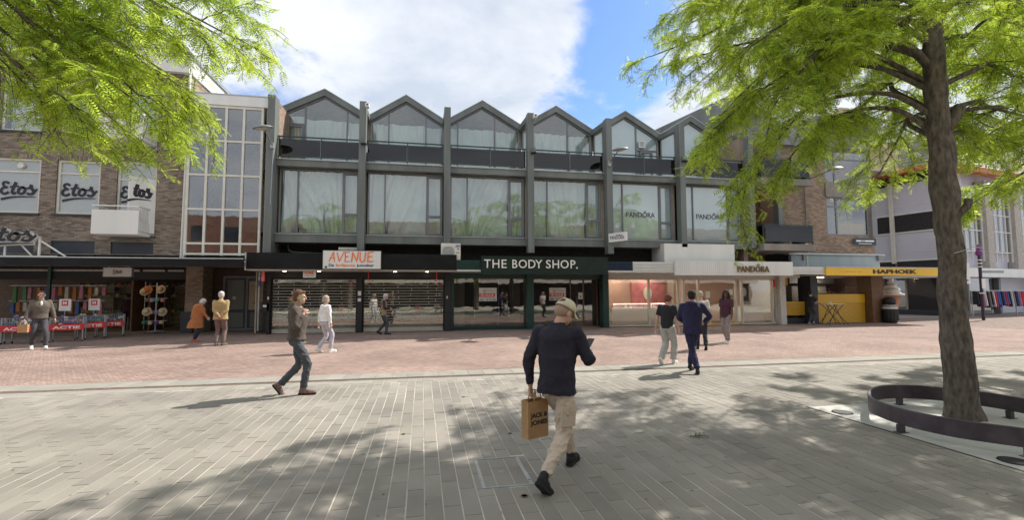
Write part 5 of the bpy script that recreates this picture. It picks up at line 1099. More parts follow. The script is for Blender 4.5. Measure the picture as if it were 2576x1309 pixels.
def person(label, loc, heading, H=1.75, lean=3, feet=None, hands=None, elbow=None, head=(0, 0), top='jacket', topm='ink', bot='ink', shoe='ink', sole=None, hairm='ink', hair='short',
           skin='skin', bulk=1.0, vox=.013, collar=None, shirt=None, curl=.5, hem=.90, wide=1.0, twist=0, noise=.012, belly=0.0, pelvis_dy=0.0, roll_=0, handup=None, cuffs=True, cap_m=None, headroll=0, face=True, group=None, mids=None, hipdrop=None, shouldr=1.0):
    H *= 1.025; s = H/1.78; root = thing('person', label, 'person', (0, 0, 0), group); X, Y, Z = Vector((1, 0, 0)), Vector((0, 1, 0)), Vector((0, 0, 1))
    # feet: (x, y, yaw degrees outward, pitch degrees heel up)
    feet = feet or [(-.10, .12, 5, -8), (.10, -.28, -5, 35)]
    ank = []; fm = []
    for i, (fx, fy, fyaw, fp) in enumerate(feet):
        a = math.radians(-fyaw); d = Vector((math.sin(a), math.cos(a), 0)); p = math.radians(fp); ball = Vector((fx, fy, 0))*s
        if fp >= 0: fwd = d*math.cos(p)-Z*math.sin(p); up = Z*math.cos(p)+d*math.sin(p); piv = ball
        else: fwd = d*math.cos(p)-Z*math.sin(p); up = Z*math.cos(p)+d*math.sin(p); piv = ball-d*.19*s+fwd*.19*s
        ak = piv-fwd*.125*s+up*.095*s; ank.append(ak); fm.append((piv, fwd, up))
    drop = .955 if hipdrop is None else hipdrop
    cxy = sum((Vector((a.x, a.y, 0)) for a in ank), Vector())/2
    pel = Vector((cxy.x, cxy.y+pelvis_dy*s, drop*s)); legl = .445*s
    for _ in range(30):                            # lower the hips until both legs reach
        if all((pel+Vector((q*.095*s, 0, 0))-ank[i]).length < 2*legl*.995 for i, q in enumerate((-1, 1))): break
        pel.z -= .006
    le = math.radians(lean); tw = math.radians(twist); fwdb = Y*math.cos(tw)-X*math.sin(tw)*-1; fwdb = Vector((math.sin(tw), math.cos(tw), 0)); xb = Vector((math.cos(tw), -math.sin(tw), 0))
    def S(x, y, h):                                # torso point at height h above the pelvis; bends progressively
        q = min(1, max(0, h/.35)); l_ = le*q; base = pel+(Z*math.cos(le*.6*q)+fwdb*math.sin(le*.6*q))*h*s
        yy = (fwdb*math.cos(l_)-Z*math.sin(l_)); xx = X.lerp(xb, q).normalized(); return base+xx*x*s+yy*y*s, xx, yy
    def ring(h, rx, ry, dy=0, sq=.35, inf=0): c, xx, yy = S(0, dy, h); return (c, xx, yy, (rx*wide+inf)*s, (ry*bulk+inf)*s, sq)
    sh = []; 
    for q in (-1, 1): c, xx, yy = S(q*.178*shouldr, -.01, .485); sh.append(c)
    hip = [pel+Vector((q*.092*s, 0, -.02*s)) for q in (-1, 1)]
    knee = []
    for i in (0, 1):
        k_, _ = ik(hip[i], ank[i], legl, legl, Vector(mids[i]) if mids else Y); knee.append(k_)
    hands = hands or [(-.26, .10, .78), (.26, -.05, .80)]
    elbow = elbow or [(-.5, -1, -.2), (.5, -1, -.2)]
    elb = []; wr = []
    for i in (0, 1):
        t = Vector(hands[i])*s+Vector((pel.x, pel.y, 0)); e_, w_ = ik(sh[i], t, .295*s, .255*s, elbow[i]); elb.append(e_); wr.append(w_)
    hy, ht = math.radians(head[0]), math.radians(head[1])+le*.8
    nb, nx, ny = S(0, -.02, .535); hdr = Matrix.Rotation(-math.radians(head[0])-tw, 3, 'Z') @ Matrix.Rotation(-ht, 3, 'X') @ Matrix.Rotation(math.radians(headroll), 3, 'Y')
    hc = nb+Z*.05*s*math.cos(ht)+(hdr @ Vector((0, .035, .115)))*s
    # ---- body: one continuous skin
    b = MB(); rings(b, [ring(-.06, .13, .09), ring(.02, .15, .10), ring(.12, .135, .09), ring(.25, .14, .095, .01), ring(.38, .15, .10, .01), ring(.46, .14, .085), ring(.52, .07, .06), ring(.55, .05, .05)])
    limb_(b, [nb-Z*.03*s, nb+(hc-nb)*.5, hc-(hdr @ Z)*.02*s], [.058*s, .054*s, .055*s])
    HR = hdr; hp = lambda x, y, z: hc+(HR @ Vector((x, y, z)))*s
    b.ell(hp(0, -.012, .03), (.076*s, .094*s, .088*s), 18, 12, HR); b.ell(hp(0, .030, -.035), (.058*s, .066*s, .078*s), 16, 10, HR); b.ell(hp(0, .058, -.085), (.030*s, .028*s, .026*s), 12, 8, HR)
    b.ell(hp(0, .100, -.018), (.013*s, .018*s, .024*s), 10, 8, HR); b.ell(hp(0, .094, .006), (.010*s, .012*s, .024*s), 8, 6, HR); b.ell(hp(0, .084, .024), (.05*s, .014*s, .013*s), 10, 6, HR)
    for q in (-1, 1): b.ell(hp(q*.079, -.005, -.012), (.012*s, .022*s, .033*s), 10, 8, HR); b.ell(hp(q*.034, .068, -.03), (.024*s, .02*s, .022*s), 10, 8, HR)
    for i in (0, 1):
        q = (-1, 1)[i]; limb_(b, [sh[i], sh[i].lerp(elb[i], .5), elb[i], elb[i].lerp(wr[i], .4), wr[i]], [.05*s, .045*s, .037*s, .038*s, .025*s])
        d = wr[i]-elb[i]; up = Vector(handup[i]) if handup else Vector((q, 0, 0)); hand(b, wr[i], d, up, -q if not handup else q, curl, s*.98, .0088 if vox > .009 else .0078)
        limb_(b, [hip[i], hip[i].lerp(knee[i], .5), knee[i], knee[i].lerp(ank[i], .35), ank[i]], [.075*s, .068*s, .05*s, .05*s, .035*s]); piv, fw, up = fm[i]; limb_(b, [ank[i], piv-fw*.06*s+up*.052*s, piv+up*.042*s], [.032*s, .022*s, .018*s])
    sk = MT[skin] if isinstance(skin, str) else skin
    body = obj('body', remesh('body', b, vox*.62, 3), sk, root)
    # ---- face
    if face:
        e_ = MB(); 
        for q in (-1, 1): e_.ell(hp(q*.031, .086, .004), (.009*s, .007*s, .005*s), 8, 6, HR)
        obj('eyes', e_, 'eye', root); e2 = MB()
        for q in (-1, 1): e2.ell(hp(q*.032, .094, .026), (.020*s, .006*s, .004*s), 8, 4, HR)
        obj('eyebrows', e2, 'eyew', root); obj('mouth', MB().ell(hp(0, .092, -.052), (.022*s, .007*s, .006*s), 10, 6, HR), 'lip', root)
    # ---- hair
    h = MB()
    if hair in ('short', 'crop', 'grey', 'bob', 'curly', 'long', 'top'):
        g = {'crop': .004, 'short': .012, 'grey': .014, 'bob': .02, 'curly': .028, 'long': .024, 'top': .02}[hair]
        h.ell(hp(0, -.022, .045), ((.078+g)*s, (.094+g)*s, (.086+g)*s), 18, 12, HR); h.ell(hp(0, -.05, -.005), ((.070+g)*s, (.060+g)*s, (.075+g*.5)*s), 16, 10, HR)
        if hair in ('top', 'short'): h.ell(hp(0, .04, .095), (.055*s, .05*s, .028*s), 12, 8, HR)
        if hair == 'top': h.ell(hp(.02, .075, .085), (.045*s, .035*s, .022*s), 12, 8, HR)
        if hair == 'bob': 
            for q in (-1, 1): h.ell(hp(q*.07, -.02, -.03), (.028*s, .06*s, .07*s), 12, 8, HR)
            h.ell(hp(0, -.07, -.05), (.07*s, .04*s, .06*s), 12, 8, HR)
        if hair == 'long':
            for q in (-1, 1): limb_(h, [hp(q*.07, -.01, .04), hp(q*.09, .0, -.06), hp(q*.10, .02, -.17), hp(q*.095, .03, -.24)], [.045*s, .05*s, .045*s, .025*s])
            limb_(h, [hp(0, -.07, .0), hp(0, -.10, -.1), hp(0, -.10, -.24)], [.08*s, .085*s, .06*s])
    if hair == 'cap':
        h.ell(hp(0, -.035, .0), (.079*s, .078*s, .075*s), 16, 10, HR); obj('hair', remesh('hair', h, vox*.6, 2), hairm, root)
        c = MB(); vs = []
        n = 28; m = 9
        for i in range(m+1):
            a = math.pi/2*i/m
            for k in range(n): t = 2*math.pi*k/n; vs.append(hp(.092*math.sin(a)*math.cos(t), -.012+.108*math.sin(a)*math.sin(t), .035+.100*math.cos(a)**.85*(1 if a < 1.57 else 0)))
        fs = [(i*n+k, (i+1)*n+k, (i+1)*n+(k+1) % n, i*n+(k+1) % n) for i in range(m) for k in range(n) if not (i >= m-4 and 18 <= k <= 23 and i < m-1)]
        c.add(vs, fs); cp = obj('cap', c, cap_m, root, smooth=True); md = cp.modifiers.new('s', 'SOLIDIFY'); md.thickness = .004*s
        bl = MB(); vs = []
        for j in range(7):
            for k in range(11):
                t = math.radians(28+k*12.4); e = j/6; x = .092*math.cos(t)*(1-.08*e); y = -.012+.106*math.sin(t)+e*.075*math.sin(t)**.6; vs.append(hp(x, y, .038-.030*e-.10*(x/.1)**2*.18*(1+e)))
        bl.add(vs, [(j*11+k, j*11+k+1, (j+1)*11+k+1, (j+1)*11+k) for j in range(6) for k in range(10)]); bb = obj('cap_bill', bl, cap_m, cp, smooth=True); md = bb.modifiers.new('s', 'SOLIDIFY'); md.thickness = .004*s
        obj('cap_button', MB().ell(hp(0, -.012, .137), (.008*s,)*3, 8, 6), cap_m, cp); st_ = MB()
        for k in range(6):
            t = k*math.pi/3+.5; st_.tube([hp(.0935*math.sin(a)*math.cos(t), -.012+.1095*math.sin(a)*math.sin(t), .035+.102*math.cos(a)**.85) for a in np.linspace(.05, 1.5, 10)], .0016*s, 5)
        obj('cap_seams', st_, cap_m, cp); tr_ = MB().tube([hp(.094*math.cos(t), -.012+.110*math.sin(t), .036) for t in np.linspace(0, 6.283, 30)], .0035*s, 6); obj('cap_strap', tr_, cap_m, cp)
    elif hair != 'bald':
        hm_ = remesh('hair', h, vox*.62, 2, noise=.010 if hair in ('curly', 'top') else .006, nscale=55); 
        # keep hair off the face
        n = len(hm_.vertices); co = np.zeros(n*3); hm_.vertices.foreach_get('co', co); co = co.reshape(-1, 3); R_ = np.array(HR); lc = (co-np.array(hc))@R_/s
        msk = (lc[:, 1] > .045) & (lc[:, 2] < .068); t_ = (lc[:, 1]-.045)[msk]; lc[msk, 1] = .045-t_*.35; lc[msk, 0] *= .93; co = (lc*s)@R_.T+np.array(hc); hm_.vertices.foreach_set('co', co.ravel()); hm_.update(); obj('hair', hm_, hairm, root)
    # ---- trousers
    t = MB(); rings(t, [(pel+Z*-.10*s, X, Y, .135*s*wide, .105*s*bulk, .3), (pel+Z*-.03*s, X, Y, .165*s*wide, .122*s*bulk, .3), ring(.06, .158, .112, 0, .3), ring(.12, .145, .104, 0, .3)])
    leg = {'slim': (.088, .080, .064, .060, .048), 'reg': (.096, .088, .074, .070, .066), 'loose': (.105, .100, .088, .088, .085), 'cargo': (.094, .096, .082, .074, .054)}
    kind = 'reg' if isinstance(bot, str) else bot[1]; bm = bot if isinstance(bot, str) else bot[0]; rr_ = leg[kind]; fit = []
    for i in (0, 1):
        a_ = ank[i]+fm[i][2]*.0*s; kk = knee[i]+Vector((0, 1, 0))*.0; limb_(t, [hip[i]-Z*.01*s, hip[i].lerp(knee[i], .5), kk, knee[i].lerp(a_, .5), a_+(knee[i]-a_).normalized()*.015*s], [r_*s*(bulk**.3) for r_ in rr_], ends=False, n=18)
        t.ell(hip[i]-Z*.02*s, (rr_[0]*s*1.03, rr_[0]*s*1.12*bulk, rr_[0]*s*1.1), 14, 10)
    obj('trousers', remesh('trousers', t, vox, 3, noise=noise*1.3, nscale=16, seed=int(H*100)), bm, root)
    if kind == 'cargo':
        for i in (1,):
            c = hip[i].lerp(knee[i], .50); ax = (knee[i]-hip[i]).normalized(); o_ = Vector((.85, -.6, 0)); o_ = (o_-ax*o_.dot(ax)).normalized(); sd = ax.cross(o_).normalized(); c = c+o_*.088*s
            def pk(u0, u1, v0, v1, th, nm):
                pm = MB(); P4 = []
                for u, v in ((u0, v0), (u1, v0), (u1, v1), (u0, v1)): P4.append(c+sd*u*s+ax*v*s-o_*(.012+u*u*3.5)*s)
                pm.prism(P4, o_*(th+.012)*s); obj(nm, pm, bm, root)
            pk(-.075, .075, -.05, .12, .010, 'cargo_pocket'); pk(-.080, .080, -.065, -.01, .018, 'pocket_flap')
    # ---- shoes
    for i in (0, 1):
        piv, fw, up = fm[i]; sd = fw.cross(up); Rm = Matrix((sd, fw, up)).transposed(); u = MB(); f0 = piv
        u.ell(f0+fw*.015*s+up*.040*s, (.047*s, .075*s, .038*s), 14, 10, Rm); u.ell(f0-fw*.07*s+up*.050*s, (.042*s, .080*s, .048*s), 14, 10, Rm); u.ell(f0-fw*.155*s+up*.052*s, (.038*s, .048*s, .052*s), 12, 8, Rm); limb_(u, [f0-fw*.135*s+up*.05*s, f0-fw*.140*s+up*.105*s], [.042*s, .042*s])
        shm = shoe if not isinstance(shoe, str) else MT[shoe]; so = obj('shoe', remesh('shoe', u, vox*.75, 2), shm, root)
        rg = []
        for y_, w_ in ((-.205, .020), (-.185, .036), (-.13, .041), (-.06, .038), (0, .047), (.05, .044), (.085, .024)): rg.append((y_, w_))
        sp = [f0+fw*y_*s+sd*w_*s for y_, w_ in rg]+[f0+fw*y_*s-sd*w_*s for y_, w_ in rg[::-1]]; obj('sole', MB().prism([p+up*.003*s for p in sp], up*.024*s), sole or shm, so)
        if vox < .012:
            lc_ = MB()
            for k in range(5): y_ = -.015-.022*k; z_ = .075+.009*k; lc_.tube([f0+fw*(y_+.012)*s+sd*.024*s+up*(z_-.010)*s, f0+fw*y_*s+up*z_*s, f0+fw*(y_-.012)*s-sd*.024*s+up*(z_-.010)*s], .0032*s, 5)
            obj('laces', lc_, 'blue' if sole else 'black', so)
    # ---- top
    tm = MB(); I = {'jacket': .030, 'coat': .038, 'tee': .018, 'hoodie': .034, 'vest': .034}[top]; hb = (hem-.955)
    if top == 'coat': base = [ring(-.40, .215, .17, -.03, .2), ring(-.2, .195, .15, -.02, .2), ring(-.05, .175, .13, belly, .2)]
    else: base = [ring(hb, .168, .120, belly*.5, .3, I*.9)]
    base += [ring(.05, .152, .108, belly, .3, I*.9), ring(.14, .148, .106, belly, .3, I), ring(.25, .158, .112, .01+belly*.6, .3, I), ring(.36, .170, .118, .01, .3, I), ring(.44, .172*shouldr, .102, 0, .3, I), ring(.49, .150*shouldr, .085, -.005, .3, I*.9), ring(.535, .080, .062, -.015, .1, I*.6)]
    rings(tm, base, 24)
    sl = {'jacket': 1, 'coat': 1, 'hoodie': 1, 'tee': .0, 'vest': 0}[top]
    for i in (0, 1):
        if sl: limb_(tm, [sh[i], sh[i].lerp(elb[i], .5), elb[i], elb[i].lerp(wr[i], .5), wr[i]-(wr[i]-elb[i]).normalized()*.01*s], [(.060+I*.55)*s, (.054+I*.5)*s, (.048+I*.5)*s, (.043+I*.45)*s, (.034+I*.3)*s], ends=False, n=16); tm.ell(sh[i]-Z*.005, ((.064+I*.5)*s,)*3, 14, 10)
        elif top == 'tee': limb_(tm, [sh[i], sh[i].lerp(elb[i], .4), sh[i].lerp(elb[i], .78)], [(.066+I*.4)*s, (.066+I*.5)*s, (.066+I*.6)*s], ends=False, n=16); tm.ell(sh[i], ((.066+I*.3)*s,)*3, 14, 10)
        else: tm.ell(sh[i], (.062*s,)*3, 12, 8)
    if top == 'hoodie': tm.ell(S(0, -.085, .53)[0], (.12*s, .085*s, .065*s), 16, 10); limb_(tm, [S(-.10, -.03, .545)[0], S(-.075, .06, .50)[0]], [.04*s, .035*s]); limb_(tm, [S(.10, -.03, .545)[0], S(.075, .06, .50)[0]], [.04*s, .035*s])
    if top in ('jacket', 'coat') and collar is not False:
        c, xx, yy = S(0, -.02, .55); rings(tm, [(c-Z*.02*s, xx, yy, .082*s, .078*s, 0), (c+Z*.022*s, xx, yy, .074*s, .072*s, 0)], 16)
    if top == 'hoodie': rings(tm, [ring(hb-.01, .152, .106, 0, .3, I*.3), ring(hb+.05, .160, .112, 0, .3, I*.6)], 20)
    up_ = obj({'tee': 't_shirt'}.get(top, top), remesh(top, tm, vox, 3, noise=noise, nscale=11, seed=int(H*1000) % 97), topm, root)
    if top == 'vest' and shirt:
        sm_ = MB(); 
        for i in (0, 1): limb_(sm_, [sh[i], sh[i].lerp(elb[i], .5), elb[i], elb[i].lerp(wr[i], .5), wr[i]], [.074*s, .066*s, .056*s, .05*s, .04*s], ends=True)
        obj('shirt', remesh('shirt', sm_, vox, 3, noise=noise), shirt, root)
    elif shirt:
        c, xx, yy = S(0, .06, .50); obj('shirt', MB().ell(c-Z*.07*s+yy*.040*s, (.035*s, .05*s, .09*s), 12, 8), shirt, root)
    root.location = loc; root.rotation_euler = (0, 0, heading)
    root['_s'] = s; del root['_s']
    rz = Matrix.Rotation(heading, 3, 'Z'); J = dict(sh=sh, elb=elb, wr=wr, hc=hc, pel=pel, hr=hdr, S=S, ank=ank)
    J['w'] = lambda v: Vector(loc)+rz @ Vector(v); J['rz'] = rz
    return root, J
rad = math.radians
C = {n: cloth('cloth_'+n, c, **k) for n, c, k in [
 ('navy', (.018, .016, .030), dict(scale=5)), ('khaki', (.56, .46, .38), {}), ('brownhood', (.085, .066, .058), {}), ('denim', (.085, .095, .11), dict(col2=(.05, .057, .07))), ('white', (.72, .71, .69), {}),
 ('lavender', (.46, .46, .52), dict(scale=60, vary=.3)), ('tanvest', (.30, .22, .14), {}), ('charcoal', (.06, .06, .07), {}), ('camel', (.36, .255, .12), {}), ('brown', (.17, .115, .10), {}), ('rust', (.36, .13, .045), {}),
 ('darknavy', (.02, .022, .035), {}), ('taupe', (.12, .10, .08), {}), ('blacktee', (.018, .018, .022), {}), ('greytrack', (.42, .41, .39), {}), ('royal', (.020, .018, .062), {}), ('lighttee', (.52, .48, .47), {}), ('wine', (.06, .02, .035), {}), ('greytaupe', (.26, .22, .21), {}),
 ('hairbrown', (.13, .065, .035), dict(scale=40, bscale=120)), ('hairdark', (.018, .014, .014), dict(scale=40, bscale=120)), ('hairgrey', (.48, .46, .44), dict(scale=40, bscale=120)), ('hairauburn', (.16, .055, .04), dict(scale=40, bscale=120)), ('hairblond', (.38, .32, .25), dict(scale=40, bscale=120)), ('buzz', (.33, .22, .17), {}),
 ('capbeige', (.58, .52, .38), dict(bscale=200)), ('shoeblack', (.018, .018, .02), dict(rough=.35) if False else {}), ('shoewhite', (.75, .73, .70), {}), ('shoeorange', (.33, .19, .12), dict(scale=30, col2=(.05, .05, .10))), ('shoerust', (.42, .12, .08), {}), ('shoegrey', (.30, .28, .26), {})]}
for k_, v_ in C.items(): MT['cloth_'+k_] = v_
# 1 — man in the beige cap, foreground, walking away to the right with a paper bag
hd_ = -rad(40)
pL, J = person('man from behind in beige cap, navy overshirt and pale cargo trousers, large in the foreground', (1.30, 4.50, 0), hd_, 1.80, 7,
    feet=[(-.03, .50, 4, 3), (.06, -.38, -4, 42)], hands=[(-.27, -.02, .84), (.17, .33, 1.16)], elbow=[(-.6, -.7, -.3), (.6, -.6, -.8)], head=(32, 26), top='jacket', topm=C['navy'], bot=(C['khaki'], 'cargo'),
    shoe=C['shoeblack'], hairm=C['buzz'], hair='cap', cap_m=C['capbeige'], vox=.0085, noise=.022, curl=1.0, hem=.865, handup=[(-1, 0, 0), (.2, -.2, 1)], wide=1.0, bulk=1.06, shouldr=1.03, hipdrop=.93, pelvis_dy=-.02)
fgJ = J; w = J['w']
phone = thing('phone', 'dark phone held up in the right hand of the man in the cap', 'phone', w(J['wr'][1]+Vector((.0, .09, .05)))); q = origin(phone)
obj('body', MB().prism([q+J['rz'] @ Vector(p) for p in ((-.035, -.06, -.02), (.035, -.06, -.02), (.035, .07, .05), (-.035, .07, .05))], J['rz'] @ Vector((0, -.004, .008))), 'black', phone)
# paper bag
hb_ = w(J['wr'][0]) + Vector((.035, 0, -.05)); hb_ = Vector((hb_.x, hb_.y, hb_.z))
bg_ = thing('paper_bag', 'brown paper carrier bag with black JACK & JONES print beside the man in the cap', 'bag', (hb_.x, hb_.y, hb_.z-.4))
ba = rad(24); bx_ = Vector((math.cos(ba), math.sin(ba), 0)); by_ = Vector((-math.sin(ba), math.cos(ba), 0)); bc = hb_+Vector((0.01, 0, -.09))
def bp(x, y, z): return bc+bx_*x+by_*y+Vector((0, 0, z))
Wb, Db, Hb = .125, .055, .36; m = MB(); n0 = len(m.v)
sidev = []
prof = [(0, 0.0), (.5, .0), (1, 0)]
for z in (0, -.12, -.24, -Hb):
    g_ = .030*(1+z/Hb)
    sidev.append([bp(-Wb, -Db, z), bp(0, -Db-.004, z), bp(Wb, -Db, z), bp(Wb-g_, 0, z), bp(Wb, Db, z), bp(0, Db+.004, z), bp(-Wb, Db, z), bp(-Wb+g_, 0, z)])
vs = [v for r_ in sidev for v in r_]; m.add(vs, [(i*8+k, (i+1)*8+k, (i+1)*8+(k+1) % 8, i*8+(k+1) % 8) for i in range(3) for k in range(8)]+[(24, 25, 26, 27, 28, 29, 30, 31)])
bo = obj('bag_body', m, 'paperbag', bg_); 
hm2 = MB()
for sgn in (-1, 1):
    hm2.tube(crom([bp(-.045, sgn*(Db-.004), -.02), bp(-.035, sgn*Db*.7, .06), bp(0, sgn*.01, .095), bp(.035, sgn*Db*.7, .06), bp(.045, sgn*(Db-.004), -.02)], 5), .006, 6)
obj('handle', hm2, 'paperbag', bg_)
def printed(txt, x0, x1, z0, z1, bold):
    t_ = text_mb(txt, x0, x1, z0, z1, 0, .001, bold); r = MB(); r.add([bp(x, -Db-.0045+y*.3-.001, z) for x, y, z in t_.v], t_.f); return r
obj('lettering', printed('JACK &', -.100, .110, -.175, -.115, .04), 'ink', bg_); obj('lettering', printed('JONES', -.100, .110, -.245, -.185, .04), 'ink', bg_)
# 2 — hooded man on the phone
_, J = person('man in dark brown hoodie and grey jeans walking right, phone at his ear', (-2.05, 9.02, 0), -rad(88), 1.80, 2,
    feet=[(-.06, -.40, 0, 52), (.06, .12, -6, 0)], hands=[(-.22, .02, .86), (.15, .13, 1.37)], elbow=[(-.4, -1, 0), (.35, .1, -1)], head=(4, 2), top='hoodie', topm=C['brownhood'], bot=(C['denim'], 'reg'),
    shoe=C['shoeorange'], sole='black', hairm=C['hairbrown'], hair='short', vox=.011, noise=.016, curl=1.2, hem=.93, handup=[(-1, 0, 0), (1, -.1, .2)], bulk=1.05, hipdrop=.955, pelvis_dy=.06)
w = J['w']; q = w(J['hc']+Vector((.105, .03, -.02))); ph = thing('phone', 'pale phone held to the ear of the man in the brown hoodie', 'phone', q); obj('body', MB().prism([q+J['rz'] @ Vector(p) for p in ((0, -.03, .07), (0, .035, .07), (.012, .075, -.07), (.012, .01, -.07))], J['rz'] @ Vector((.009, 0, 0))), 'beige', ph)
# 3 — woman in white
_, J = person('woman in white jacket and pale trousers behind the man in the hoodie', (-2.76, 15.15, 0), -rad(48), 1.66, 2, feet=[(-.10, -.24, 0, 26), (.08, .12, 0, 0)], hands=[(-.27, -.06, .82), (.27, .04, .82)], top='jacket', topm=C['white'], bot=(C['lavender'], 'reg'), shoe=C['shoewhite'], hairm=C['hairblond'], hair='bob', hem=.98, wide=1.08, bulk=1.08, vox=.014, collar=False)
w = J['w']; obj('top_hem', MB().lathe([(.155, 0), (.16, .07)], (J['pel'].x, J['pel'].y, J['pel'].z+.0), 20), 'ink', _); obj('bag_strap', MB().tube([J['S'](-.16, -.02, .50)[0], J['S'](-.06, -.16, .36)[0], J['S'](.06, -.165, .22)[0], J['S'](.15, -.10, .08)[0]], .008, 6), 'cloth_brown', _)
# 4 — man with camera
_, J = person('man in tan vest over black sleeves holding a camera before the right shutter', (-1.50, 20.85, 0), -rad(86), 1.72, 10, feet=[(-.08, -.26, 0, 30), (.08, .12, 0, 0)], hands=[(-.06, .32, 1.12), (.10, .30, 1.10)], elbow=[(-.6, -.6, -.8), (.6, -.6, -.8)], head=(0, 18), top='vest', shirt='ink', topm=C['tanvest'], bot=(C['charcoal'], 'reg'), shoe=C['darknavy'], hairm=C['hairgrey'], hair='grey', vox=.015, hem=.82, belly=.03)
w = J['w']; q = w((J['wr'][0]+J['wr'][1])/2+Vector((0, .10, .05))); t = thing('camera', 'black camera in the hands of the man in the tan vest', 'camera', q); obj('body', B((q.x-.07, q.x+.05, q.y-.05, q.y+.05, q.z-.05, q.z+.05)), 'black', t); obj('lens', MB().tube([(q.x+.051, q.y, q.z), (q.x+.15, q.y, q.z)], .035, 12), 'black', t)
q = w(J['pel']+Vector((.24, -.04, -.05))); t = thing('shoulder_bag', 'black shoulder bag hanging at the hip of the man in the tan vest', 'bag', q); obj('bag', remesh('bag', B((q.x-.17, q.x+.13, q.y-.07, q.y+.07, q.z-.13, q.z+.13)), .02, 6), 'black', t); obj('strap', MB().tube([q+Vector((-.1, 0, .12)), w(J['S'](.17, -.05, .50)[0]), w(J['S'](.0, .14, .52)[0]), w(J['S'](-.12, .12, .45)[0])], .012, 6), 'black', t)
# 5 — man, hands behind his back
_, J = person('white-haired man in a camel jacket seen from behind with hands clasped at his back', (-6.77, 17.75, 0), rad(4), 1.80, 2, feet=[(-.12, .06, 8, 0), (.13, .10, -18, 0)], hands=[(.01, -.20, 1.00), (.05, -.19, .98)], elbow=[(-1, .15, -.2), (1, .15, -.2)], top='jacket', topm=C['camel'], bot=(C['brown'], 'reg'), shoe=C['taupe'], hairm=C['hairgrey'], hair='grey', vox=.014, hem=.86, wide=1.2, bulk=1.15, belly=.02, noise=.008, shouldr=1.02)
obj('bag_strap', MB().tube([J['S'](-.17, -.02, .52)[0], J['S'](-.05, -.185, .42)[0], J['S'](.10, -.185, .27)[0], J['S'](.20, -.06, .16)[0]], .013, 6), 'cloth_brown', _)
# 6 — woman in rust coat
_, J = person('bowed grey-haired woman in a rust brown coat standing at the brick pier', (-8.30, 19.2, 0), -rad(72), 1.60, 20, feet=[(-.10, .20, 8, 0), (.10, .24, -8, 0)], pelvis_dy=.06, hands=[(-.06, .36, .98), (.10, .36, .96)], elbow=[(-.7, -.3, -.8), (.7, -.3, -.8)], head=(0, 26), top='coat', topm=C['rust'], bot=(C['darknavy'], 'slim'), shoe=C['shoerust'], hairm=C['hairgrey'], hair='bob', vox=.014, wide=1.2, bulk=1.75, belly=.02, noise=.009, shouldr=.95)
q = J['w'](J['wr'][1]+Vector((0, .02, -.14))); t = thing('plastic_bag', 'small blue and white bag held by the woman in the rust coat', 'bag', q); obj('bag', remesh('bag', MB().ell(q, (.11, .08, .12), 12, 8).ell(q+Vector((-.06, 0, -.03)), (.09, .07, .08), 10, 8), .016, 2, noise=.02, nscale=30), mat('blue_bag', (.12, .28, .5), .4, col2=(.6, .6, .62), scale=14), t)
# 7 — man walking towards us at the left
_, J = person('man in taupe bomber jacket and grey trousers walking past the red sale bins', (-12.15, 17.9, 0), rad(216), 1.84, 2, feet=[(-.14, .22, 0, -6), (.16, -.18, 0, 22)], hands=[(-.34, .08, .84), (.36, .10, .82)], elbow=[(-.8, -.8, -.2), (.8, -.8, -.2)], top='jacket', topm=C['taupe'], bot=(C['charcoal'], 'reg'), shoe=C['shoewhite'], sole='white', hairm=C['hairbrown'], hair='crop', vox=.014, hem=.93, shirt='white', wide=1.08, noise=.008)
def small_bag(q, w_, d_, h_, m_, label, rz=0.0, logo=False):
    t = thing('paper_bag', label, 'bag', q); c, s_ = math.cos(rz), math.sin(rz); f = lambda x, y, z: (q[0]+x*c-y*s_, q[1]+x*s_+y*c, q[2]+z); m = MB()
    m.add([f(x*w_/2, y*d_/2, z) for z in (-h_, 0) for x, y in ((-1, -1), (1, -1), (1, 1), (-1, 1))], [(0, 3, 2, 1), (0, 1, 5, 4), (1, 2, 6, 5), (2, 3, 7, 6), (3, 0, 4, 7)]); obj('bag_body', m, m_, t)
    hm = MB()
    for y in (-1, 1): hm.tube(crom([f(-w_*.25, y*d_*.45, -.02), f(-w_*.15, y*d_*.25, .10), f(w_*.15, y*d_*.25, .10), f(w_*.25, y*d_*.45, -.02)], 5), .008, 6)
    obj('handle', hm, 'ltr' if m_ == 'paperbag' else 'steel', t)
    if logo: obj('print', MB().add([f(x*w_*.25, -d_/2-.004, -h_*.5+z*.03) for x, z in ((-1, -1), (1, -1), (1, 1), (-1, 1))], [(0, 1, 2, 3)]), 'zinc', t)
small_bag(J['w'](J['wr'][1]+Vector((.02, .02, -.15))), .24, .12, .26, 'paperbag', 'crumpled brown paper bag swinging from the hand of the man in the taupe jacket', .2)
# 8 — young man in black tee
_, J = person('auburn-haired young man in black tee and pale track pants, left of the navy tracksuit', (6.10, 10.90, 0), -rad(52), 1.70, 5, feet=[(-.08, -.38, 0, 55), (.08, .12, 0, 0)], hands=[(-.28, -.10, .84), (.27, .06, .82)], head=(12, 20), top='tee', topm=C['blacktee'], bot=(C['greytrack'], 'loose'), shoe=C['shoewhite'], sole='white', hairm=C['hairauburn'], hair='top', vox=.012, hem=.90, pelvis_dy=.04)
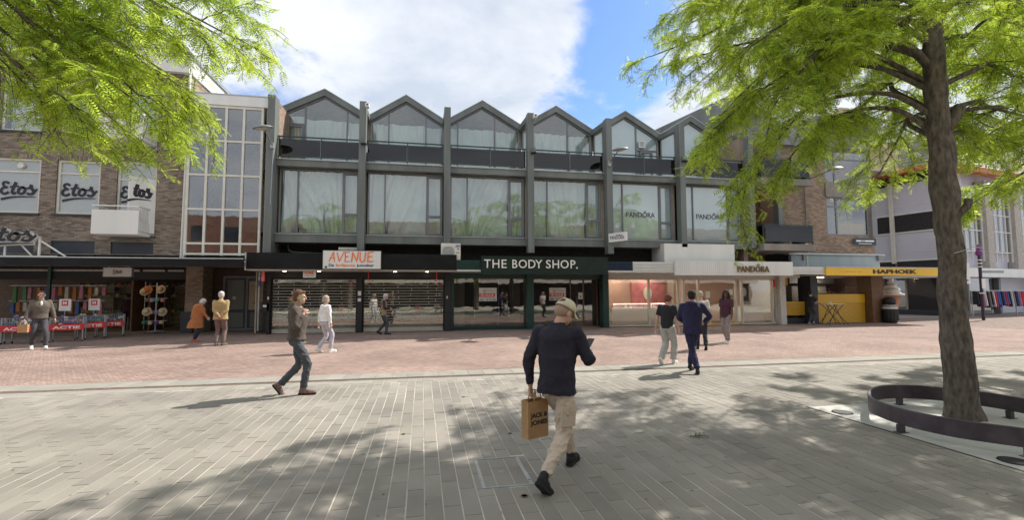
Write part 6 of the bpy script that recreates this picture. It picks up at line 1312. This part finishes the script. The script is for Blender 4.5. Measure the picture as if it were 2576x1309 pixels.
# 9 — young man in navy tracksuit
_, J = person('young dark-haired man in a royal navy hooded tracksuit seen from behind, arms forward', (5.98, 9.72, 0), -rad(24), 1.79, 4, feet=[(.06, -.24, -10, 6), (.00, .22, -25, 20)], hands=[(-.12, .30, 1.05), (.28, .28, 1.06)], elbow=[(-1, -.5, -.5), (1, -.4, -.4)], head=(10, 8), top='hoodie', topm=C['royal'], bot=(C['royal'], 'cargo' if False else 'reg'), shoe=C['shoeblack'], hairm=C['hairdark'], hair='short', vox=.012, hem=.84, wide=1.1, bulk=1.12, shouldr=1.1, face=False)
# 10 — bald man behind them
_, J = person('close-cropped man in a light grey tee mostly hidden behind the navy tracksuit', (8.55, 13.4, 0), -rad(30), 1.76, 3, feet=[(-.10, .10, 0, 0), (.12, -.20, 0, 20)], top='tee', topm=C['lighttee'], bot=(C['darknavy'], 'reg'), shoe=C['shoeblack'], hairm=C['hairblond'], hair='crop', vox=.015)
# 11 — long hair
_, J = person('person with long dark hair, dark tee and loose grey trousers before the jewellery window', (10.35, 14.75, 0), rad(118), 1.78, 1, feet=[(-.12, .22, 0, -4), (.10, -.26, 0, 24)], hands=[(-.25, .16, .86), (.24, -.02, .86)], head=(-12, 2), top='tee', topm=C['wine'], bot=(C['greytaupe'], 'loose'), shoe=C['shoewhite'], sole='white', hairm=C['hairdark'], hair='long', skin='skind', vox=.013, hem=.86, wide=1.06)
# 12 — man leaning at the high table
_, J = person('man in black leaning on the high table in front of the snack bar', (20.35, 21.75, 0), -rad(80), 1.76, 3, feet=[(-.05, .10, 0, 0), (.08, .14, 30, 25)], hands=[(-.08, .40, 1.14), (.20, .38, 1.14)], elbow=[(-.6, -.4, -.8), (.6, -.4, -.8)], head=(-30, 5), top='tee', topm=C['blacktee'], bot=(C['charcoal'], 'reg'), shoe=C['shoegrey'], hairm=C['hairdark'], hair='short', vox=.017, wide=1.08)
q = J['w'](J['pel']+Vector((0, -.22, .36))); t = thing('backpack', 'dark backpack on the back of the man leaning at the high table', 'bag', q); obj('bag', remesh('bag', MB().ell(q, (.14, .18, .24), 12, 8), .03, 2), 'black', t)
# 13 — behind the counter
person('snack bar worker in black and grey bending over behind the yellow counter', (23.55, 23.7, .28), rad(150), 1.70, 32, feet=[(-.1, 0, 0, 0), (.1, 0, 0, 0)], hands=[(-.15, .45, 1.10), (.15, .45, 1.12)], head=(0, 18), top='vest', shirt='cloth_lighttee', topm=C['blacktee'], bot=(C['charcoal'], 'reg'), shoe=C['shoeblack'], hairm=C['wine'], hair='short', vox=.018)
# 14 — person cut by the left edge, 15 — shopper inside
_, J = person('person in white cut off by the left edge carrying a white carrier bag', (-14.35, 17.9, 0), rad(-100), 1.70, 2, hands=[(-.26, .15, .80), (.26, .20, .86)], top='jacket', topm=C['white'], bot=(C['darknavy'], 'reg'), shoe=C['shoewhite'], hairm=C['hairdark'], hair='short', vox=.016)
small_bag(J['w'](J['wr'][1]+Vector((.03, .14, -.12))), .40, .14, .36, 'white', 'white carrier bag with grey print at the left edge of the picture', 0, True)
person('shopper in a dark striped top inside the drugstore doorway', (-14.15, 26.2, 0), rad(20), 1.72, 3, feet=[(-.1, 0, 0, 0), (.1, 0, 0, 0)], top='jacket', topm=C['wine'], bot=(C['darknavy'], 'reg'), shoe=C['shoeblack'], hairm=C['hairdark'], hair='short', vox=.018, face=False)

# ================================================================== STREET FURNITURE AND PROPS
def street_lamp(head, foot, wall, label):
    """flat round lamp on a short arm fixed to the facade"""
    h, f = Vector(head), Vector(foot); t = thing('street_lamp', label, 'street lamp', head, 'round lamps on short arms along the facades')
    rot = Matrix.Rotation(rad(12), 3, 'X') @ Matrix.Rotation(rad(-10), 3, 'Y'); sh = MB(); pr = [(.001, .10), (.12, .09), (.28, .05), (.37, .0), (.385, -.03), (.36, -.05)]; vs = []
    m = MB().lathe(pr, (0, 0, 0), 24); m.v = [tuple(h+rot @ Vector(v)) for v in m.v]; obj('shade', m, 'frame', t, smooth=True)
    m = MB().lathe([(.33, -.052), (.30, -.075), (.15, -.10), (.001, -.105)], (0, 0, 0), 24); m.v = [tuple(h+rot @ Vector(v)) for v in m.v]; obj('lens', m, 'lens', t, smooth=True)
    m = MB().lathe([(.14, -.095), (.13, -.12), (.001, -.13)], (0, 0, 0), 16); m.v = [tuple(h+rot @ Vector(v)) for v in m.v]; obj('bulb_cover', m, 'soffit', t, smooth=True)
    obj('arm', MB().tube([h+Vector((0, .2, -.02)), h.lerp(f, .5)+Vector((0, .1, 0)), f], .028, 8), 'frame', t); obj('bracket', B((f.x-.07, f.x+.07, f.y, f.y+.12, f.z-.16, f.z+.08)), 'zinc', t)
street_lamp((-6.42, 20.15, 8.50), (-6.32, 21.03, 8.08), 0, 'round street lamp on a short arm at the side pier beside the stair tower')
street_lamp((9.0, 20.15, 8.45), (8.86, 21.08, 8.05), 0, 'round street lamp fixed to the fourth grey column')
street_lamp((21.3, 20.7, 8.25), (21.0, 22.4, 7.95), 0, 'round street lamp at the tan brick wall near the corner')
street_lamp((37.4, 24.6, 8.9), (36.9, 26.6, 8.4), 0, 'round street lamp right of the trunk on the far building')
obj('cable', MB().tube([(-6.28, 21.12, 7.95), (-6.30, 21.1, 6.9), (-6.33, 21.1, 5.5)], .012, 5), 'steel', bpy.data.objects['street_lamp'])
# steel band bench round the tree, on its pale slabs with uplights
slb = obj('planting_slab', B((5.90, 9.6, 2.4, 6.42, -.02, .004)), 'slab', None, kind='structure')
bpts = crom([(6.40,5.85,0),(6.75,6.13,0),(7.2,6.28,0),(7.68,6.15,0),(7.97,5.85,0),(8.12,5.5,0),(8.15,5.1,0),(8.05,4.5,0),(7.7,3.95,0),(7.15,3.62,0),(6.65,3.82,0),(6.30,4.18,0),(6.06,4.52,0),(5.97,4.95,0),(6.05,5.34,0),(6.18,5.62,0),(6.40,5.85,0)], 8)[:-1]; NB = len(bpts); BC = sum(bpts, Vector())/NB
bn = thing('steel_bench', 'curved purple-brown steel band bench on short legs circling the locust tree', 'bench', (8.6, 5.0, 0))
A_b, B_b, CXb, CYb, ANG = 2.55, .95, 8.95, 5.12, rad(-16)
def bpt(t, off=0): 
    x, y = (A_b+off)*abs(math.cos(t))**.8*math.copysign(1, math.cos(t)), (B_b+off)*abs(math.sin(t))**.8*math.copysign(1, math.sin(t)); c, s = math.cos(ANG), math.sin(ANG); return Vector((CXb+x*c-y*s, CYb+x*s+y*c, 0))
m = MB(); n = NB; vs = []
for k in range(n):
    t = 2*math.pi*k/n
    d_ = (bpts[(k+1) % n]-bpts[k-1]).normalized(); o_ = Vector((-d_.y, d_.x, 0)); o_ = o_ if o_.dot(bpts[k]-BC) > 0 else -o_
    for off, z in ((.0, .105), (.0, .305), (.010, .312), (.030, .312), (.040, .305), (.040, .105)): p = bpts[k]+o_*(off-.02); vs.append((p.x, p.y, z))
m.add(vs, [(k*6+j, ((k+1) % n)*6+j, ((k+1) % n)*6+(j+1) % 6, k*6+(j+1) % 6) for k in range(n) for j in range(6)]); obj('band', m, 'bench', bn, smooth=False)
for (px_, py_) in ((5.975, 5.05), (6.44, 4.05), (7.42, 6.27), (8.13, 5.3), (7.5, 3.8)):
    obj('leg', B((px_-.035, px_+.035, py_-.03, py_+.03, .012, .104)), 'bench', bn); obj('foot_plate', B((px_-.07, px_+.07, py_-.05, py_+.05, .004, .0115)), 'bench', bn)
for (x, y), lb in (((6.10, 6.02), 'round black ground uplight left of the bench'), ((6.12, 3.98), 'round black ground uplight near the right edge of the paving')):
    t = thing('ground_light', lb, 'ground light', (x, y, 0), 'round uplights in the slabs'); obj('rim', MB().lathe([(.125, .003), (.13, .012), (.138, .003)], (x, y, .003), 24), 'black', t); obj('lens', MB().lathe([(.001, .010), (.118, .010), (.12, .007)], (x, y, .004), 24), 'black', t)
t = obj('slab_joint', B((5.868, 5.898, 2.4, 6.45, -.01, .003)), 'dark', slb); 
# inspection cover, drains, weed, litter
mh = thing('inspection_cover', 'rectangular steel framed inspection cover filled with pavers beside the man in the cap', 'manhole cover', (.8, 4.78, 0)); x0, x1, y0, y1 = MH
obj('frame', frame_rect(MB(), 0, 1, 0, 1, 0, 1, .1) if False else B((x0, x1, y0, y0+.018, -.03, .003), (x0, x1, y1-.018, y1, -.03, .003), (x0, x0+.018, y0+.0185, y1-.0185, -.03, .003), (x1-.018, x1, y0+.0185, y1-.0185, -.03, .003), (x0+.026, x1-.026, y0+.024, y0+.029, -.03, .002), (x0+.026, x1-.026, y1-.029, y1-.024, -.03, .002)), 'steel', mh)
for a, b in ((x0+.032, x0+.14), (x0+.148, x0+.31), (x0+.318, x1-.032)):
    for c, d in (((y0+.034, y0+.30), (y0+.308, y1-.036)) if a < .7 else ((y0+.034, y0+.46), (y0+.468, y1-.036))): obj('paver', B((a, b, c, d, -.03, -.001)), 'paver', mh)
obj('lifting_eye', MB().lathe([(.001, 0), (.012, 0), (.014, .004), (.026, .004), (.03, 0)], (.80, 4.78, .0), 18), 'steel', mh)
def disc(x, y, r, m_, name, label, group): 
    t = thing(name, label, 'drain cap', (x, y, 0), group); obj('ring', MB().lathe([(r*.75, .001), (r*.78, .006), (r, .006), (r*1.03, .001)], (x, y, .001), 18), m_, t); obj('cap', MB().lathe([(.001, .003), (r*.74, .003)], (x, y, .001), 18), 'black', t)
disc(.90, 4.17, .035, 'rust', 'drain_cap', 'small round dark cap in the paving at the back heel of the capped man', 'small round caps in the paving')
for (px_, py_, lb) in ((1015, 1094, 'small rusty ring in the paving in the tree shadow left of the man'), (1283, 1092, 'small rusty ring in the paving near the paper bag'), (1166, 1000, 'small dark cap in the paving below the drain')):
    d_ = (Fv*CAM_F+R2*(px_-1288)-U2*(py_-654.5)); tt = -CAM_H/d_.z; q = Vector((0, 0, CAM_H))+d_*tt; disc(q.x, q.y, .024, 'rust', 'drain_cap', lb, 'small round caps in the paving')
wd = thing('weed', 'small green leafy sprig lying on the paving right of the man in the cap', 'plant', (3.36, 5.4, 0)); m = MB(); r_ = random.Random(4)
for k in range(46):
    a = r_.uniform(0, 6.3); q = Vector((3.36+r_.gauss(0, .07), 5.4+r_.gauss(0, .05), r_.uniform(.006, .03))); l = r_.uniform(.02, .045); d_ = Vector((math.cos(a), math.sin(a), r_.uniform(-.1, .5)))*l; s_ = Vector((-math.sin(a), math.cos(a), 0))*l*.25; m.add([q, q+d_*.5+s_, q+d_, q+d_*.5-s_], [(0, 1, 2, 3)])
obj('leaves', m, 'leafd', wd, kind='stuff'); obj('stem', MB().tube([(3.25, 5.38, .01), (3.36, 5.41, .015), (3.46, 5.39, .01)], .003, 5), 'leafd', wd)
m = MB()
for k in range(160):
    x, y = r_.uniform(-7, 9), r_.uniform(2.2, 14); q = Vector((x, y, .006)); a = r_.uniform(0, 6.3); l = r_.uniform(.008, .022); d_ = Vector((math.cos(a), math.sin(a), .2))*l; s_ = Vector((-math.sin(a), math.cos(a), 0))*l*.4; m.add([q-d_, q+s_, q+d_, q-s_], [(0, 1, 2, 3)])
o = obj('fallen_leaflets', m, 'paperbag', kind='stuff'); tag(o, 'tiny dry leaflets and crumbs scattered over the paving', 'litter')
m = MB()
for k in range(420):
    x, y = r_.uniform(-5, 8), r_.uniform(2.0, 9.5); rr_ = r_.uniform(.005, .013); n_ = 7; q = [(x+rr_*math.cos(6.283*j/n_)*r_.uniform(.7, 1.2), y+rr_*math.sin(6.283*j/n_)*r_.uniform(.7, 1.2), .0032) for j in range(n_)]; m.add(q, [tuple(range(n_))])
o = obj('gum_spots', m, mat('old_chewing_gum', (.09, .085, .08), .9), kind='stuff'); tag(o, 'dark flattened chewing gum spots on the grey paving', 'stain')
# sale bins
def bin_(x, y, rz, label, w=.95, h=.92, bold=True):
    t = thing('sale_bin', label, 'sale bin', (0, 0, 0), 'wheeled wire sale bins with red ACTIE bands'); d = .55
    for sx in (-1, 1):
        for sy in (-1, 1):
            obj('leg', B((sx*(w/2-.02)-.018, sx*(w/2-.02)+.018, sy*(d/2-.02)-.018, sy*(d/2-.02)+.018, .07, h)), 'steel', t); obj('caster', MB().tube([(sx*(w/2-.02)-.015, sy*(d/2-.02), .036), (sx*(w/2-.02)+.015, sy*(d/2-.02), .036)], .035, 12), 'black', t)
    wr_ = MB()
    for k in range(13):
        xx = -w/2+.03+k*(w-.06)/12
        for yy in (-d/2, d/2): wr_.box(xx-.003, xx+.003, yy-.003, yy+.003, .5, h)
    for k in range(8):
        yy = -d/2+.03+k*(d-.06)/7
        for xx in (-w/2, w/2): wr_.box(xx-.003, xx+.003, yy-.003, yy+.003, .5, h)
    for z in (.5, .62, .76, h-.006):
        for yy in (-d/2, d/2): wr_.box(-w/2, w/2, yy-.004, yy+.004, z-.004, z+.004)
        for xx in (-w/2, w/2): wr_.box(xx-.004, xx+.004, -d/2, d/2, z-.004, z+.004)
    obj('wire_basket', wr_, 'steel', t); obj('basket_floor', B((-w/2, w/2, -d/2, d/2, .48, .49)), 'steel', t)
    obj('band', B((-w/2-.01, w/2+.01, -d/2-.02, -d/2-.008, .44, .66)), 'red', t); obj('lettering', text_mb('ACTIE', -w*.40, w*.40, .49, .60, -d/2-.021, .004, .03), 'ltr', t)
    mm_ = MB(); 
    cols = {}
    for k in range(40):
        c_ = r_.choice(['product_blue', 'product_white', 'product_pink', 'product_green', 'product_blue']); cols.setdefault(c_, MB()).ell((r_.uniform(-w*.42, w*.42), r_.uniform(-d*.4, d*.4), r_.uniform(.55, h-.08 if r_.random() < .7 else h+.06)), (r_.uniform(.04, .09), r_.uniform(.03, .08), r_.uniform(.03, .05)), 7, 5)
    for c_, q in cols.items(): obj('goods', q, c_, t, kind='stuff')
    t.location = (x, y, 0); t.rotation_euler = (0, 0, rz)
bin_(-15.25, 19.95, rad(2), 'wheeled wire sale bin at the left edge beside the white carrier bag'); bin_(-14.15, 20.05, rad(3), 'wheeled wire sale bin mostly hidden behind the man in the taupe jacket'); bin_(-13.05, 20.55, rad(22), 'wheeled wire sale bin just right of the man in the taupe jacket')
bin_(-12.90, 21.55, rad(24), 'wheeled wire sale bin in the middle of the right-hand three', w=.9); bin_(-12.75, 22.45, rad(24), 'wheeled wire sale bin nearest the drugstore doorway', w=.9)
for (x, y, lb) in ((-13.75, 21.4, 'white sale bag with a red square on the left hook above the bins'), (-13.05, 21.9, 'white sale bag with a red square on the right hook above the bins')):
    t = thing('sale_card', lb, 'sale card', (x, y, 1.3), 'white cards with red squares above the bins'); obj('card', B((x-.20, x+.20, y, y+.03, 1.12, 1.58)), 'white', t); obj('square', B((x-.11, x+.11, y-.006, y-.001, 1.32, 1.53)), 'red', t); obj('symbol', B((x-.06, x-.02, y-.010, y-.0065, 1.37, 1.48), (x+.02, x+.06, y-.010, y-.0065, 1.37, 1.48), (x-.0195, x+.0195, y-.010, y-.0065, 1.41, 1.44)), 'ltr', t); obj('stem', B((x-.01, x+.01, y+.01, y+.02, .6, 1.12)), 'steel', t)
# hat stand
hs = thing('hat_stand', 'black wheeled stand hung with caps and straw hats beside the drugstore doorway', 'hat stand', (-11.75, 23.8, 0)); hx, hy = -11.75, 23.8
m = MB().tube([(hx, hy, .1), (hx, hy, 2.25)], .03, 10); 
for k in range(5): a = k*1.257; m.bar((hx, hy, .12), (hx+.38*math.cos(a), hy+.3*math.sin(a), .07), .03)
for z in (2.1, 1.55, 1.0, .55): m.box(hx-.45, hx+.45, hy-.02, hy+.02, z, z+.025)
m.box(hx-.47, hx-.45, hy-.02, hy+.02, .2, 2.3); obj('frame', m, 'steel', hs)
for k in range(5): a = k*1.257; obj('caster', MB().ell((hx+.38*math.cos(a), hy+.3*math.sin(a), .035), (.035, .02, .035), 8, 6), 'black', hs)
hatm = [cloth('felt_'+n_, c_) for n_, c_ in (('orange', (.55, .20, .08)), ('straw', (.60, .46, .27)), ('lilac', (.42, .33, .52)), ('mint', (.15, .42, .34)), ('coral', (.6, .25, .22)), ('khaki', (.28, .2, .12)), ('green', (.03, .25, .10)), ('violet', (.16, .06, .32)), ('cream', (.6, .5, .34)), ('pink', (.58, .34, .36)), ('greyblue', (.25, .3, .38)))]
for m_ in hatm: MT[m_.name] = m_
def hat(x, z, i, wide=False, label=''):
    y = hy-.14; t = thing('hat', label, 'hat', (x, y, z), 'hats and caps on the drugstore stand'); rot = Matrix.Rotation(rad(75), 3, 'X')
    if wide: m = MB().lathe([(.20, -.01), (.19, .0), (.10, .005), (.098, .04), (.085, .10), (.05, .12), (.001, .122)], (0, 0, 0), 20); m.v = [tuple(Vector((x, y, z))+rot @ Vector(v)) for v in m.v]; obj('straw', m, hatm[i], t, smooth=True); b_ = MB().lathe([(.101, .01), (.10, .035)], (0, 0, 0), 20); b_.v = [tuple(Vector((x, y, z))+rot @ Vector(v)) for v in b_.v]; obj('ribbon', b_, 'ink' if i == 1 else hatm[i], t)
    else: obj('crown', MB().ell((x, y, z), (.095, .09, .085), 12, 8), hatm[i], t, smooth=True); obj('bill', MB().ell((x+.03, y-.10, z-.06), (.075, .07, .014), 10, 6), hatm[i], t, smooth=True)
hl = [(-.30, 1.95, 0, 1, 'wide orange sun hat at the top left of the hat stand'), (.22, 1.97, 1, 1, 'straw hat with a black ribbon at the top right of the hat stand'), (-.42, 1.88, 1, 1, 'straw hat peeping out behind the orange sun hat'), (-.30, 1.50, 5, 0, 'khaki cap at the left of the second row'), (-.10, 1.48, 2, 0, 'lilac cap in the second row'), (.10, 1.50, 3, 0, 'mint cap in the second row'), (.32, 1.48, 4, 0, 'coral cap at the right of the second row'),
 (-.30, .98, 8, 1, 'cream brimmed hat at the left of the third row'), (-.10, .94, 9, 0, 'pink cap in the third row'), (.10, .94, 10, 0, 'grey-blue cap in the third row'), (.32, .96, 8, 1, 'cream brimmed hat at the right of the third row'), (-.38, .50, 6, 0, 'green cap low on the left of the hat stand'), (-.14, .48, 8, 0, 'cream and pink cap low on the hat stand'), (.10, .46, 7, 0, 'violet cap low on the hat stand'), (.30, .50, 8, 0, 'cream cap low on the right of the hat stand')]
for dx, z, i, wd_, lb in hl: hat(hx+dx, z, i, bool(wd_), lb)
# snack bar props
tb = thing('high_table', 'folding high table with crossed legs in front of the snack bar', 'table', (21.2, 21.5, 0)); obj('tabletop', MB().box(20.85, 21.95, 21.15, 21.75, 1.09, 1.12), 'soffit', tb)
for y in (21.2, 21.68):
    for a, b in ((20.75, 21.9), (22.15, 21.0), (20.95, 21.5), (21.9, 21.3)): obj('leg', MB().bar((a, y, .0), (b, y, 1.09), .025), 'rail', tb)
tb2 = obj('cup', MB().lathe([(.03, 0), (.04, .1), (.038, .1)], (21.3, 21.4, 1.12), 12), 'white'); tag(tb2, 'small cup standing on the folding high table', 'cup')
lb_ = thing('litter_bin', 'black barrel litter bin with a pale band beside the giant ice cream cone', 'litter bin', (25.75, 22.0, 0)); obj('barrel', MB().lathe([(.30, 0), (.36, .2), (.36, .75), (.31, .92)], (25.75, 22.0, 0), 20), 'black', lb_, smooth=True); obj('rim', MB().lathe([(.33, .93), (.34, 1.0), (.30, 1.02)], (25.75, 22.0, 0), 20), 'steel', lb_); obj('hood', MB().lathe([(.28, 1.03), (.30, 1.3), (.20, 1.42), (.001, 1.44)], (25.75, 22.0, 0), 20), 'black', lb_, smooth=True); obj('band', MB().lathe([(.365, .78), (.36, .86), (.33, .9)], (25.75, 22.0, 0), 20), 'soffit', lb_)
for k in range(14): a = k*.449; obj('slat', B((25.75+.365*math.cos(a)-.02, 25.75+.365*math.cos(a)+.02, 22.0+.365*math.sin(a)-.01, 22.0+.365*math.sin(a)+.01, .12, .74)), 'black', lb_)
ic = thing('ice_cream_model', 'giant soft ice cream cone advertising model beside the litter bin', 'advertising figure', (27.0, 22.9, 0)); cx_, cy_ = 27.0, 22.9
obj('base', MB().lathe([(.3, 0), (.3, .05)], (cx_, cy_, 0), 20), 'soffit', ic); obj('cone', MB().lathe([(.12, .05), (.20, .45), (.36, 1.15), (.40, 1.45), (.46, 1.47), (.46, 1.55)], (cx_, cy_, 0), 24), 'cone', ic, smooth=True)
sw = MB(); n_ = 90
pts = [(cx_+(.36*(1-k/n_)**1.0)*math.cos(k*.23), cy_+(.36*(1-k/n_))*math.sin(k*.23), 1.58+.95*(k/n_)) for k in range(n_)]; sw.tube(pts, [.17*(1-k/n_)**.8+.02 for k in range(n_)], 10); sw.lathe([(.50, 1.53), (.52, 1.60), (.40, 1.72), (.001, 1.9)], (cx_, cy_, 0), 24); sw.ell((cx_+.42, cy_-.25, 1.56), (.2, .12, .07), 10, 6)
obj('swirl', sw, 'icewhite', ic, smooth=True)
mq = thing('shop_mannequin', 'headless mannequin in a pale top and black skirt in the far shop window', 'mannequin', (36.0, 30.5, 0)); obj('torso', MB().lathe([(.22, 1.2), (.20, 1.4), (.26, 1.7), (.22, 1.9), (.08, 2.0)], (37.6, 30.4, 0), 14), 'beige', mq, smooth=True); obj('skirt', MB().lathe([(.42, .45), (.36, .8), (.24, 1.2)], (37.6, 30.4, 0), 14), 'ink', mq, smooth=True); obj('stand', MB().lathe([(.3, .36), (.05, .38), (.04, .45)], (37.6, 30.4, 0), 12), 'steel', mq)
pl = thing('signpost', 'slim black wayfinding post with purple top right of the trunk', 'signpost', (33.2, 22.6, 0)); obj('pole', MB().tube([(33.2, 22.6, 0), (33.2, 22.6, 3.9)], .08, 12), 'pole', pl); obj('top', MB().lathe([(.09, 3.9), (.16, 3.95), (.16, 4.15), (.09, 4.25), (.12, 4.45), (.03, 4.6)], (33.2, 22.6, 0), 12), 'purple', pl)
for z in (3.2, 3.4, 3.6, 1.6): obj('ring', MB().lathe([(.125, z), (.125, z+.06)], (33.2, 22.6, 0), 12), 'ltr', pl)
obj('finger_sign', B((33.32, 35.0, 22.58, 22.62, 2.85, 3.0)), 'greyblue', pl); obj('symbol_panel', B((33.06, 33.34, 22.45, 22.47, 1.9, 2.5)), 'white', pl)
rl = thing('clothes_rack', 'long rail of colourful clothes outside the far shop at the right', 'clothes rack', (42, 25.6, 0)); obj('rail', B((37.6, 49, 26.2, 26.25, 1.75, 1.8), (37.6, 37.65, 26.2, 26.25, 0, 1.75), (41.5, 41.55, 26.2, 26.25, 0, 1.75), (45.5, 45.55, 26.2, 26.25, 0, 1.75)), 'steel', rl)
for k in range(60):
    x = 37.8+k*.18; w_ = .05; h_ = r_.uniform(.85, 1.15); obj('garment', MB().prism([(x, 25.9, 1.72-h_), (x+.13, 25.95, 1.72-h_), (x+.11, 26.05, 1.72), (x, 26.0, 1.72)], (0, .4, 0)), r_.choice(['cloth_navy', 'cloth_darknavy', 'product_pink', 'product_orange', 'cloth_white', 'red', 'product_blue', 'felt_mint', 'cloth_greytaupe']) if k > 0 else 'ink', rl)
s = thing('blade_sign', 'small white square sign with an arrow on the far shop above the yellow fascia', 'sign', (36, 26, 3.3)); obj('panel', B((36.4, 37.3, 26.0, 26.06, 2.25, 2.75), (36.4, 37.3, 26.0, 26.06, 3.25, 3.7)), 'white', s); obj('print', B((36.6, 37.1, 25.99, 25.999, 2.45, 2.53), (36.6, 36.9, 25.99, 25.999, 3.4, 3.5)), 'ink', s); obj('mount', B((36.2, 36.4, 26.0, 26.06, 2.2, 3.75)), 'black', s)
wl = obj('wire', MB().tube(crom([(7.32, 5.28, 2.32), (7.50, 5.22, 2.38), (7.70, 5.34, 2.42), (8.3, 5.6, 2.44)], 5), .006, 5), 'steel'); tag(wl, 'thin wire looped round the locust trunk above head height', 'wire')
print('objects', len(bpy.data.objects), 'meshes', len(bpy.data.meshes))
